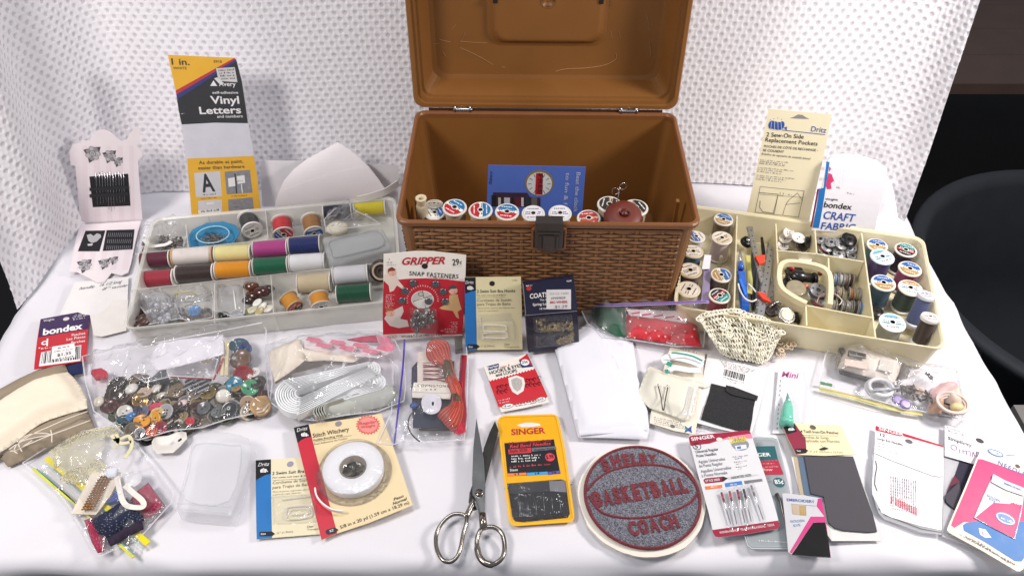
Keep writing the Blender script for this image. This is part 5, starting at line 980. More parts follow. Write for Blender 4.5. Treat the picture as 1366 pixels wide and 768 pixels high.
k.mb('tape_roll').lathe([(rp * .43, .001), (rp * .99, .001), (rp, .002), (rp, .0100), (rp * .985, .0110), (rp * .45, .0110), (rp * .43, .0100), (rp * .43, .001)], ce + V((0, 0, 0)), AX, mt('f0f0f2', .7, var=.02, bump=.3, bscale=700), 56)
k.mb('roll_core').lathe([(rp * .43, .001), (rp * .43, .0116), (rp * .40, .0116), (rp * .39, .001)], ce, AX, mt('8d867c', .7), 40); k.mb('roll_core').lathe([(rp * .39, .0012), (.0001, .0012)], ce, AX, mt('b9b1a0', .5, var=.3, scale=80), 30)
k.mb('blister').lathe([(rp * 1.25, .0003), (rp * 1.16, .0006), (rp * 1.14, .007), (rp * 1.08, .0120), (rp * 1.02, .0128), (rp * .5, .0128), (rp * .44, .0124), (rp * .40, .005), (.0001, .005)], ce, AX, film(.04, rough=.05), 56)
k.mb('tape_tail').tube(smoothpath([k.P3(x, y, .006) for x, y in ((372, 470), (380, 510), (410, 550), (460, 582), (520, 592))], 6), 0, mt('efece6', .6), flat=(.0016, .004)); k.done()
# 10 snap fasteners card, upper hook card, safety pin box (these three lean on the sewing box)
view('B3'); k = Card('snap_card', 'red and white card of snap fasteners with children printed on it', 'card', (52, 580, .006), (548, 552, .006), lean=13, arch=.003, cuts=10)
WC = mt('ece6dc', .5, var=.02); k.poly('card_backing', [(55, 42), (130, 36), (250, 24), (360, 24), (480, 36), (574, 47), (568, 200), (560, 370), (550, 552), (420, 558), (250, 572), (120, 582), (52, 583)], WC, 0, .0010, True)
k.poly('print', [(56, 205), (200, 190), (320, 186), (450, 192), (568, 208), (560, 370), (551, 545), (430, 546), (250, 535), (130, 540), (52, 545), (50, 400)], RED, 1); k.disc('hang_hole', (314, 112), 19, mt('241610', .8), 4, 20)
T = k.text; T('lettering', 'GRIPPER', (172, 104), (442, 98), 44, RINK, 3, .045, .35); T('lettering', 'SNAP FASTENERS', (217, 168), (524, 188), 27, INK, 3, .015, 0, 1.15); T('lettering', '29', (488, 106), (530, 104), 38, INK, 3, .02); T('lettering', '¢', (534, 98), (545, 98), 22, INK, 3, .02); k.fine('lettering', (338, 182), (512, 192), 8, INK, 3); k.fine('lettering', (226, 108), (270, 107), 6, GREYINK, 3); k.fine('lettering', (488, 114), (545, 114), 5, GREYINK, 3); T('lettering', '7', (88, 78), (95, 78), 11, INK, 3); k.fine('lettering', (76, 93), (110, 93), 9, INK, 3); k.fine('lettering', (76, 107), (135, 107), 6, GREYINK, 3)
SKIN = mt('e2b49c', .5, var=.05); HAIR = mt('8a3426', .5); PNK = mt('e3a7a5', .5)
def child(c, s, hair, body, cloth):
    k.disc('figure_print', c, s, SKIN, 4, 18); k.poly('figure_print', [(c[0] - s, c[1]), (c[0] - s * .9, c[1] - s * .9), (c[0], c[1] - s * 1.35), (c[0] + s * .9, c[1] - s * .8), (c[0] + s * .6, c[1] - s * .45), (c[0] - s * .5, c[1] - s * .4)], hair, 5)
    k.poly('figure_print', body, cloth, 3.5); k.disc('figure_print', (c[0] + s * .25, c[1] + s * .05), s * .09, INK, 5, 8); k.line('figure_print', (c[0] + s * .1, c[1] + s * .5), (c[0] + s * .5, c[1] + s * .4), s * .1, RINK, 5)
child((108, 152), 26, HAIR, [(80, 172), (130, 165), (150, 200), (182, 238), (170, 250), (140, 230), (120, 262), (95, 272), (88, 230), (62, 205), (65, 160)], mt('e8d4c6', .5)); child((98, 402), 30, mt('b9603c', .5), [(120, 385), (175, 358), (182, 392), (160, 440), (205, 450), (215, 490), (150, 500), (95, 485), (60, 440), (70, 420)], mt('d9cfc6', .5)); child((492, 262), 28, mt('4a4a52', .5), [(470, 290), (520, 285), (530, 330), (545, 380), (520, 395), (530, 440), (512, 430), (490, 390), (420, 380), (405, 370), (460, 340)], mt('d8b27c', .5))
k.disc('print', (300, 318), 71, mt('efeae2', .45), 4, 32, ry=66); k.disc('print', (300, 318), 66, mt('c9c6c0', .45), 5, 32, ry=61); k.line('print', (300, 260), (320, 372), 3, INK, 6); k.line('print', (240, 330), (362, 290), 3, INK, 6); k.poly('print', [(245, 335), (300, 300), (360, 345), (330, 372), (270, 372)], mt('e6e2da', .45), 6); k.disc('print', (290, 282), 18, mt('8a8784', .4), 7, 16, ring=.7)
for i in range(22):
    a = R(190 - i * 9.2); p = (300 + 92 * math.cos(a), 318 - 86 * math.sin(a)); d = (-math.sin(a) * 5, -math.cos(a) * 5); k.line('lettering', (p[0] - d[0] * .1, p[1] + 4), (p[0] + math.cos(a) * 9, p[1] - 9 * math.sin(a) + 4), 3.2, WHITEINK, 4)
for i in range(7): k.fine('lettering', (72 - i, 292 + i * 13), (72 + (55, 42, 50, 38, 55, 50, 30)[i], 291 + i * 13), 7, WHITEINK, 4, i); 
for i in range(7): k.fine('lettering', (520 - (42, 30, 50, 38, 80, 105, 75)[i], 465 + i * 11), (520, 466 + i * 11), 6, WHITEINK, 4, i + 9)
k.fine('lettering', (168, 556), (430, 548), 10, INK, 3, 2); k.fine('lettering', (168, 562), (300, 560), 9, INK, 3, 5); k.pline('lettering', [(78, 552), (132, 548), (134, 564), (80, 568), (78, 552)], 2, RINK, 3); k.fine('lettering', (86, 564), (126, 561), 8, RINK, 3)
for i, (x, y) in enumerate(((240, 216), (382, 222), (190, 263), (428, 268), (172, 324), (440, 330), (338, 328))):
    c = k.P3(x, y); rr = .0049; q = 'snap#%d' % i; k.mb(q).lathe([(rr, .0003), (rr, .0012), (rr * .75, .0022), (rr * .6, .0012), (rr * .35, .0010), (rr * .2, .0020), (.0001, .0022)], c, (0, 0, 1), mt('7c7f84', .25, metal=.9), 20)
r_ = random.Random(3)
for i in range(75):
    x, y = r_.gauss(305, 36), r_.gauss(430, 30); 
    if abs(x - 305) > 75 or abs(y - 440) > 68: continue
    k.mb('loose_snaps').lathe([(.0022, -.0004), (.0040, 0), (.0040, .0006), (.0022, .0008)], k.P3(x, y, .002 + r_.random() * .006), (r_.gauss(0, 1), r_.gauss(0, 1), 1), mt('85827e', .28, metal=.85, var=0), 9)
blister(k, [(225, 400), (240, 372), (370, 375), (385, 410), (395, 500), (370, 535), (310, 545), (230, 500)], .011, film(.05, rough=.06)); k.done(kinds={'loose_snaps': 'stuff'})
view('B3'); k = Card('hook_card', 'cream card of clear bra hooks standing with its blue edge showing', 'card', (568, 646, .002), (928, 640, .002), lean=22)
k.poly('card_backing', [(565, 188), (632, 187), (918, 184), (924, 400), (928, 640), (640, 643), (570, 648), (566, 420)], mt('dcd3a8', .5, var=.02), 0, .0009, True); k.poly('print', [(565, 188), (633, 187), (637, 420), (642, 643), (570, 648), (566, 420)], BLUC, 1); k.poly('print', [(565, 188), (633, 187), (635, 270), (605, 275), (568, 290)], BLKC, 2); k.disc('hang_hole', (737, 226), 17, mt('241812', .8), 2, 20)
T = k.text; T('lettering', 'Dritz', (570, 228), (622, 226), 20, WHITEINK, 4, 0, .2); berry(k, 'emblem', (598, 254), 17, WHITEINK)
T('lettering', '2 Swim Suit Bra Hooks', (642, 284), (882, 280), 20, INK, 3, .008); T('lettering', 'For swim suit tops & lingerie', (642, 304), (824, 301), 8, INK, 3, .003); k.line('print', (642, 314), (820, 312), 1.5, INK, 2); T('lettering', 'Corchetes de Sostén', (644, 340), (858, 336), 18, GINK, 3, .008); T('lettering', 'para Trajes de Baño', (644, 364), (852, 361), 18, GINK, 3, .008); T('lettering', 'Para la parte superior del traje de baño', (646, 384), (880, 381), 8, GINK, 3, 0, .2); T('lettering', 'y para la ropa interior', (646, 401), (780, 399), 8, GINK, 3, 0, .2); k.fine('lettering', (862, 208), (902, 208), 6, INK, 3)
k.poly('print', [(584, 608), (640, 607), (660, 620), (642, 634), (584, 635)], BLKC, 4); T('lettering', 'Size', (590, 628), (616, 627), 13, WHITEINK, 6, .015); T('lettering', '1" (2.54cm)', (668, 625), (752, 622), 13, GINK, 3); T('lettering', 'Clear', (814, 613), (850, 612), 12, INK, 3); T('lettering', 'Transparente', (814, 629), (908, 627), 11, GINK, 3)
clearhook(k, [(680, 500, .003), (690, 480, .003), (810, 485, .003), (822, 505, .003), (810, 520, .003), (690, 518, .003)], .0009, 'hook#1'); clearhook(k, [(676, 545, .003), (700, 530, .003), (815, 528, .003), (828, 545, .003), (815, 562, .003), (690, 558, .003)], .0009, 'hook#2'); clearhook(k, [(660, 430, .002), (662, 470, .002), (668, 530, .002), (690, 570, .002)], .0005, 'hook#3', False)
blister(k, [(655, 470), (665, 460), (845, 455), (870, 465), (880, 560), (860, 578), (670, 572), (655, 555)], .007, film(.06, rough=.08)); k.poly('blister_flange', [(650, 420), (858, 410), (866, 460), (652, 470)], film(.05, rough=.06), 4); k.done()
view('B3'); k = Card('pin_box', 'navy blue box of small safety pins with a white price sticker', 'box', (962, 660, .004), (1284, 620, .004), lean=19)
k.poly('card_backing', [(930, 228), (1090, 206), (1248, 184), (1262, 290), (1276, 430), (1284, 620), (1120, 640), (966, 660), (950, 480)], mt('1a1c38', .35, var=.12, coat=.3), 0, .0065, True); k.poly('print', [(946, 420), (1272, 392), (1283, 610), (966, 648)], mt('14152a', .25, coat=.5), 1)
k.pline('print', [(932, 230), (948, 425), (1270, 398)], 2, mt('b9b8b4', .5), 3)
T = k.text; T('lettering', 'COATS', (974, 320), (1085, 308), 30, WHITEINK, 3, .03); T('lettering', 'The Safety', (1036, 335), (1115, 330), 12, WHITEINK, 3, .01); T('lettering', 'Spring Lock', (992, 366), (1100, 358), 17, WHITEINK, 3, .02); T('lettering', '18 Safety', (1036, 390), (1105, 384), 12, WHITEINK, 3, .01); T('lettering', '9268', (1205, 216), (1235, 212), 10, WHITEINK, 3, .01); k.disc('emblem', (968, 256), 17, mt('b8322a', .5), 3, 8); k.fine('lettering', (950, 244), (990, 238), 8, WHITEINK, 4)
k.poly('price_sticker', [(1078, 264), (1232, 262), (1232, 386), (1078, 386)], mt('dddad8', .6), 5); T('lettering', 'PP999858', (1108, 326), (1196, 320), 15, GREYINK, 7, .0); T('lettering', 'BIG WHEEL', (1100, 350), (1212, 346), 15, RINK, 7, .03); T('lettering', '$1.29', (1130, 380), (1208, 376), 18, GREYINK, 7, .01); T('lettering', '03/12 1500', (1100, 296), (1215, 292), 14, mt('b0aeae', .5), 7, .0)
r_ = random.Random(8); GLD = mt('b3a47c', .22, metal=1, var=0)
for (x0, x1, y0, y1, n) in ((1030, 1232, 452, 515, 60), (1010, 1060, 435, 475, 8), (1130, 1240, 530, 600, 34)):
    for i in range(n):
        u = r_.random(); x = x0 + (x1 - x0) * u ** .8; y = y1 - (y1 - y0) * r_.random() * (.4 + .6 * u); a = r_.uniform(0, 6.28); c = k.P3(x, y, .0035); d = V((math.cos(a), math.sin(a), 0)) * .0032; n_ = V((-d.y, d.x, 0)) * .35
        k.mb('safety_pins').tube([c - d, c - d + n_, c + d + n_, c + d, c - d], .00035, GLD, 4)
blister(k, [(1000, 440), (1232, 425), (1240, 505), (1008, 525)], .006, film(.03, rough=.05), 'blister#1', r=1); blister(k, [(1004, 540), (1240, 512), (1246, 598), (1010, 622)], .006, film(.03, rough=.05), 'blister#2', r=1); k.done(kinds={'safety_pins': 'stuff'})
# 11 hooks and eyes card
view('B4'); k = Card('hooks_and_eyes_card', 'small red and white card of hooks and eyes with a price flash', 'card', (271, 222, .001), (431, 190, .001), (212, 71, .001), arch=.0015)
k.poly('card_backing', [(212, 71), (290, 50), (357, 29), (392, 105), (431, 190), (350, 208), (271, 223), (240, 145)], mt('eae4dc', .5), 0, .0006, True)
zz = [(231, 126)] + [(231 + 5 * i, 121 - 1.35 * i + (4 if i % 2 else -1)) for i in range(31)] + [(384, 83), (425, 172)] + [(422 - 5 * i, 174 + 1.1 * i + (5 if i % 2 else 0)) for i in range(31)] + [(262, 208)]
k.poly('print', zz, mt('c72230', .45), 1); k.poly('print', [(224, 72), (262, 62), (264, 76), (229, 86)], mt('20356f', .4), 2); k.poly('print', [(330, 52), (357, 29), (377, 74), (340, 78)], mt('20356f', .4), 2); k.poly('print', [(330, 50), (357, 31), (374, 72)], mt('c72230', .45), 3); k.disc('print', (350, 60), 14, WHITEINK, 4, 20)
T = k.text; T('lettering', 'Peerless', (228, 82), (262, 73), 8, WHITEINK, 4, .02); T('lettering', '25¢', (341, 65), (360, 61), 10, INK, 6, .01); T('lettering', 'HOOKS & EYES', (234, 101), (340, 74), 12, INK, 3, .03); T('lettering', 'and LOOPS', (254, 108), (325, 92), 11, INK, 3, .03); k.fine('lettering', (258, 82), (300, 71), 7, RINK, 3)
k.poly('print', [(294, 112), (322, 104), (345, 112), (350, 130), (345, 155), (325, 168), (308, 158), (298, 138)], mt('e6e2dc', .4), 3); k.poly('print', [(304, 118), (322, 111), (338, 118), (341, 135), (335, 150), (324, 157), (312, 148), (306, 134)], mt('b9b5b0', .4, var=.3, scale=500), 4)
for (c, w, t_) in (((292, 204), 20, '18 set'), ((403, 182), 17, 'BLACK')): k.disc('print', c, w, INK, 3, 20, ry=9); k.disc('print', c, w * .93, WHITEINK, 4, 20, ry=8); T('lettering', t_, (c[0] - w * .6, c[1] + 5), (c[0] + w * .6, c[1] + 1), 7, INK, 6, .01)
r_ = random.Random(9)
for i in range(22):
    x = 262 + (i % 11) * 13.5 + r_.uniform(-2, 2); y = 160 - (x - 262) * .22 + (0 if i < 11 else -16) + r_.uniform(-2, 2)
    if 296 < x < 348: continue
    p = k.P3(x, y, .0006); k.mb('hook#%d' % i).tube([p + V((.0018 * math.cos(a * .7), .0026 * math.sin(a * .7), .0004 * (a % 2))) for a in range(8)], .0004, mt('3a3636', .3, metal=.8), 4)
for i, y in enumerate((199, 205)): k.fine('lettering', (320, y), (388, y - 12), 4, INK, 3, i)
for i, y in enumerate((178, 186)): k.fine('lettering', (262 + i * 4, y + 10), (300, y + 3), 3.5, WHITEINK, 3, i)
k.done()
# 12 yellow needle packet
view('B4'); k = Card('needle_packet', 'bright yellow moulded packet of machine needles with dark window', 'needle packet', (303, 598, .001), (508, 580, .001), (262, 248, .001))
YP = mt('f0b010', .25, var=.03, coat=.5); Q = [(262, 252), (270, 242), (285, 238), (440, 233), (452, 236), (458, 248), (478, 340), (510, 560), (511, 575), (502, 586), (320, 599), (308, 596), (300, 585), (286, 470), (272, 350)]
k.poly('card_backing', Q, YP, 0, .0016, True); k.pline('moulded_rim', Q + [Q[0]], 7, mt('f5bd2a', .2, coat=.6), 6); k.poly('hang_hole', [(322, 266), (350, 258), (375, 258), (400, 262), (402, 268), (372, 272), (340, 274)], mt('e6e4e2', .6), 2)
T = k.text; T('lettering', 'SINGER', (305, 299), (418, 293), 20, RINK, 3, .04)
k.poly('print', [(281, 326), (446, 313), (453, 350), (468, 428), (292, 436)], mt('17151a', .3, coat=.4), 1); k.poly('print', [(293, 347), (370, 341), (371, 358), (296, 363)], mt('c7303a', .4), 2); k.poly('print', [(372, 342), (452, 336), (455, 347), (373, 354)], mt('6a6a70', .4), 2)
T('lettering', '6 Premium Regular Point', (296, 331), (438, 321), 9, RINK, 3, .0); T('lettering', 'Red Band Needles', (300, 343), (436, 332), 11, mt('d8404a', .4), 3, .025, .2); T('lettering', 'Style 2020', (300, 358), (358, 353), 10, INK, 4, .01); T('lettering', 'Regular Point', (382, 352), (448, 347), 7, INK, 4, .0)
k.disc('print', (433, 373), 16, mt('e0404c', .4), 3, 22); T('lettering', '$.98', (421, 379), (446, 376), 13, INK, 5, .02)
for i, (x0, x1, y) in enumerate(((305, 402, 372), (305, 398, 381), (305, 388, 390))): k.fine('lettering', (x0, y), (x1, y - 5), 6, WHITEINK, 3, i)
k.fine('lettering', (300, 408), (436, 398), 7, mt('d8404a', .4), 3, 7); T('lettering', 'Sizes', (300, 420), (326, 418), 8, WHITEINK, 3, .01)
for x0, x1, cc, s_ in ((291, 354, 'e8824a', '11'), (356, 425, '38a0dc', '14'), (427, 467, '5a54a8', '16')): k.poly('print', [(x0, 427 - (x0 - 291) * .035), (x1, 424 - (x0 - 291) * .05), (x1 + 1, 432 - (x0 - 291) * .04), (x0 + 1, 437 - (x0 - 291) * .035)], mt(cc, .4), 3); T('lettering', s_, ((x0 + x1) / 2 - 6, 434 - (x0 - 291) * .04), ((x0 + x1) / 2 + 8, 432 - (x0 - 291) * .04), 7, INK, 5, .02)
k.poly('window_tray', [(291, 460), (470, 446), (485, 452), (499, 560), (492, 574), (345, 589), (318, 586), (308, 574)], mt('1c1c20', .18, coat=.6), 2); k.poly('window_tray', [(294, 462), (430, 452), (432, 486), (298, 496)], mt('2c2c30', .3), 4); k.poly('window_tray', [(430, 452), (484, 452), (488, 490), (433, 486)], mt('8a8a8e', .3, alpha=.8), 5)
for i in range(6): x = 330 + i * 27; k.mb('needle#%d' % i).tube([k.P3(x - 2, 500, .003), k.P3(x + 5, 572 - i * 2, .003)], [.0008, .0004], mt('6a6a6e', .3, metal=.9), 6)
for x in (282, 495): k.line('slot', (x, 478 - (x - 282) * .06), (x + 12, 477 - (x - 282) * .06), 3, INK, 4)
blister(k, [(296, 464), (470, 450), (482, 456), (495, 558), (488, 570), (345, 585), (322, 582), (312, 572)], .005, film(.03, rough=.06), r=1); k.done()
# ------------------------------------------------------------------ things lying on the cloth
def heather(c1, c2, sc=900, name='heather', bump=.8):
    m = bpy.data.materials.new(name); m.use_nodes = True; n = m.node_tree.nodes; l = m.node_tree.links; b = n['Principled BSDF']; b.inputs['Roughness'].default_value = .95; b.inputs['Sheen Weight'].default_value = .2
    tc = n.new('ShaderNodeTexCoord'); v = n.new('ShaderNodeTexVoronoi'); v.inputs['Scale'].default_value = sc; l.new(tc.outputs['Object'], v.inputs['Vector']); nz = n.new('ShaderNodeTexNoise'); nz.inputs['Scale'].default_value = sc * .5; l.new(tc.outputs['Object'], nz.inputs['Vector'])
    sx = n.new('ShaderNodeSeparateColor'); l.new(v.outputs['Color'], sx.inputs[0]); mx = n.new('ShaderNodeMix'); mx.data_type = 'RGBA'; mx.inputs['A'].default_value = lin(c1); mx.inputs['B'].default_value = lin(c2); l.new(sx.outputs[0], mx.inputs['Factor']); l.new(mx.outputs['Result'], b.inputs['Base Color'])
    bp = n.new('ShaderNodeBump'); bp.inputs['Strength'].default_value = bump; bp.inputs['Distance'].default_value = .0012; l.new(v.outputs['Distance'], bp.inputs['Height']); l.new(bp.outputs['Normal'], b.inputs['Normal']); return m
def dotted(base, dot, sc=260, r=.16, name='dotted_cotton'):
    m = bpy.data.materials.new(name); m.use_nodes = True; n = m.node_tree.nodes; l = m.node_tree.links; b = n['Principled BSDF']; b.inputs['Roughness'].default_value = .85
    tc = n.new('ShaderNodeTexCoord'); v = n.new('ShaderNodeTexVoronoi'); v.inputs['Scale'].default_value = sc; v.inputs['Randomness'].default_value = .35; l.new(tc.outputs['Object'], v.inputs['Vector'])
    lt = n.new('ShaderNodeMath'); lt.operation = 'LESS_THAN'; lt.inputs[1].default_value = r; l.new(v.outputs['Distance'], lt.inputs[0]); mx = n.new('ShaderNodeMix'); mx.data_type = 'RGBA'; mx.inputs['A'].default_value = lin(base); mx.inputs['B'].default_value = lin(dot); l.new(lt.outputs[0], mx.inputs['Factor']); l.new(mx.outputs['Result'], b.inputs['Base Color']); return m
# 7 card board wrapped in cream fabric
view('A7'); t = Thing('wrapped_board', 'taupe board wrapped with cream fabric and tied with white string', 'fabric bundle', on(200, 560, 0))
TP = mt('958672', .7, var=.05, bump=.1); CF = mt('efe2cc', .85, var=.03, bump=.25, bscale=900)
def solid(pts, thick, m, mb=None, sub=1):                       # plate from view points with own heights (x, y, top z)
    mb = mb or MB(); P = [on(x, y, z) for x, y, z in pts]; lo = [p - V((0, 0, thick)) for p in P]; n = len(P); mb.add(lo + P, [tuple(range(n))[::-1], tuple(range(n, 2 * n))] + [(i, (i + 1) % n, n + (i + 1) % n, n + i) for i in range(n)], m); return mb
b = sheet([(-90, 470), (0, 440), (100, 385), (190, 345), (260, 326), (320, 314), (335, 352), (345, 400), (-90, 560)], .006, .010, TP, n=16, edge=.012, rough=.001, freq=12, seed=41, thick=.0014); t.part('upper_board', b)
b = sheet([(-60, 800), (40, 745), (150, 645), (250, 595), (425, 537), (440, 562), (455, 590), (468, 630), (380, 668), (260, 722), (160, 770), (40, 822), (0, 775)], .004, .010, TP, n=22, edge=.010, rough=.001, freq=12, seed=42, thick=.0014); t.part('lower_board', b)
b = sheet([(-100, 560), (0, 500), (90, 440), (180, 392), (260, 370), (335, 357), (365, 385), (400, 430), (428, 490), (432, 535), (340, 562), (250, 590), (200, 612), (150, 645), (100, 690), (40, 730), (-60, 790)], .013, .014, CF, n=30, edge=.015, rough=.0018, freq=22, seed=43, thick=.001); t.part('fabric', b)
b = MB(); SG = mt('e3d8c8', .8)
for pts in ([(45, 735), (110, 690), (170, 655), (250, 620), (330, 585), (432, 548)], [(60, 745), (140, 710), (230, 672), (330, 635), (445, 592)], [(90, 700), (130, 668), (190, 655), (250, 662), (200, 672), (120, 690), (80, 712)], [(85, 690), (95, 720), (108, 745)], [(120, 672), (90, 700), (70, 738), (85, 755)], [(50, 745), (100, 728), (160, 690)], [(250, 640), (255, 665), (255, 700)]):
    b.tube(smoothpath([on(x, y, .024 - (x > 380) * .006) for x, y in pts], 6), .00075, SG, 6)
t.part('string', b)
# 8 bag of buttons
view('C5'); r_ = random.Random(77); GBB = 'buttons in the clear bag'
KEY = [(240, 320, .0135, '2e2624', 'large black brown button at the upper edge of the bag heap', 0), (325, 338, .0095, 'e8e2da', 'white speckled ball button beside the large black brown one', 1), (348, 280, .0095, '6b5a48', 'mushroom brown button behind the white ball', 0), (225, 382, .0125, '35271f', 'dark brown button below the large black brown one', 0), (285, 405, .0130, '44251c', 'chestnut brown button in the heap near the bag corner', 0), (205, 437, .0110, '4a1f20', 'oxblood button at the corner of the heap', 0), (140, 408, .0080, 'e2d8c8', 'cream ball button lying apart near the bag corner', 1), (370, 405, .0110, 'a5824a', 'brass coloured oval button', 0), (465, 335, .0080, 'ded8cc', 'white ball button with dark specks further along', 1), (398, 360, .0100, 'bfa894', 'pinkish beige button between two ball buttons', 0), (585, 350, .0120, '7b6a52', 'large khaki brown button in the middle of the heap', 0), (690, 357, .0100, '8c8078', 'greyish four hole button in the middle of the heap', 0), (755, 360, .0115, '857243', 'olive gold button beside the greyish four hole one', 0), (845, 378, .0100, 'efe8da', 'pearly cream domed button', 1), (615, 418, .0068, 'e9cfcf', 'pale pink ball button', 1), (735, 445, .0095, '5d5f63', 'slate grey button', 0),
    (463, 445, .0095, 'd83c5c', 'hot pink button', 0), (472, 482, .0095, 'd8c07c', 'translucent honey button below the hot pink one', 0), (458, 510, .0110, 'eda51c', 'bright orange yellow button', 0), (382, 522, .0105, 'eb9e1a', 'orange yellow button lying on its edge', 0), (322, 495, .0068, '3b78b8', 'small sky blue button', 0), (285, 515, .0100, '1f4650', 'dark teal button', 0), (352, 465, .0080, '2c3350', 'ink blue button', 0), (390, 475, .0100, '6f7286', 'blue grey button with raised rim', 0), (285, 468, .0100, 'd6d0c8', 'clear greyish white button', 0), (520, 465, .0110, 'a9a6a8', 'silvery grey button on edge', 0), (437, 578, .0080, 'd8643c', 'orange red button with a hole', 0), (490, 555, .0085, '8f2036', 'raspberry red button', 0), (335, 575, .0120, '6b6255', 'greenish grey button at the front edge', 0), (372, 582, .0070, 'd6d6d6', 'bright silver button at the front edge', 0), (655, 520, .0060, 'c4243a', 'small cherry red button', 0), (580, 445, .0100, '3a3430', 'charcoal button in the front middle', 0),
    (960, 258, .0140, '8f1d28', 'large shiny crimson button', 0), (1022, 245, .0085, 'e8e4e2', 'white button beside the large crimson one', 0), (910, 310, .0115, '2f7f96', 'teal blue button', 0), (995, 330, .0120, '4a9a72', 'jade green button', 0), (1045, 300, .0105, '2b2b2c', 'black button next to the jade green one', 0), (945, 170, .0150, '6d5444', 'very large taupe brown button high in the bag', 0), (935, 95, .0140, '2f5666', 'large dark blue green button at the top of the bag', 0), (965, 110, .0100, '23386e', 'royal blue button under the blue green one', 0), (925, 330, .0080, 'b4884c', 'amber tan button by the jade green one', 0), (985, 418, .0110, 'b3967c', 'beige four hole button near the bag end', 0), (1055, 435, .0140, 'b9976a', 'large caramel button at the bag end', 0), (1078, 398, .0065, 'e3b8a4', 'peach pearl button', 1), (885, 455, .0120, '2b3036', 'shiny black metal button wrapped in film', 0), (820, 470, .0105, '8c9290', 'shiny steel button wrapped in film', 0), (745, 160, .0085, 'e8c49c', 'pale peach button in the small inner bag', 0), (895, 245, .0070, 'e2dcd8', 'white toggle button near the crimson one', 0)]
PAL = [('3a2a22', 'dark brown'), ('6f6152', 'drab brown'), ('242325', 'black'), ('8a8784', 'mid grey'), ('a08a68', 'tan'), ('cfc6b6', 'ivory'), ('525a3e', 'moss green'), ('4d2a26', 'mahogany')]
PP = [(190, 330), (340, 265), (480, 300), (620, 320), (800, 330), (900, 300), (1060, 290), (1105, 400), (1050, 470), (930, 505), (780, 520), (680, 560), (560, 580), (420, 620), (320, 600), (250, 520), (150, 440)]
def heapz(x, y): return .016 * min(1, edged((x, y), PP) / 110)
used = set()
for i in range(225):
    while 1:
        x, y = r_.uniform(120, 1100), r_.uniform(60, 620)
        if inside((x, y), PP): break
    col, lb = r_.choice(PAL); z = r_.random() * heapz(x, y) * .7 + .002
    rb = r_.choice((.0058, .0068, .0080, .0095)); sz = {.0058: 'small', .0068: 'medium', .0080: 'biggish', .0095: 'large'}[rb]; c_ = lb
    for q in sorted(KEY, key=lambda q: (q[0] - x) ** 2 + (q[1] - y) ** 2):
        lb = ' '.join(('%s %s button beside the %s one' % (sz, c_, q[4].split(' button')[0])).split()[:16])
        if lb not in used: break
    used.add(lb)
    button(lb, on(x, y, z), col, rb, (r_.gauss(0, .45), r_.gauss(-.15, .45), 1), r_.choice((2, 4, 0)), GBB, metal=0, rough=.25)
for x, y, r0, col, lb, dm in KEY:
    z = heapz(x, y) + .007; button(lb if len(lb.split()) > 4 else lb + ' in the button heap', on(x, y, z), col, r0 * .88, (r_.gauss(0, .28), r_.gauss(-.15, .25), 1), 0 if r0 > .012 or dm else r_.choice((2, 4)), GBB, metal=.7 if 'brass' in lb or 'steel' in lb or 'silver b' in lb else 0, rough=.18, dome=bool(dm))
b = MB(); solid([(90, 250, .010), (95, 225, .012), (150, 215, .014), (182, 235, .012), (178, 265, .010), (110, 272, .009)], .006, mt('c22440', .2, coat=.5), b); single('pink_bead', b, 'raspberry pink plastic bead lying alone in the bag corner', 'bead')
b = MB(); solid([(400, 305, .014), (470, 240, .018), (515, 205, .018), (520, 240, .018), (545, 300, .016), (470, 306, .014)], .002, mt('24262e', .3), b); single('dark_packet', b, 'dark folded packet in the middle of the button bag', 'packet')
for i in range(3):
    b = MB(); c = on(650 + i * 45, 300 + i * 6, .018); 
    for j in range(5): b.box(c + V((.0, -.008 + .004 * j, 0)), (.013, .0024, .002), mt('3a3c40' if j % 2 else 'b9babd', .25, metal=.6), (V((.8, .6, 0)), V((-.6, .8, 0)), BZ))
    single('striped_buckle', b, ('striped dark and silver buckle beside the dark packet', 'striped silver buckle in the middle of the three', 'striped grey buckle nearest the inner bag')[i], 'buckle', 'striped buckles in the button bag')
view('A7'); b = sheet([(735, 300), (760, 232), (800, 205), (1100, 173), (1106, 268), (1000, 300), (860, 335), (770, 352)], .026, .004, mt('e6e2e8', .6, var=.02), n=18, edge=.02, rough=.0012, freq=25, seed=51, thick=.0004); single('paper_label', b, 'white paper slip lying on top of the button bag', 'paper')
b = MB()
for pts, c_ in ((((740, 300), (760, 262), (800, 205)), 'c03048'), (((1100, 285), (1078, 340), (1052, 392)), 'b02838'), (((840, 378), (940, 384), (1045, 388)), 'b02838')): b.tube([on(x, y, .024) for x, y in pts], 0, mt(c_, .4), flat=(.0016, .0012))
single('inner_bag_seam', b, 'red edge of the small inner bag under the paper slip', 'bag seam')
b = MB(); 
for k_, (x0, x1) in enumerate(((1085, 1100), (1104, 1122))): solid([(x0, 370, .022), (x0 + 8, 200, .024), (x1 + 6, 200, .024), (x1, 372, .022)], .0015, mt(('e2d4ae', 'd3c49a')[k_], .6), b)
single('cream_stick', b, 'cream flat strips standing beside the paper slip', 'strip')
b = sheet([(640, 365), (800, 338), (1050, 290), (1075, 300), (1050, 390), (850, 380), (720, 412)], .024, .004, film(.12), n=20, edge=.01, rough=.003, freq=50, seed=52); single('inner_bag', b, 'small clear inner bag with a peach button', 'plastic bag')
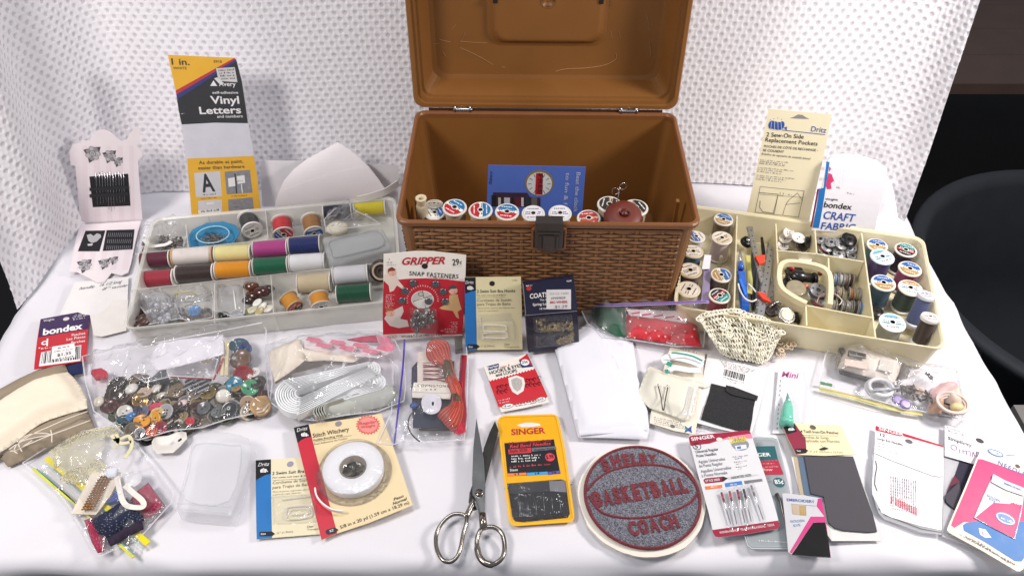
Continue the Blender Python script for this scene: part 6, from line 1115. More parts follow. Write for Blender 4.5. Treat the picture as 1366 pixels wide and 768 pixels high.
b = sheet([(412, 290), (520, 262), (640, 232), (720, 205), (790, 186), (1000, 150), (1290, 103), (1316, 165), (1306, 250), (1335, 350), (1345, 425), (1332, 520), (1300, 560), (1120, 600), (1000, 640), (850, 655), (690, 700), (640, 690), (560, 620), (470, 560), (430, 420)], .004, .029, film(.05, rough=.07, spec=1.0), n=70, edge=.03, rough=.0062, freq=62, seed=53, ridge=.9); single('button_bag', b, 'big clear zip bag bulging with mixed buttons', 'plastic bag')
b = MB(); b.tube(smoothpath([on(x, y, z) for x, y, z in ((640, 290, .018), (638, 250, .018), (700, 235, .020), (760, 222, .022), (800, 205, .028), (1100, 150, .028), (1290, 112, .030))], 5), .0008, mt('f0eff2', .3, alpha=.8), 6); single('zip_ridge', b, 'white zip ridge along the top of the button bag', 'zip')
view('C5'); b = sheet([(438, 640), (450, 612), (540, 600), (600, 575), (635, 585), (640, 620), (600, 665), (560, 700), (470, 705), (445, 680)], .004, .010, mt('ece8e0', .4, var=.03), n=16, edge=.008, rough=.001, seed=54); single('cream_tag', b, 'cream rounded tag with a slot in front of the buttons', 'tag'); b = MB(); b.tube([on(588, 632, .017), on(606, 618, .017)], .0012, INK); single('tag_slot', b, 'dark slot in the cream rounded tag', 'slot')
# 9 bag of trims
view('A8'); t = Thing('trim_bag', 'clear zip bag of lace, ribbon and dotted fabric trims', 'plastic bag', on(450, 400, 0))
b = sheet([(110, 270), (235, 190), (330, 140), (545, 92), (590, 150), (690, 270), (785, 400), (775, 450), (640, 600), (600, 690), (560, 640), (455, 690), (430, 660), (300, 440), (200, 330)], .001, .012, film(.08, rough=.09), n=56, edge=.03, rough=.006, freq=50, seed=61, ridge=.9); t.part('bag_film', b)
b = MB(); 
for p, q, w, cc in (((208, 238), (370, 365), .006, 'ecdf1e'), ((370, 365), (665, 622), .006, 'e9dc1a'), ((148, 285), (335, 440), .003, 'd8dc50'), ((335, 440), (600, 683), .003, 'd8d850'), ((165, 287), (600, 668), .0012, '58a0b8'), ((215, 275), (640, 640), .0012, 'b8cfd6')): b.tube([on(p[0], p[1], .006), on(q[0], q[1], .006)], 0, mt(cc, .35), flat=(w, .0012))
t.part('zip_strip', b)
view('A8'); NAVD = dotted('18203a', 'b8bccc', 520, .2); MARD = dotted('9c2446', 'e8c8d0', 620, .2)
b = sheet([(380, 520), (420, 505), (470, 600), (470, 660), (440, 665), (415, 620)], .006, .006, MARD, n=14, edge=.006, rough=.0015, seed=62, thick=.0008); single('dotted_fabric', b, 'maroon dotted fabric corner below the navy one', 'fabric piece')
b = sheet([(585, 430), (620, 385), (668, 350), (742, 452), (700, 490), (650, 512), (615, 480)], .006, .006, MARD, n=14, edge=.006, rough=.0015, seed=63, thick=.0008); single('dotted_fabric', b, 'raspberry dotted fabric folded beside the white ribbon', 'fabric piece')
b = sheet([(412, 520), (500, 470), (572, 422), (625, 470), (650, 520), (560, 560), (480, 600), (440, 575)], .010, .010, NAVD, n=18, edge=.008, rough=.002, seed=64, thick=.001); single('dotted_fabric', b, 'navy fabric with white pin dots in the trim bag', 'fabric piece')
b = sheet([(480, 600), (560, 560), (640, 520), (650, 560), (570, 600), (500, 640)], .008, .006, mt('2a1c34', .8), n=10, edge=.005, rough=.003, freq=70, seed=65, thick=.001); single('dark_fabric', b, 'dark crumpled fabric fold below the navy dotted piece', 'fabric piece')
b = solid([(320, 487, .010), (410, 305, .014), (545, 300, .014), (500, 400, .013), (430, 492, .010)], .0012, mt('eadfcc', .6)); single('trim_card', b, 'cream card wound with gold braid in the trim bag', 'card')
b = MB(); GLD2 = mt('a8743c', .35, metal=.5, var=.4, scale=300)
for j in range(4):
    P = []; 
    for i in range(26): u = i / 25; x = 378 + 82 * u + j * 14 - 6; y = 470 - 150 * u; P.append(on(x, y, .0145 + .0002 * j) + V((.0012 * (1 if i % 2 else -1), 0, .0004 * (i % 2))))
    b.tube(P, .0011, GLD2, 5)
single('gold_braid', b, 'metallic gold zigzag braid wound on the cream card', 'braid')
b = MB(); b.tube(smoothpath([on(x, y, z) for x, y, z in ((525, 320, .016), (535, 370, .018), (552, 430, .020), (580, 455, .020), (640, 458, .020), (640, 430, .022), (600, 395, .020), (560, 360, .018))], 6), 0, mt('ece6dc', .5), flat=(.0055, .0007)); single('white_ribbon', b, 'white ribbon loop across the dotted fabrics', 'ribbon')
LACE = mt('e6dfbe', .8, var=.1)
def lacecurve(pts, z, w, name, label, n=90, amp=1.0, m=None, rad=.0006):
    P = smoothpath([on(x, y, z) for x, y in pts], 12); b = MB(); N = len(P)
    for off, ph in ((-.5, 0), (0, 1), (.5, 2)):
        Q = []
        for i, p in enumerate(P):
            a = P[max(0, i - 1)]; c = P[min(N - 1, i + 1)]; d = (c - a).normalized(); s_ = V((-d.y, d.x, 0)); Q.append(p + s_ * (w * off + w * .22 * amp * math.sin(i * 2.1 + ph)) + V((0, 0, .0012 * math.sin(i * 1.3 + ph))))
        b.tube(Q, rad, m or LACE, 5)
    for i in range(0, N - 1):
        d = (P[i + 1] - P[i]).normalized(); s_ = V((-d.y, d.x, 0)); b.tube([P[i] - s_ * w * .75, P[i] + d * .001, P[i] + s_ * w * .62], rad * .7, m or LACE, 4)
        if i % 2 == 0: b.tube([P[i] + s_ * w * .62 + V((math.cos(a) * w * .16, math.sin(a) * w * .16, 0)) for a in (0, 1.05, 2.1, 3.14, 4.2, 5.25)], rad * .8, m or LACE, 4, True)
    return single(name, b, label, 'lace')
lacecurve([(240, 225), (300, 180), (370, 145), (450, 125), (540, 110)], .008, .010, 'lace_trim', 'cream crocheted lace strip along the top of the trim bag')
lacecurve([(245, 250), (320, 235), (400, 270), (440, 300), (360, 320), (290, 305)], .009, .012, 'lace_trim', 'looped cream lace lying over the yellow zip')
b = sheet([(235, 245), (350, 160), (470, 130), (480, 190), (420, 290), (330, 320), (270, 300)], .004, .006, mt('e9e4cc', .85, alpha=.5), n=16, edge=.01, rough=.004, freq=60, seed=66); single('net_fabric', b, 'sheer cream net fabric under the lace', 'net fabric')
b = MB()
for pts in ([(500, 135), (540, 170), (590, 165)], [(505, 160), (545, 150), (580, 140), (592, 185), (560, 240)], [(515, 195), (530, 160), (520, 130)]): b.tube(smoothpath([on(x, y, .015) for x, y in pts], 6), 0, mt('ddd6b0', .6), flat=(.004, .0006))
single('cream_ribbon', b, 'narrow cream ribbon knot at the bag corner', 'ribbon')
b = MB(); b.lathe([(.0001, 0), (.010, 0), (.0112, .001), (.0108, .0018), (.0001, .0016)], on(592, 338, .010), (0, 0, 1), mt('e8e8ea', .3), 24); single('white_disc', b, 'round white disc beside the ribbon in the trim bag', 'disc')
b = solid([(465, 305, .019), (480, 285, .020), (530, 280, .020), (515, 318, .019), (485, 325, .018)], .004, mt('dfe3ea', .1, coat=.8)); single('clear_bead', b, 'shiny clear bead cap above the gold braid', 'bead'); b = solid([(478, 440, .010), (520, 385, .010), (540, 400, .010), (530, 425, .010)], .006, mt('2a4a9c', .5)); single('blue_thread', b, 'bright blue thread bundle beside the gold braid card', 'thread bundle')
# 10 translucent box
view('A8'); t = Thing('plastic_box', 'empty milky clear plastic box lying on the cloth', 'plastic box', on(950, 300, 0)); MK = frosted('e6e6ea', .26, .22); MK2 = frosted('ececf0', .22, .2)
softbox(t, [(885, 122), (1048, 120), (1130, 165), (1095, 330), (1040, 478), (1010, 492), (900, 482), (800, 470), (792, 440), (830, 300)], .0005, .0215, MK, 'box_body', inset=.92, r=3)
softbox(t, [(880, 175), (1040, 180), (1085, 200), (1030, 430), (830, 425), (850, 290)], .0217, .0235, MK2, 'lid_panel', inset=.97, r=3)
b = MB(); b.tube([on(795, 440, .022), on(1035, 455, .022)], .0010, MK2); b.tube([on(800, 468, .010), on(1020, 488, .010)], .0010, MK2); t.part('edge_rib', b)
# 11 bag of elastic
view('B1'); EL = mt('eceeee', .75, var=.04, bump=.3, bscale=700); G = 'x'
b = sheet([(275, 150), (310, 130), (500, 150), (700, 185), (790, 215), (700, 250), (500, 235), (270, 190)], .012, .008, mt('ece2e4', .5, alpha=.9), n=20, edge=.01, rough=.002, freq=30, seed=71); single('printed_tissue', b, 'folded white tissue with faded red print', 'tissue')
b = MB(); PKM = mt('d8788e', .6)
for x, y in ((340, 140), (475, 155), (605, 172), (395, 172), (530, 188), (660, 205), (740, 190)):
    c = on(x, y, .0245); u = V((.011, -.002, 0)); w = V((0, .003, 0)); b.add([c - u - w, c + u * .2 - w * 1.4, c + u - w * .3, c + u * .6 + w, c - u * .8 + w], [(0, 1, 2, 3, 4)], PKM)
single('tissue_print', b, 'faded red marks printed on the folded tissue', 'print')
b = solid([(525, 138, .012), (610, 122, .014), (690, 113, .014), (700, 150, .014), (600, 150, .013)], .002, mt('b8345a', .5)); single('pink_paper', b, 'deep pink paper corner behind the printed tissue', 'paper')
b = sheet([(690, 118), (760, 135), (800, 190), (770, 225), (720, 190)], .010, .006, mt('e88ca4', .6, alpha=.85), n=10, edge=.006, rough=.003, seed=72); single('pink_tissue', b, 'light pink tissue crumpled at the bag end', 'tissue')
CRF = mt('f0e4d2', .8, var=.03)
b = sheet([(82, 215), (150, 180), (250, 142), (272, 188), (400, 205), (620, 240), (560, 275), (400, 262), (280, 270), (200, 330), (118, 392), (90, 300)], .008, .012, CRF, n=24, edge=.012, rough=.002, freq=30, seed=73, thick=.0006); single('cream_fabric', b, 'cream fabric folded behind the coiled elastic', 'fabric')
b = sheet([(160, 200), (215, 150), (265, 142), (272, 185), (285, 300), (260, 300), (110, 385), (150, 290)], .016, .010, CRF, n=14, edge=.008, rough=.001, seed=74, thick=.0006); single('cream_fabric', b, 'raised corner fold of cream fabric beside the elastic', 'fabric')
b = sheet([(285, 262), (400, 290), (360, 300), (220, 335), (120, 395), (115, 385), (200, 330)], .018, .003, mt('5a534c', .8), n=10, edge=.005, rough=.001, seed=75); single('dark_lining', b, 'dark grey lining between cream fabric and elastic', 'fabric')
t = Thing('elastic_coil', 'thick coil of white elastic folded into a kidney shape', 'elastic', on(400, 420, .004))
def capsule(Lc, rl, Rc, rr, n=12):
    d = V((Rc[0] - Lc[0], Rc[1] - Lc[1])); a = math.atan2(d.y, d.x); P = []
    for i in range(n + 1): q = a + math.pi / 2 + math.pi * i / n; P.append((Lc[0] + rl * math.cos(q), Lc[1] + rl * .82 * math.sin(q)))
    for i in range(n + 1): q = a - math.pi / 2 + math.pi * i / n; P.append((Rc[0] + rr * math.cos(q), Rc[1] + rr * .82 * math.sin(q)))
    return P
def eloop(P, z, m=EL, wd=.011): 
    b = MB(); Q = smoothpath([on(x, y, z) for x, y in P], 4, True); vs = []; n = len(Q)
    for p in Q: vs += [p - V((0, 0, wd)), p]
    c = sum(Q, V((0, 0, 0))) / n
    for p in Q: q = p + (c - p).normalized() * .0019; vs += [q, q - V((0, 0, wd))]
    fs = []
    for i in range(n):
        j = (i + 1) % n; fs += [(2 * i, 2 * j, 2 * j + 1, 2 * i + 1), (2 * i + 1, 2 * j + 1, 2 * n + 2 * j, 2 * n + 2 * i), (2 * n + 2 * i, 2 * n + 2 * j, 2 * n + 2 * j + 1, 2 * n + 2 * i + 1)]
    b.add(vs, fs, m, False); t.part('elastic_loop', b)
for i in range(9): eloop(capsule((235 + i * 2.2, 458 - i * 1.5), 122 - i * 11.5, (662 - i * 2, 308 - i * 2), 54 - i * 5.6), .0215 - (i % 2) * .0012)
for i in range(7): eloop(capsule((400 - i * 2, 470 - i * 4), 52 - i * 6, (690 - i * 3, 380 - i), 56 - i * 7.4), .0170 - (i % 2) * .0012)
b = sheet([(130, 470), (160, 400), (300, 340), (640, 270), (700, 290), (690, 330), (560, 352), (420, 392), (340, 470), (260, 540), (170, 540)], .0035, .006, mt('8c8e8e', .8), n=16, edge=.006, rough=.0004, seed=76); t.part('inner_wrap', b)
t = Thing('folded_elastic', 'flat greyish white elastic folded in front of the coil', 'elastic', on(600, 520, .004)); EG = mt('b4b6ae', .5, var=.05)
b = sheet([(335, 545), (380, 512), (500, 480), (800, 405), (845, 488), (700, 530), (560, 565), (420, 590), (360, 602)], .004, .012, EG, n=24, edge=.006, rough=.0012, freq=40, seed=77, thick=.001); t.part('top_fold', b)
for i in range(5): b = MB(); b.tube(smoothpath([on(x + i * 14, y - i * 4, .015 + .0006 * i) for x, y in ((352, 592), (338, 560), (350, 535), (380, 520), (450, 500))], 5), 0, EG, flat=(.0010, .008)); t.part('fold_edge', b)
b = sheet([(60, 180), (270, 120), (420, 110), (700, 100), (800, 160), (850, 260), (860, 420), (850, 500), (700, 560), (520, 580), (350, 610), (210, 600), (85, 500), (70, 330)], .004, .024, film(.06, rough=.10), n=50, edge=.03, rough=.005, freq=40, seed=78, ridge=.9); single('elastic_bag', b, 'clear bag holding the white elastic coil and cream fabric', 'plastic bag')
# 15 bag of embroidery floss
view('B1'); FL_ = mt('d2604e', .6, var=.12, scale=300); FL2 = mt('a83e34', .6, var=.12, scale=300)
def bundle(rows, z0, m, name, label, cat, r0=.0010, n=12, seed=1, cut=None):
    """rows: list of (centre x, centre y, half width, z) along the skein"""
    b = MB(); r = random.Random(seed)
    for j in range(n):
        u = (j + .5) / n * 2 - 1; P = []
        for i, (x, y, hw, z) in enumerate(rows):
            a = rows[max(0, i - 1)]; c = rows[min(len(rows) - 1, i + 1)]; dx, dy = c[0] - a[0], c[1] - a[1]; L = math.hypot(dx, dy) or 1
            P.append(on(x - dy / L * hw * u + r.uniform(-1.5, 1.5), y + dx / L * hw * u, z0 + z * (1 - .7 * u * u) + r.uniform(0, .0008)))
        b.tube(smoothpath(P, 5), r0, m if j % 2 else FL2, 5)
    return single(name, b, label, cat)
t = Thing('floss_card', 'dark blue floss card with maroon thread windings', 'card', on(950, 400, .004)); b = solid([(890, 400, .008), (893, 300, .008), (925, 262, .008), (1135, 262, .008), (1130, 640, .007), (900, 640, .007)], .0012, mt('242c44', .5)); t.part('card_backing', b)
b = solid([(925, 210, .010), (1090, 205, .010), (1085, 385, .010), (925, 385, .010)], .0010, mt('dcd2c6', .6)); t.part('winding_card', b); b = MB()
for i in range(9): y = 272 + i * 12; b.tube([on(957, y, .0112), on(1018, y + (6 if i % 2 else -4), .0118), on(1082, y + (0 if i % 2 else 8), .0112)], .0006, mt('7c2036' if i % 3 else 'd2a0a0', .6), 5)
t.part('winding', b)
k = Card('name_card', 'cream printed label card lying across the floss', 'card', (895, 470, .013), (1112, 478, .013), (905, 383, .013)); k.poly('card_backing', [(905, 383), (1098, 388), (1094, 408), (1118, 430), (1112, 477), (895, 468), (893, 432)], mt('e6dfd2', .55), 0, .0008, True); k.text('lettering', 'COVINGTON', (925, 408), (1085, 412), 16, INK, 2, .004, 0, 1.2)
for x in (977, 1002, 1026): k.disc('lettering', (x, 424), 5, INK, 2, 10)
k.line('print', (893, 438), (1112, 446), 1.6, GREYINK, 2); k.done()
b = MB(); 
for i in range(9):
    rr = 56 - i * 5.5; b.tube(smoothpath([on(1005 + rr * math.cos(a) * .95 + i, 500 + rr * .95 * math.sin(a) + (8 if math.sin(a) > .5 else 0), .0155 + .0006 * i) for a in [2 * math.pi * q / 10 for q in range(10)]], 4, True), .0010, mt('e9e7ef', .5), 5, True)
single('white_floss', b, 'small coil of white floss below the label card', 'floss')
bundle([(1000, 150, 20, .010), (1035, 190, 70, .012), (1060, 240, 62, .012), (1090, 275, 25, .010)], .006, FL_, 'floss_skein', 'coral floss skein fanned out at the top of the floss bag', 'floss skein', .0012, 17, 3)
bundle([(1090, 262, 28, .010), (1115, 360, 30, .009), (1140, 420, 36, .011), (1150, 470, 26, .009), (1150, 520, 40, .012), (1110, 590, 75, .014), (1080, 618, 62, .006)], .006, FL_, 'floss_skein', 'long coral floss skein gathered by two brown bands', 'floss skein', .0012, 17, 4)
for i, (x, y, w) in enumerate(((1098, 308, 36), (1150, 478, 30))):
    b = sheet([(x - w, y - 48 + i * 20), (x + w * .4, y - 52 + i * 20), (x + w, y + 45 - i * 20), (x - w * .5, y + 52 - i * 22)], .014, .010, mt('5c4a34', .45, metal=.2), n=8, edge=.006, rough=.0005); single('skein_band', b, ('brown paper band around the upper part of the long skein', 'brown paper band around the lower part of the long skein')[i], 'paper band')
FL2 = mt('8e1c34', .6, var=.15); bundle([(1190, 230, 16, .005), (1178, 420, 14, .006), (1188, 560, 15, .006), (1172, 650, 26, .005)], .003, mt('c02a44', .6, var=.15), 'crimson_floss', 'crimson floss strand running beside the coral skein', 'floss', .0011, 9, 5)
b = sheet([(1130, 615), (1190, 612), (1202, 670), (1165, 692), (1132, 680)], .005, .006, mt('c01f3c', .6), n=8, edge=.005); single('crimson_tuft', b, 'crimson floss tuft at the lower corner of the floss bag', 'floss')
b = solid([(1135, 130, .014), (1180, 120, .014), (1182, 190, .012), (1140, 200, .012)], .008, mt('4a4640', .5)); single('dark_clip', b, 'dark grey clip behind the coral floss', 'clip')
b = MB(); b.tube(smoothpath([on(x, y, .010) for x, y in ((905, 545), (880, 580), (872, 630), (895, 680), (938, 720))], 6), .0008, mt('3a3438', .4), 5); single('curved_needle', b, 'curved dark needle in the corner of the floss bag', 'needle'); b = MB(); b.ball(on(905, 515, .010), .004, mt('1d4f9c', .4), 10, (1.3, 1, .8)); single('blue_bead', b, 'dark blue bead at the end of the curved needle', 'bead')
b = MB(); b.tube([on(935, 650, .008), on(1130, 652, .008)], .0014, mt('3a2c22', .5)); single('dark_edge_strip', b, 'dark strip under the floss card', 'strip')
b = sheet([(700, 110), (1195, 110), (1215, 300), (1205, 640), (1190, 720), (940, 735), (850, 720), (790, 748), (700, 740), (780, 560), (790, 300)], .003, .022, film(.06, rough=.09), n=44, edge=.03, rough=.0045, freq=42, seed=81, ridge=.9); single('floss_bag', b, 'clear zip bag of coral embroidery floss', 'plastic bag')
b = MB(); b.tube(smoothpath([on(x, y, z) for x, y, z in ((852, 140, .018), (842, 300, .020), (818, 520, .014), (792, 745, .004))], 5), .0011, mt('4636b0', .3), 6); single('zip_closure', b, 'violet zip line of the floss bag', 'zip')
# scissors
view('B4'); t = Thing('scissors', 'open steel tailor scissors with long blades on the cloth', 'scissors', on(200, 500, 0)); ST = mt('b9b7b4', .16, metal=1, var=.06, scale=40); ST2 = mt('4a4744', .3, metal=.8, var=.15, scale=90); STH = mt('9a9288', .2, metal=1, var=.08)  # ST2: dark reflection on the steel put into its colour
b = solid([(258, 300, .006), (262, 283, .0066), (250, 252, .0066), (232, 290, .0066), (212, 345, .0066), (214, 430, .0066), (206, 500, .0066), (188, 545, .0066), (172, 548, .0066), (162, 520, .006), (166, 490, .006), (215, 470, .006)], .0022, ST2); ob = t.part('blade', b)
b = solid([(188, 243, .0095), (199, 300, .0095), (213, 380, .0095), (218, 470, .0095), (216, 560, .0095), (215, 605, .009), (200, 608, .009), (197, 560, .0095), (176, 515, .0095), (174, 450, .0095), (178, 340, .0095)], .0024, ST); oa = t.part('blade', b, label='bright polished upper blade')
b = MB(); b.lathe([(.0042, 0), (.0045, .0006), (.0042, .0016), (.0001, .0018)], on(198, 492, .0095), (0, 0, 1), STH, 20); b.box(on(198, 492, .0116), (.0062, .0009, .0006), INK); t.part('screw', b)
b = MB(); b.tube([on(168, 490, .0075), on(176, 515, .0078), on(188, 540, .007)], [.001, .004, .002], ST2, 6); t.part('stop', b)
b = MB(); b.tube(smoothpath([on(x, y, .006) for x, y in ((182, 520), (168, 545), (155, 570))], 4), [.0045, .0042, .0040, .0038, .0036, .0034, .0034, .0034, .0034], STH, 10)
b.tube(smoothpath([on(x, y, z) for x, y, z in ((150, 566, .006), (110, 563, .006), (75, 590, .005), (55, 630, .004), (56, 675, .004), (75, 712, .004), (100, 720, .004), (122, 705, .004), (135, 675, .0045), (145, 625, .005), (155, 590, .006))], 5, True), .0022, STH, 10, True); t.part('handle', b)
b = MB(); b.tube([on(208, 560, .0085), on(210, 585, .008), on(212, 612, .0065)], [.0038, .0040, .0042], STH, 10)
b.tube(smoothpath([on(x, y, z) for x, y, z in ((212, 608, .006), (245, 605, .006), (272, 625, .005), (282, 665, .004), (275, 705, .004), (245, 728, .004), (215, 722, .004), (195, 695, .004), (190, 650, .005), (198, 622, .006))], 5, True), [.0025] * 26 + [.0034] * 12 + [.0025] * 12, STH, 10, True); t.part('handle', b)
# folded white cloth and loose napkin layers
WCL = mt('e9e8f0', .8, var=.015, bump=.2, bscale=900, sheen=.3)
view('B5'); b = sheet([(0, 300), (60, 240), (180, 160), (365, 270), (375, 340), (385, 430), (432, 590), (440, 680), (430, 722), (250, 715), (108, 712), (60, 520)], .0015, .005, WCL, n=40, edge=.010, rough=.0014, freq=18, seed=91, thick=.0006, ridge=1.2); t = Thing('folded_cloth', 'bright white cotton cloth folded in several layers', 'cloth', on(220, 500, 0)); t.part('lower_layer', b)
b = sheet([(4, 306), (60, 245), (180, 165), (250, 280), (340, 480), (432, 680), (300, 690), (116, 704), (60, 520)], .0045, .005, WCL, n=40, edge=.012, rough=.0016, freq=15, seed=92, thick=.0006, ridge=1.3); t.part('upper_layer', b)
# ribbon bag
view('B5'); ST3 = mt('cf2f3c', .45, var=.04); b = sheet([(325, 135), (480, 160), (660, 182), (672, 240), (683, 290), (640, 285), (500, 268), (336, 245)], .010, .008, ST3, n=22, edge=.008, rough=.0015, freq=40, seed=101, thick=.001); t = Thing('strawberry_ribbon', 'red ribbon printed with little pink strawberries', 'ribbon', on(500, 220, .01)); t.part('ribbon_body', b)
b = MB(); r_ = random.Random(6)
for x, y in ((352, 168), (350, 225), (400, 188), (372, 245), (440, 195), (425, 222), (468, 212), (485, 237), (520, 198), (515, 240), (548, 222), (575, 242), (608, 215), (600, 255), (640, 240), (650, 205), (388, 152), (560, 190)):
    c = on(x, y, .0215); b.add([c + V((-.0014, .0012, 0)), c + V((.0014, .0012, 0)), c + V((.0009, -.0012, 0)), c + V((0, -.0019, 0)), c + V((-.0009, -.0012, 0))][::-1], [(0, 1, 2, 3, 4)], mt('ee9a90', .5)); b.add([c + V((-.0016, .0012, .0001)), c + V((0, .0028, .0001)), c + V((.0016, .0012, .0001))], [(0, 1, 2)], mt('3c6a44', .5))
t.part('strawberry_print', b, kind='stuff')
k = Card('wrapper_strip', 'white wrapper strip with pink script behind the strawberry ribbon', 'wrapper', (345, 150, .018), (615, 178, .018), (340, 112, .022)); k.poly('paper', [(340, 112), (612, 122), (615, 178), (345, 140)], mt('ece0e4', .5), 0, .0006, True)
for i in range(5): k.line('print', (352 + i * 54, 135 + i * 6), (396 + i * 54, 128 + i * 6), 8, mt('d8436a', .5), 2)
k.done()
b = sheet([(165, 92), (330, 100), (330, 245), (290, 245), (210, 205), (175, 150)], .010, .010, mt('14553a', .5, var=.2, scale=60), n=18, edge=.01, rough=.003, freq=50, seed=102); single('green_ribbon', b, 'dark green ribbon bundle in the ribbon bag', 'ribbon')
b = sheet([(118, 60), (420, 55), (720, 45), (725, 100), (700, 180), (690, 300), (560, 300), (330, 265), (230, 255), (150, 190), (118, 120)], .004, .024, film(.12, rough=.08), n=50, edge=.03, rough=.007, freq=52, seed=103, ridge=1.0); single('ribbon_bag', b, 'crinkled clear zip bag of red and green ribbon', 'plastic bag')
b = MB(); b.tube(smoothpath([on(x, y, z) for x, y, z in ((120, 92, .014), (300, 90, .030), (530, 82, .050), (720, 76, .056))], 5), .0013, mt('9a78c4', .25, alpha=.85), 6); b.tube(smoothpath([on(x, y, z) for x, y, z in ((120, 100, .014), (300, 98, .030), (530, 90, .050), (720, 83, .056))], 5), .0008, mt('b8a0d8', .25, alpha=.8), 6); single('lilac_zip', b, 'lilac zip closure of the ribbon bag', 'zip')
# lace doily
view('B5'); t = Thing('lace_doily', 'cream crocheted lace doily folded into a fan', 'doily', on(870, 250, 0)); DM = mt('fdf4e0', .85, var=.06, sheen=.3, bump=.4, bscale=900)
Oc = smoothpath([(x, y, 0) for x, y in ((676, 165), (700, 148), (750, 136), (800, 130), (855, 128), (910, 150), (960, 160), (1015, 188), (1062, 228))], 12); Ic = smoothpath([(x, y, 0) for x, y in ((770, 312), (800, 328), (840, 340), (880, 346), (920, 352), (955, 362), (985, 352), (1005, 330), (1020, 300))], 12)
def dp(u, v, dz=0.):
    u = max(0, min(1, u)); a = Oc[int(u * (len(Oc) - 1))]; c = Ic[int(u * (len(Ic) - 1))]
    x = c.x + (a.x - c.x) * v; y = c.y + (a.y - c.y) * v
    return on(x, y, .006 + .046 * max(0, v) ** .75 * (1 - .35 * u) + .0035 * math.sin(u * 22 + v * 3) * v + dz)
for layer, dz in ((0, 0), (1, -.006)):
    b = MB(); NR, NC = 9, 27
    for j in range(NR + 1):
        v = j / NR; b.tube([dp((i + .25 * math.sin(i * 1.9 + j)) / (NC * 2), v + .034 * math.sin(i * 2.4 + j * 1.7 + layer), dz) for i in range(NC * 2 + 1)], .0008 if j % 3 else .0011, DM, 5)
    for j in range(NR):
        for i in range(NC):
            if (j * 7 + i * 3 + layer) % 5 == 0: continue
            u = (i + (.5 if j % 2 else 0)) / NC; b.tube([dp(u, j / NR, dz), dp(u + .004, (j + .5) / NR, dz + .0006), dp(u - .003, (j + 1) / NR, dz)], .0009 if j % 3 != 1 else .0013, DM, 4)
    for i in range(26):
        u = (i + .5) / 26; c = dp(u, 1.03, dz); b.tube([c + V((.0042 * math.cos(a), .0038 * math.sin(a), 0)) for a in [x * .9 for x in range(7)]], .0009, DM, 5, True)
    for f in (.3, .72):
        for q in range(7):
            a0 = q * .9; u0 = (f + .035 * math.cos(a0)); c = dp(u0, .62 + .12 * math.sin(a0), dz + .001); b.tube([c + V((.0034 * math.cos(a), .0034 * math.sin(a), 0)) for a in [x * .9 for x in range(7)]], .0009, DM, 5, True)
    t.part('lace_layer', b)
b = MB(); g = [dp(i / 30, j / 8, -.010) for j in range(9) for i in range(31)]; b.add(g, [(j * 31 + i, j * 31 + i + 1, j * 31 + i + 32, j * 31 + i + 31) for j in range(8) for i in range(30)], mt('e0cfae', .9, bump=.9, bscale=600, var=.2, scale=300), True); t.part('backing_sheet', b)  # added sheet so the lace holes look tan instead of shadow-dark
b = sheet([(775, 318), (800, 285), (870, 278), (940, 290), (1010, 300), (985, 352), (955, 364), (880, 348), (800, 330)], .004, .014, mt('cfc4a8', .9, bump=.8, bscale=500), n=20, edge=.01, rough=.003, freq=90, seed=111); t.part('folded_edge', b)
b = MB(); r_ = random.Random(31)
for i in range(60):
    x, y = r_.uniform(1040, 1150), 0; y = 215 + (x - 1040) * -.05 + r_.random() * 120 * (1 - (x - 1040) / 160) + 10; c = on(x, y, .004 + r_.random() * .010); rr = r_.uniform(.0022, .0036)
    b.tube([c + V((rr * math.cos(a), rr * math.sin(a), .0005 * math.sin(2 * a))) for a in [x_ * .9 for x_ in range(7)]], .0007, mt('e0cdb0', .85), 4, True)
t.part('loose_edge', b)
# tape cards
view('B5'); k = Card('tape_card', 'cream card wound with white and green edged tape', 'card', (440, 640, .001), (655, 695, .001), (530, 285, .003), arch=.001)
k.poly('card_backing', [(540, 280), (700, 318), (690, 420), (675, 560), (655, 696), (560, 678), (442, 642), (446, 600), (480, 480)], mt('ebe3d2', .55, var=.02), 0, .0008, True); 
T = k.text
for i in range(4): k.fine('lettering', (462 + i, 618 + i * 9), (590 + i * 6, 645 + i * 9), 6, GREYINK, 2, i)
k.disc('hang_hole', (549, 658), 12, mt('6f6a62', .8), 2, 18, ry=9)
TEA = mt('2f8f7c', .5); k.poly('emblem', [(605, 655), (622, 668), (638, 655), (636, 675), (640, 690), (622, 680), (604, 688), (610, 672)], mt('3a4f9c', .5), 3); k.poly('emblem', [(610, 660), (620, 670), (612, 680)], TEA, 4); k.fine('lettering', (555, 292), (668, 320), 8, GREYINK, 2, 5); k.fine('lettering', (668, 490), (655, 600), -6, GREYINK, 2, 6); k.done()
view('B5')
for i, (pts, c_, w) in enumerate((([(525, 365), (512, 345), (545, 335), (620, 350), (690, 375)], 'eef0f2', .009), ([(530, 395), (560, 385), (620, 395), (680, 398)], 'eceef0', .008), ([(540, 330), (600, 325), (660, 340), (692, 356)], 'f0f1f4', .009), ([(545, 315), (580, 318), (640, 330), (688, 352)], '2c9a86', .0018), ([(522, 362), (545, 372)], '2c9a86', .006), ([(515, 402), (530, 400)], '2c9a86', .005))):
    b = MB(); b.tube(smoothpath([on(x, y, .010 + .001 * i) for x, y in pts], 6), 0, mt(c_, .5), flat=(w, .0008)); single('tape_strip', b, ('white tape loop curling off the card side', 'lowest white tape fold on the card', 'upper white tape wound over the card', 'thin green edge of the white tape', 'green tape end beside the loop', 'green tape end near the needle paper')[i], 'tape', 'tape windings on the cream card')
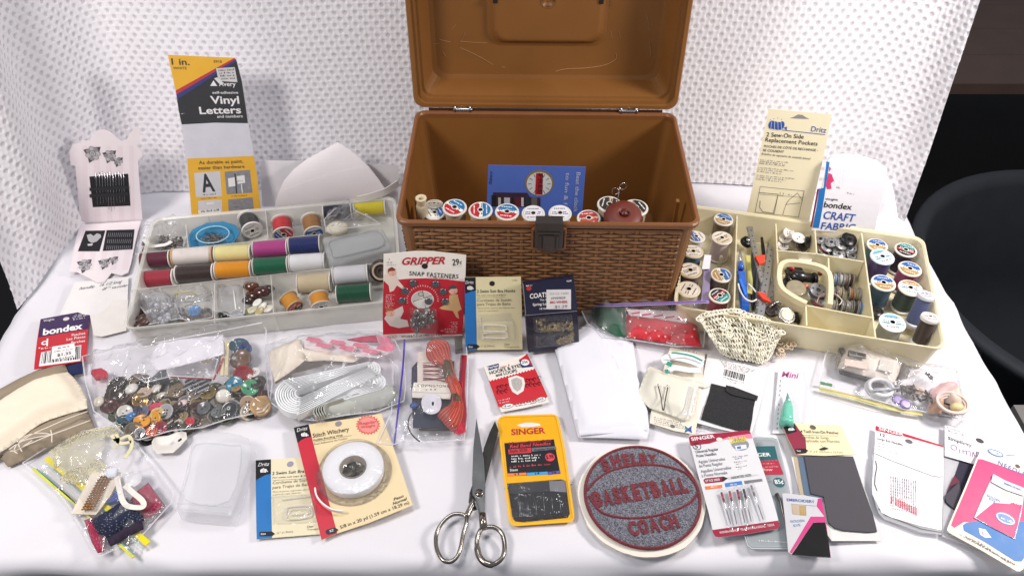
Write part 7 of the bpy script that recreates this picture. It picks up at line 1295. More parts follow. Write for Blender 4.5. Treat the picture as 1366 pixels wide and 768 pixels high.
b = sheet([(437, 378), (500, 402), (560, 420), (640, 445), (722, 470), (700, 482), (668, 475), (650, 540), (622, 632), (600, 632), (520, 600), (442, 575), (405, 540), (385, 506), (410, 440)], .004, .009, mt('e6e2d2', .6, var=.02), n=26, edge=.014, rough=.0012, freq=20, seed=121, thick=.0004); single('needle_wrap', b, 'cream folded paper holding two long needles', 'paper wrap')
for i, (a_, c_, d_) in enumerate((((483, 474), (495, 520), (503, 582)), ((526, 478), (516, 530), (508, 583)))):
    b = MB(); b.tube([on(x, y, .0155) for x, y in (a_, c_, d_)], .0007, mt('6a6660', .3, metal=.8), 6); b.lathe([(.0010, 0), (.0011, .003), (.0006, .004)], on(a_[0], a_[1], .0155), (0, 1, 0), SILVER, 8); single('long_needle', b, ('long needle slanting towards its twin, tape card side', 'long needle slanting towards its twin, wrap centre side')[i], 'needle')
b = sheet([(620, 480), (668, 475), (640, 610), (598, 612), (612, 560)], .010, .005, film(.25, 'f0f2f6'), n=10, edge=.006, rough=.003, seed=122); single('clear_wrap', b, 'clear wrap catching light beside the two needles', 'plastic wrap')
view('B5'); k = Card('elastic_card', 'white card with barcode wound with black elastic', 'card', (660, 640, .001), (910, 692, .001), (712, 322, .001), arch=.001)
k.poly('card_backing', [(712, 320), (850, 358), (992, 396), (975, 480), (945, 600), (915, 700), (780, 672), (658, 640), (680, 480)], mt('eceaea', .5, var=.01), 0, .0008, True)
for i in range(5): k.fine('lettering', (768 + i * 5, 352 + i * 8), (935 - i * 12, 402 + i * 3), 5, GREYINK, 2, i)
k.barcode('barcode', (792, 392), (888, 420), (882, 450), (784, 422), INK, 3, 24); k.fine('lettering', (785, 432), (882, 460), 5, INK, 3, 9); k.fine('lettering', (805, 440), (850, 452), 6, GREYINK, 2); k.fine('lettering', (805, 450), (850, 463), 5, GREYINK, 2, 2); k.fine('lettering', (680, 660), (740, 672), 8, GREYINK, 2)
BE = heather('0f0f12', '26262a', 1200, 'black_elastic', .5)
for i, q in enumerate(([(728, 462), (800, 480), (935, 532), (925, 575), (800, 540), (715, 520)], [(715, 515), (800, 532), (925, 572), (918, 630), (790, 590), (698, 570)], [(698, 565), (790, 585), (918, 628), (905, 695), (780, 660), (680, 628)])): k.poly('elastic_band#%d' % i, q, BE, 8 + i * 4, .0012)
k.poly('elastic_band#4', [(795, 474), (830, 482), (945, 525), (938, 545), (825, 520), (795, 500)], BE, 22, .001); k.done()
# mini ripper
view('B5'); k = Card('ripper_packet', 'clear packet with white card and a mint green seam ripper', 'packet', (1015, 690, .001), (1110, 690, .001), (1045, 395, .001))
k.poly('card_backing', [(1042, 395), (1150, 400), (1165, 470), (1150, 640), (1100, 690), (1014, 690), (1028, 540)], mt('efeff2', .5, var=.01, coat=.3), 0, .0008, True); MG = mt('c0308c', .5, var=0); k.text('lettering', 'Mini', (1056, 428), (1140, 437), 28, MG, 3, .02, .35)
for i, ch in enumerate('SEAM RIPPER'): 
    if ch != ' ': k.text('lettering', ch, (1048 - i * 1.6, 452 + i * 22), (1056 - i * 1.6, 453 + i * 22), 11, mt('b03a6a' if ch == 'R' else '5a5660', .5, var=0), 3, .0, .3)
k.poly('plastic_sleeve', [(1035, 388), (1160, 392), (1178, 480), (1165, 650), (1110, 695), (1008, 695)], film(.05, rough=.06), 14); k.done()
MINT = mt('6fc9b0', .35, coat=.3); t = Thing('mini_seam_ripper', 'mint green mini seam ripper with a pointed steel tip', 'seam ripper', on(1085, 600, .004)); b = MB()
b.tube([on(x, y, .009) for x, y in ((1080, 650), (1082, 615), (1085, 575), (1087, 545))], [.0078, .0072, .0060, .0040], MINT, 12); t.part('cap', b); b = MB(); b.tube([on(1087, 548, .009), on(1086, 525, .009), on(1084, 503, .008)], [.0034, .0022, .0004], mt('8fb8b4', .25, metal=.5), 8); t.part('blade', b)
b = MB(); b.tube([on(1079, 652, .009), on(1080, 632, .009)], [.0082, .0080], MINT, 12); t.part('collar', b)
# basketball patch
view('B6'); k = Card('coach_patch', 'round cream felt patch shaped like a grey and maroon basketball', 'patch', (60, 400, .004), (680, 400, .004), (370, 130, .004))
ce = (368, 398); FE = mt('efe8da', .95, var=.04, sheen=.4, bump=.5, bscale=700); q = k.L(*ce); rr_ = random.Random(2); RO = .0670; Pp = []
for i in range(90): a = 2 * math.pi * i / 90; rad = RO * (1 + .022 * NZ.noise(V((math.cos(a) * 2, math.sin(a) * 2, 1))) + .012 * NZ.noise(V((math.cos(a) * 11, math.sin(a) * 11, 5)))); Pp.append((q[0] + rad * math.cos(a) * 1.0, q[1] + rad * math.sin(a) * 1.0))
k.poly('felt_base', Pp, FE, 0, .003, True, local=True)
HG = heather('42444f', '94949f', 900, 'heather_chenille', 1.0); MRN = heather('5c1422', '9c3040', 1100, 'maroon_chenille', 1.0)
q2 = k.L(370, 391); m_ = k.mb('chenille_ground'); m_.lathe([(.0612, .0001), (.0610, .0016), (.0590, .0026), (.045, .0029), (.02, .0030), (.0001, .0031)], (q2[0], q2[1], .0002), (0, 0, 1), HG, 64)
def cord(pts, r, closed=False): k.mb('maroon_line').tube([V((p.x, p.y, .0032)) for p in smoothpath([V((*k.L(x, y), 0)) for x, y in pts], 8, closed)], r, MRN, 8, closed)
k.mb('maroon_line').tube([(q2[0] + .0605 * math.cos(a), q2[1] + .0605 * math.sin(a), .0028) for a in [2 * math.pi * i / 72 for i in range(72)]], .0017, MRN, 8, True)
cord([(88, 368), (130, 318), (200, 272), (290, 246), (380, 238), (470, 242), (560, 264), (610, 295), (652, 350)], .0014); cord([(95, 395), (150, 470), (220, 500), (310, 510), (400, 504), (500, 482), (570, 455), (620, 425), (655, 380)], .0014)
def L_(t_, p, q_, h): k.text('letter#%s%d' % (t_, int(p[0])), t_, p, q_, h * 1.08, MRN, 30, .09, 0, 1, .0014)
for t_, p, q_, h in (('S', (170, 262), (208, 252), 62), ('H', (218, 243), (262, 236), 66), ('E', (274, 234), (308, 230), 62), ('L', (318, 229), (350, 227), 60), ('B', (358, 226), (396, 226), 56), ('Y', (400, 226), (440, 228), 52)): L_(t_, (p[0] + 4, p[1] + 9), (q_[0] + 4, q_[1] + 9), h * .88)
x = 130
for t_, w in zip('BASKETBALL', (50, 52, 46, 54, 46, 50, 50, 54, 42, 42)): x1 = x + w - 8; L_(t_, (x, 452 - (x - 130) * .162), (x1, 452 - (x1 - 130) * .162), 76 - abs(x - 370) * .03); x += w
x = 312
for t_, w in zip('COACH', (50, 54, 54, 50, 48)): x1 = x + w - 7; L_(t_, (x, 600 - (x - 312) * .18), (x1, 600 - (x1 - 312) * .18), 64); x += w
k.done()
# machine needle card, clear backed needle pack
view('D7'); k = Card('clear_needle_pack', 'clear and grey hard needle pack with teal and maroon label', 'packet', (420, 732, .0005), (640, 735, .0005), (430, 105, .0005)); CLR = frosted('b4bcbf', .6, .12)
Q = [(440, 110), (452, 100), (480, 97), (560, 100), (580, 108), (590, 125), (620, 250), (660, 420), (680, 560), (690, 700), (684, 722), (660, 735), (440, 733), (415, 715), (398, 660), (398, 600), (420, 400)]
k.poly('card_backing', Q, CLR, 0, .0018, True); k.pline('moulded_rim', Q + [Q[0]], 5, mt('d6dadc', .08, alpha=.7, coat=.8), 9)
for f_ in (.93,): c_ = (540, 420); k.pline('moulded_rim', [(c_[0] + (x - c_[0]) * f_, c_[1] + (y - c_[1]) * .96) for x, y in Q + [Q[0]]], 4, mt('c4c8ca', .08, alpha=.6, coat=.8), 9)
k.poly('print', [(425, 150), (570, 148), (588, 225), (440, 235)], mt('1f5c62', .4), 2); zg = [(440, 240)] + [(448 + i * 10, 232 + (i % 2) * 7 - i * .6) for i in range(15)] + [(620, 310), (460, 312)]; k.poly('print', zg, mt('b02440', .4), 3); k.poly('hang_hole', [(468, 130), (475, 124), (495, 126), (500, 138), (490, 146), (472, 144)], mt('8a9093', .4), 3)
T = k.text; T('lettering', 'SINGER', (414, 210), (548, 206), 20, WHITEINK, 4, .03); T('lettering', 'Yellow', (470, 290), (560, 290), 15, mt('e9d6c8', .5), 5, .01, .2); k.fine('lettering', (490, 252), (570, 250), 6, mt('e9d6c8', .5), 5); k.fine('lettering', (490, 270), (590, 268), 6, mt('e9d6c8', .5), 5, 3)
k.disc('print', (594, 355), 32, mt('1f5c62', .4), 3, 26, ry=32); T('lettering', '85¢', (572, 364), (622, 362), 24, WHITEINK, 5, .02); k.fine('lettering', (505, 335), (545, 335), 8, GREYINK, 3); k.fine('lettering', (505, 352), (550, 352), 6, GREYINK, 3); k.fine('lettering', (480, 690), (640, 698), 8, WHITEINK, 5)
k.mb('needle').tube([k.P3(578, 425, .002), k.P3(600, 470, .002), k.P3(640, 640, .002)], [.0022, .0014, .0008], DULLMETAL, 8); k.done()
view('D7'); k = Card('machine_needle_card', 'white and maroon card of five machine needles', 'card', (225, 662, .006), (598, 618, .006), (78, 96, .007), arch=.0015)
Q = [(78, 100), (84, 92), (98, 88), (240, 72), (410, 58), (425, 62), (434, 76), (470, 190), (520, 340), (565, 480), (596, 590), (594, 608), (582, 618), (420, 646), (250, 666), (232, 662), (222, 650), (190, 520), (150, 380), (110, 230)]
k.poly('card_backing', Q, mt('dcdcde', .35, var=.02, coat=.4), 0, .0007, True); k.poly('print', [(80, 100), (88, 92), (100, 88), (410, 58), (425, 62), (434, 76), (440, 98), (330, 104), (310, 96), (200, 135), (90, 148)], mt('9c1c3c', .35, coat=.3), 1)
k.poly('print', [(238, 122), (262, 110), (310, 100), (335, 92), (433, 78), (444, 105), (310, 108)], mt('e487a0', .4), 2); k.poly('print', [(212, 626), (590, 572), (596, 592), (594, 608), (582, 618), (420, 646), (250, 666), (232, 662), (222, 650)], mt('9c1c3c', .35), 1)
T = k.text; T('lettering', 'SINGER', (97, 120), (230, 102), 20, WHITEINK, 4, .03); k.disc('print', (254, 112), 18, mt('f0dcd4', .4), 3, 14, ry=14); k.disc('lettering', (126, 152), 24, INK, 3, 26, ring=.86); T('lettering', '5', (118, 163), (134, 161), 24, INK, 3, .02)
T('lettering', 'Universal Regular', (120, 192), (250, 175), 17, INK, 3, .01); T('lettering', 'Point Needles', (126, 216), (238, 202), 17, INK, 3, .01); T('lettering', 'Agujas Universales', (136, 250), (288, 232), 18, GREYINK, 3, .012); T('lettering', 'de Punta Regular', (140, 275), (275, 258), 18, GREYINK, 3, .012); T('lettering', 'Aiguilles Universelles', (150, 305), (322, 282), 18, GREYINK, 3, .012); T('lettering', 'à Pointe Normale', (155, 330), (300, 310), 18, GREYINK, 3, .012)
k.disc('print', (372, 140), 50, mt('8c8d93', .4), 2, 28, ry=42); T('lettering', 'FITS ALL', (312, 118), (412, 108), 16, mt('f2e23a', .4), 5, .03); T('lettering', 'BRANDS', (320, 136), (412, 124), 15, mt('f2e23a', .4), 5, .03); k.poly('print', [(342, 150), (405, 142), (410, 165), (348, 176)], mt('dfe2e8', .4), 4); k.poly('print', [(352, 155), (375, 152), (377, 166), (356, 169)], mt('4a78b8', .4), 5)
for i, (x, y, w) in enumerate(((332, 216, 85), (340, 246, 72), (350, 275, 60))): k.disc('lettering', (x, y - 3), 3, INK, 3, 8); k.fine('lettering', (x + 8, y), (x + w, y - 10), 7, GREYINK, 3, i); k.fine('lettering', (x + 10, y + 12), (x + w * .6, y + 5), 7, GREYINK, 3, i + 5)
k.poly('print', [(162, 345), (172, 336), (275, 325), (302, 335), (275, 355), (172, 366)], mt('8c1c38', .4), 2); T('lettering', 'STYLE 2020', (175, 358), (256, 348), 13, WHITEINK, 4, .01); k.poly('print', [(270, 326), (300, 334), (275, 352), (266, 350)], INK, 3); k.poly('print', [(300, 328), (440, 312), (482, 316), (440, 326), (302, 342)], mt('c9c9cc', .4), 2); T('lettering', 'ASSORTED SIZES', (322, 340), (436, 322), 13, INK, 4, .012)
k.poly('print', [(170, 382), (268, 372), (271, 390), (174, 400)], mt('e87838', .4), 2); k.poly('print', [(283, 364), (380, 350), (384, 370), (287, 386)], mt('3c7fcc', .4), 2); k.poly('print', [(392, 350), (494, 338), (500, 352), (398, 368)], mt('77777c', .4), 2); T('lettering', '80/11', (205, 391), (240, 387), 9, WHITEINK, 4, .01); T('lettering', '90/14', (315, 378), (352, 373), 9, WHITEINK, 4, .01); T('lettering', 'WOVEN FABRICS · TELAS ENTRELAZADAS · TISSUS', (256, 648), (568, 602), 13, WHITEINK, 4, .0)
for i, (x0, y0, x1, y1, c_) in enumerate(((262, 425, 315, 600, 'a02c48'), (308, 418, 350, 600, 'b04058'), (352, 410, 396, 592, '9c2040'), (388, 406, 432, 585, '2a3440'), (430, 385, 500, 575, '9a9a9c'))):
    a = k.P3(x0, y0, .003); c = k.P3(x1, y1, .003); d = c - a; q_ = 'needle#%d' % i; k.mb(q_).tube([a, a + d * .28], .0013, mt(c_, .3, metal=.3), 8); k.mb(q_).tube([a + d * .28, a + d * .34, c], [.0013, .0008, .0005], SILVER, 8)
    P = [(x0 - 18, y0 - 8), (x0 + 16, y0 - 12), (x1 + 16, y1 + 2), (x1 - 14, y1 + 6)]; blister(k, P, .0048, film(.05, rough=.06), 'blister#%d' % i, r=2)
k.done()
# twill patches
view('B8'); k = Card('twill_patches', 'dark grey twill patches under a folded cream card', 'patches', (130, 390, .002), (490, 560, .002), (45, 200, .002))
DG = mt('4e4c51', .85, var=.06, bump=.4, bscale=1600); k.poly('card_backing', [(90, 205), (380, 210), (450, 400), (512, 602), (280, 602), (250, 560), (130, 380)], mt('dedcd8', .6), 0, .0006, True)
k.poly('patch#1', [(100, 208), (160, 210), (200, 390), (130, 385)], mt('b8a890', .8), 3, .0006); k.poly('patch#2', [(120, 208), (200, 210), (240, 420), (150, 385)], mt('5c7086', .85, bump=.4, bscale=1600), 8, .0006)
k.poly('patch#3', [(148, 205), (378, 212), (420, 340), (470, 480), (490, 562), (450, 566), (330, 557), (290, 545), (262, 520), (240, 400), (180, 385)], DG, 20, .0020)
CC2 = mt('ece0b4', .5, var=.02); k.poly('header_card', [(38, 58), (75, 60), (320, 68), (352, 140), (385, 206), (240, 212), (108, 207), (70, 130)], CC2, 34, .0007); k.poly('print', [(38, 58), (100, 60), (152, 130), (158, 200), (108, 207), (70, 130)], MAR, 36); k.poly('print', [(38, 58), (100, 60), (112, 100), (80, 108), (66, 112)], BLKC, 37)
T = k.text; T('lettering', 'Dritz', (48, 78), (94, 74), 12, WHITEINK, 40, 0, .2); berry(k, 'emblem', (84, 90), 12, WHITEINK, 40); k.disc('hang_hole', (187, 80), 14, mt('5c5850', .8), 40, 20, ry=12)
T('lettering', '4 Twill Iron-On Patches', (130, 105), (308, 112), 13, INK, 40, .012); k.line('print', (132, 116), (306, 120), 1.2, INK, 38); T('lettering', 'Parches de Sarga', (140, 131), (262, 135), 12, GINK, 40, .008); T('lettering', 'Aplicada con Plancha', (148, 148), (314, 152), 12, GINK, 40, .008); k.poly('print', [(215, 182), (240, 172), (262, 180), (240, 187), (222, 187)], INK, 40); k.line('print', (222, 160), (234, 172), 1.5, INK, 40); k.poly('print', [(105, 180), (148, 180), (166, 190), (150, 200), (108, 200)], BLKC, 40); T('lettering', 'Size', (112, 195), (130, 195), 8, WHITEINK, 42, .01); T('lettering', '5" x 5" (12.7cm x 12.7cm)', (174, 198), (328, 202), 9, GINK, 40, .005); k.done()
# golden eye packet
view('B8'); k = Card('embroidery_needle_packet', 'small pink, black and silver packet of embroidery needles', 'packet', (78, 668, .007), (275, 678, .006), (47, 378, .007), arch=.0008)
SV = mt('c9c9cc', .35, coat=.3, var=.02); PK2 = mt('c92a7a', .4, var=.03, coat=.3); k.poly('card_backing', [(47, 380), (60, 378), (150, 388), (232, 402), (250, 500), (262, 590), (276, 678), (180, 674), (92, 666), (76, 655), (60, 500)], SV, 0, .0016, True)
k.poly('print', [(208, 440), (215, 404), (232, 402), (250, 500), (262, 590), (276, 678), (262, 670), (248, 520), (195, 516), (92, 662), (82, 655), (180, 490), (245, 490)], PK2, 1); k.poly('print', [(193, 518), (248, 518), (264, 600), (274, 678), (180, 674), (92, 666)], mt('0e0e11', .7, spec=.25), 2)
T = k.text; T('lettering', 'EMBROIDERY', (70, 416), (200, 426), 13, BINK, 3, .012); T('lettering', 'GOLDEN', (86, 518), (152, 514), 11, mt('5a82b0', .5), 3, .008); T('lettering', 'EYE', (102, 538), (134, 534), 11, mt('5a82b0', .5), 3, .008); k.poly('window_print', [(90, 430), (158, 436), (160, 486), (95, 478)], mt('b9a890', .4), 3); k.line('print', (88, 430), (205, 440), 1.5, GREYINK, 3)
for i in range(4): k.line('needle_print', (130 + i * 8, 440), (132 + i * 8, 483), 3.4, mt('d8a83a', .3, metal=.8), 5)
k.done()
# white needle pack with 12
view('B8'); k = Card('large_needle_pack', 'shiny white pack of twelve needles with red header line', 'packet', (470, 470, .002), (795, 565, .002), (487, 62, .002), arch=.0015)
WP = mt('efedf0', .22, var=.01, coat=.7); k.poly('plastic_backing', [(470, 380), (500, 470), (530, 500), (700, 560), (797, 572), (800, 350), (470, 200)], frosted('d0d2d6', .5, .12), -2, .0010)
k.poly('card_backing', [(487, 62), (620, 98), (805, 158), (803, 300), (798, 450), (796, 552), (700, 532), (560, 492), (515, 470), (470, 385), (468, 330), (478, 200)], WP, 0, .0010, True); k.poly('print', [(487, 62), (620, 98), (805, 156), (804, 164), (620, 112), (485, 78)], mt('c0203c', .4), 1); k.poly('print', [(485, 70), (560, 88), (625, 108), (600, 112), (485, 84)], mt('c0203c', .4), 2)
T = k.text; T('lettering', 'SINGER', (500, 82), (618, 112), 14, WHITEINK, 4, .03); T('lettering', '12', (508, 112), (530, 117), 14, INK, 3, .015); T('lettering', 'Large Eye Needles', (495, 128), (612, 158), 11, INK, 3, .0)
for i, (x0, x1, y) in enumerate(((496, 600, 148), (495, 590, 162), (494, 608, 176), (494, 560, 190))): k.fine('lettering', (x0, y), (x1, y + 24), 5, mt('aaa8b0', .5), 3, i)
k.disc('hang_hole', (642, 137), 17, mt('6a6468', .8), 3, 20, ry=12); k.pline('moulded_rim', [(480, 195), (560, 230), (680, 275), (745, 300), (780, 306), (800, 304)], 2.5, mt('6a6c74', .3), 3); k.pline('moulded_rim', [(484, 230), (490, 260), (482, 300), (480, 340), (492, 372)], 4, mt('3a3a40', .3), 3); k.pline('moulded_rim', [(500, 450), (530, 480), (700, 545), (796, 562)], 6, mt('2a2a2e', .3), -1)
r_ = random.Random(12)
for i in range(12):
    x = 556 + i * 10.5; k.line('needle#%d' % i, (x, 300 + i * 2), (x + 3, 430 + i * 4), 1.4, mt('a0a0a6', .25, metal=.8), 3)
    for y in range(0, 150, 13):
        if r_.random() < .62: k.line('print', (x, 305 + y + i * 2), (x + 1, 311 + y + i * 2), 2.6, mt('6a4a50' if y < 80 else 'c8384a', .4), 5)
    if r_.random() < .8: k.line('print', (x + 3, 395 + i * 5), (x + 4, 430 + i * 5), 4.2, mt('c03048', .4), 6)
k.done()
# patch pack with simplicity card
view('B8'); k = Card('pocket_patch_pack', 'white header card over dark navy patches with purple pencil writing', 'packet', (800, 580, .001), (1060, 700, .001), (808, 66, .001))
k.poly('plastic_backing', [(806, 64), (1000, 130), (1000, 660), (800, 580)], frosted('e0e0e4', .5, .2), 0, .0006, True); k.poly('patch', [(808, 210), (880, 230), (860, 290), (830, 350), (812, 395), (810, 420), (830, 440), (870, 468), (990, 500), (990, 250)], mt('2c2a3c', .85, bump=.3, bscale=1500), 4, .0015); k.poly('patch', [(875, 330), (890, 400), (862, 465), (815, 425), (808, 395)], mt('4a4650', .85), 18, .0006); k.poly('patch', [(810, 395), (852, 300), (880, 330), (835, 352)], mt('6a3040', .85), 19)
k.poly('header_card', [(808, 64), (900, 92), (1030, 135), (1010, 262), (960, 252), (808, 208)], mt('e9e6ec', .4, coat=.3), 20, .0006); T = k.text
k.fine('lettering', (820, 78), (880, 98), 7, GREYINK, 22); k.fine('lettering', (822, 94), (915, 120), 8, GREYINK, 22, 3)
for i in range(3): k.fine('lettering', (826, 112 + i * 11), (890 + i * 10, 132 + i * 11), 4, mt('aaa8b0', .5), 22, i)
T('lettering', 'Simplicity', (822, 132), (934, 168), 15, INK, 23, .005); k.disc('hang_hole', (972, 138), 18, mt('4a4444', .8), 22, 20, ry=13); PC = mt('7a3f7c', .6, var=0); k.disc('lettering', (850, 170), 14, PC, 23, 20, ry=16, ring=.8)
for i, (a_, b_) in enumerate((((876, 178), (878, 198)), ((892, 180), (894, 202)), ((894, 188), (908, 184)), ((908, 184), (910, 206)), ((910, 190), (926, 188)), ((926, 188), (928, 212)), ((940, 190), (936, 214)), ((940, 190), (950, 214)), ((955, 188), (958, 216)), ((958, 190), (974, 196)), ((974, 196), (960, 212)))): k.line('lettering', a_, b_, 2.6, PC, 23)
k.done()
# pink needle card at the table corner
view('B8'); k = Card('pink_needle_card', 'pink and blue needle card with an open silver folder', 'card', (826, 560, .006), (1155, 748, .004), (985, 165, .010), arch=.002, cuts=12)
PKB = mt('cc2f70', .5, var=.05); k.poly('card_backing', [(988, 165), (1002, 168), (1100, 195), (1200, 230), (1260, 250), (1240, 600), (1180, 735), (1165, 746), (1150, 745), (990, 650), (835, 565), (822, 552), (826, 535), (900, 360), (960, 215)], mt('e6dccb', .55, var=.02), 0, .0010, True)
k.poly('print', [(965, 222), (985, 222), (1180, 290), (1240, 310), (1220, 540), (1060, 530), (900, 515), (856, 542), (840, 530), (850, 500), (905, 370)], PKB, 1); k.poly('print', [(895, 530), (910, 520), (1010, 505), (1240, 520), (1215, 640), (1170, 700), (1140, 698), (1000, 610), (900, 555)], mt('1f6fb4', .5), 2)
T = k.text; T('lettering', 'NEEDLES', (1058, 246), (1205, 312), 19, mt('3a6aa8', .5), 3, .01, 0, 1.15); 
def ell(c, w, h, ang, m, lay, part='emblem'):
    ca, sa = math.cos(R(ang)), math.sin(R(ang)); k.poly(part, [(c[0] + w * math.cos(a) * ca - h * math.sin(a) * sa, c[1] + w * math.cos(a) * sa + h * math.sin(a) * ca) for a in [2 * math.pi * i / 28 for i in range(28)]], m, lay)
B2 = mt('2c6cb4', .4); ell((1048, 192), 40, 14, 20, B2, 3); ell((1048, 192), 34, 9, 20, WHITEINK, 4); k.fine('emblem', (1020, 188), (1072, 206), 9, B2, 6); k.line('print', (1100, 200), (1140, 202), 4, mt('c85a78', .4), 3)
k.disc('hang_hole', (1152, 254), 11, mt('6a6058', .8), 4, 18, ry=10)
k.poly('folder', [(1035, 294), (1100, 330), (1182, 362), (1165, 480), (1135, 598), (1040, 550), (945, 498), (990, 390)], SV, 10, .0008); k.poly('print#2', [(1035, 430), (1165, 440), (1150, 530), (1133, 596), (1040, 550), (950, 498)], PKB, 11); k.poly('print#2', [(1120, 430), (1168, 440), (1160, 480), (1100, 440)], PKB, 11); ell((1090, 505), 50, 25, 25, B2, 13); ell((1090, 505), 46, 21, 25, WHITEINK, 14); ell((1090, 505), 42, 17, 25, B2, 15); k.fine('emblem', (1052, 498), (1124, 528), 11, WHITEINK, 17)
k.poly('folder_flap', [(1030, 300), (1080, 325), (1180, 365), (1172, 400), (1090, 372), (1022, 335)], mt('d6d6da', .3, coat=.5), 22, .0006)
for i in range(11): k.line('needle#%d' % i, (1082 + i * 8, 372 + i * 3), (1074 + i * 8, 412 + i * 3), 2.2, mt('d8b070' if i % 2 else 'c9c9cc', .25, metal=.9), 14)
T = k.text; T('lettering', 'GOLDEN', (1002, 398), (1064, 428), 10, mt('5a82b0', .5), 13, .008); T('lettering', 'EYE', (1012, 416), (1042, 432), 10, mt('5a82b0', .5), 13, .008); T('lettering', 'EMBROIDERY', (1080, 345), (1165, 380), 9, BINK, 25, .01)
k.poly('print', [(968, 545), (1000, 552), (1028, 590), (1000, 590), (975, 575)], WHITEINK, 4); k.line('print', (985, 560), (990, 580), 4, PKB, 6)
for i in range(4): k.fine('lettering', (880 + i * 28, 575 + i * 10), (1150 - i * 14, 722 - i * 3 + i * 10 - 12 * i), 7, mt('4a4a5a', .5), 3, i)
k.done()
# zip bag of small parts
view('D8'); r_ = random.Random(41); GS = 'items inside the small parts bag'
b = sheet([(175, 262), (245, 85), (450, 110), (722, 215), (690, 320), (650, 402), (560, 370), (400, 330)], .010, .009, mt('e3d8cc', .55, var=.05), n=18, edge=.008, rough=.001, freq=25, seed=131, thick=.001); t = Thing('fastener_card', 'beige rectangular card of black hooks inside the zip bag', 'card', on(440, 240, .01)); t.part('card_backing', b)
b = solid([(270, 105, .021), (420, 140, .022), (415, 175, .021), (262, 148, .020)], .0022, mt('16171b', .6)); t.part('hook_strip', b); b = solid([(240, 180, .0205), (430, 215, .0215), (425, 270, .021), (232, 235, .020)], .0014, mt('e4cdc0', .6)); t.part('printed_panel', b); b = solid([(545, 180, .0212), (660, 210, .0212), (640, 300, .021), (520, 270, .021)], .0012, mt('d3cdc2', .5)); t.part('grey_panel', b)
for i in range(16): x = 275 + i * 9; b = MB(); b.tube([on(x, 115 + i * 2.4, .0235), on(x + 3, 158 + i * 1.5, .0235)], .0007, DULLMETAL, 4); t.part('hook', b)
b = solid([(190, 80, .014), (232, 76, .016), (228, 125, .014), (195, 120, .014)], .008, mt('3a3840', .35)); single('black_snap_box', b, 'small black box at the corner of the fastener card', 'box'); b = solid([(150, 180, .010), (195, 105, .012), (205, 150, .012), (165, 250, .010)], .004, SILVER); single('steel_clip', b, 'steel clip beside the beige fastener card', 'clip')
b = solid([(190, 275, .010), (420, 338, .010), (430, 362, .010), (200, 300, .010)], .003, mt('26262c', .5)); single('black_strip', b, 'black strip below the beige fastener card', 'strip')
for i, (cx, cy, rx, z) in enumerate(((530, 440, 108, .008), (545, 425, 98, .013))):
    b = MB(); c = on(cx, cy, z); rad = rx * mpp(c); b.tube([c + V((rad * math.cos(a), rad * .9 * math.sin(a), 0)) for a in [2 * math.pi * q / 36 for q in range(36)]], .0024, mt('dfe0e2', .3), 8, True); single('white_ring', b, ('lower of the two large white plastic rings', 'upper of the two large white plastic rings')[i], 'plastic ring', 'large white plastic rings')
b = MB()
for p, q in (((480, 440), (700, 430)), ((590, 380), (640, 440)), ((450, 455), (640, 440))): b.tube([on(p[0], p[1], .018), on(q[0], q[1], .018)], .0012, mt('c9ccd2', .15, alpha=.8)); 
single('clear_rod', b, 'clear plastic rods crossing the white rings', 'rod')
for i, (x, y) in enumerate(((682, 535), (748, 572))):
    b = MB(); c = on(x, y, .008); b.lathe([(.0038, 0), (.0060, .0), (.0064, .0015), (.0060, .003), (.0038, .003)], c, (0, -.2, 1), mt('9a8ab8', .25, metal=.3), 20); b.lathe([(.0037, .0025), (.0001, .0025)], c, (0, -.2, 1), mt('1d1824', .5), 16); single('lilac_eyelet', b, ('lilac rimmed eyelet nearer the white rings', 'lilac rimmed eyelet nearest the bag edge')[i], 'eyelet', 'lilac eyelets')
for i in range(60):
    x, y = r_.uniform(670, 930), r_.uniform(440, 600)
    if y > 480 + (x - 670) * .5 + 40 or y < 430: continue
for nm, c_, lb, P, h in (('white_pouch', 'e6e3e6', 'white plastic pouch across the middle of the zip bag', [(640, 400), (760, 360), (830, 290), (880, 310), (990, 420), (930, 470), (800, 420), (700, 430)], .012), ('pink_elastic', 'e3b8b4', 'dusty pink elastic folded near the bag end', [(960, 470), (1050, 400), (1170, 420), (1240, 500), (1060, 560), (930, 640), (950, 540)], .014), ('tan_wrap', 'c9a58c', 'tan paper wrap below the pink elastic', [(930, 640), (960, 540), (1060, 560), (1100, 600), (1060, 660), (990, 665)], .014), ('beige_trim', 'd9c4b6', 'beige trim at the far end of the bag', [(1040, 480), (1150, 440), (1240, 520), (1240, 640), (1150, 650), (1060, 600)], .016), ('grey_fastener', '6b6660', 'grey metal fasteners between pouch and eyelets', [(690, 320), (730, 225), (790, 300), (760, 350), (700, 380)], .010), ('dark_tape', '4a4644', 'dark tape roll behind the white pouch', [(890, 340), (930, 300), (985, 350), (970, 400), (920, 385)], .012), ('tan_card', 'd2b49a', 'small tan card under the white pouch', [(790, 450), (850, 430), (930, 480), (900, 500), (810, 480)], .010)):
    b = sheet(P, .006, h, mt(c_, .55, var=.08), n=14, edge=.008, rough=.003, freq=70, seed=len(nm)); single(nm, b, lb, nm.replace('_', ' ').split()[-1], GS)
b = MB(); c = on(1150, 570, .018)
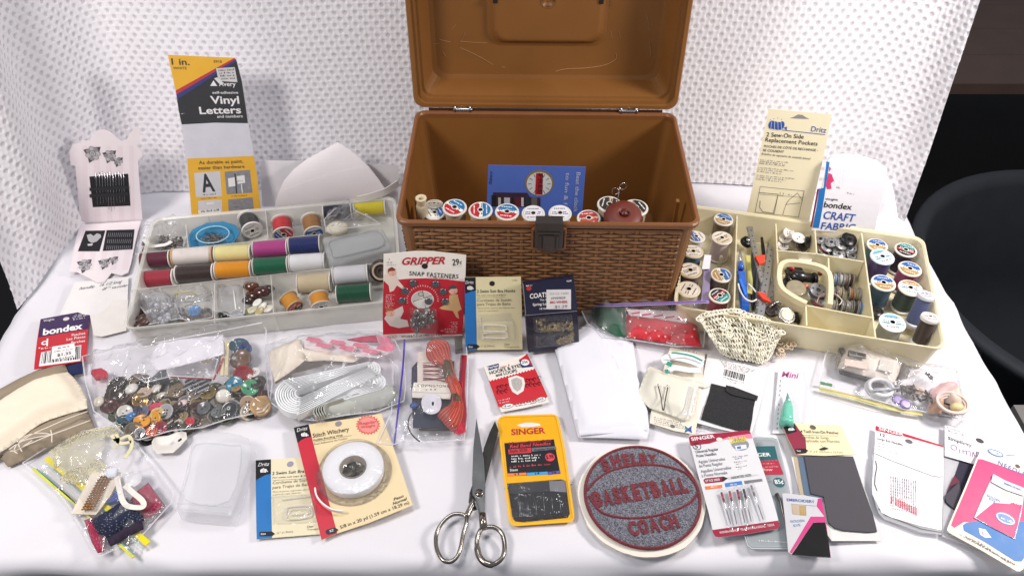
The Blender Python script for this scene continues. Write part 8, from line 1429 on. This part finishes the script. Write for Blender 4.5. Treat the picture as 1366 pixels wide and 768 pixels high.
for k_ in range(3): b.tube([c + V(((.017 - .002 * k_) * math.cos(a), (.015 - .002 * k_) * math.sin(a), .003 - .002 * k_)) for a in [2 * math.pi * q / 24 for q in range(24)]], 0, mt('d8c4ba', .6), flat=(.003, .0025), closed=True)
single('elastic_ring', b, 'coil of pale elastic near the end of the zip bag', 'elastic', GS); b = MB(); b.ball(on(1195, 595, .020), .008, mt('e0cf9c', .4), 10, (1, .7, .7)); single('yellow_bead', b, 'pale yellow bead inside the elastic coil', 'bead', GS)
b = MB(); r_ = random.Random(17)
for i in range(90):
    u = r_.random(); x = 660 + u * 560; y = 470 + u * 200 - r_.random() * 130 * (1 - u * .5); c = on(x, y, .006 + r_.random() * .010); a = r_.uniform(0, 6.28); d = V((math.cos(a), math.sin(a), r_.uniform(-.4, .4))) * r_.uniform(.002, .005); b.tube([c - d, c, c + d], r_.uniform(.0006, .0012), mt(r_.choice(('3c3836', '8f8a84', 'b9b4ae', '5a4438')), .3, metal=.7, var=0), 5)
single('hook_fasteners', b, 'tiny hooks and eyes scattered in the zip bag', 'hooks', GS, kind='stuff')
b = MB(); b.tube(smoothpath([on(x, y, .004) for x, y in ((20, 385), (75, 395), (128, 408))], 4), 0, mt('2f8a4c', .4), flat=(.003, .0018)); single('zip_tab', b, 'green tab at the end of the zip bag closure', 'zip tab')
b = MB(); b.tube(smoothpath([on(x, y, .0035) for x, y in ((20, 430), (250, 490), (500, 560), (720, 625), (900, 655))], 5), 0, mt('e2d88c', .4, alpha=.8), flat=(.0045, .0008)); b.tube(smoothpath([on(x, y, .0040) for x, y in ((20, 448), (250, 512), (500, 585), (740, 640))], 5), 0, mt('d8dcae', .4, alpha=.7), flat=(.0012, .0008)); single('yellow_zip', b, 'pale yellow zip band along the small parts bag', 'zip')
b = sheet([(10, 380), (60, 180), (130, 50), (250, 70), (600, 140), (820, 225), (1050, 270), (1255, 330), (1300, 680), (1240, 735), (1100, 690), (900, 655), (640, 600), (300, 500), (15, 440)], .002, .026, film(.10, rough=.08), n=60, edge=.03, rough=.0065, freq=58, seed=141, ridge=1.0); single('small_parts_bag', b, 'clear zip bag of fasteners, rings and elastic near the table edge', 'plastic bag')
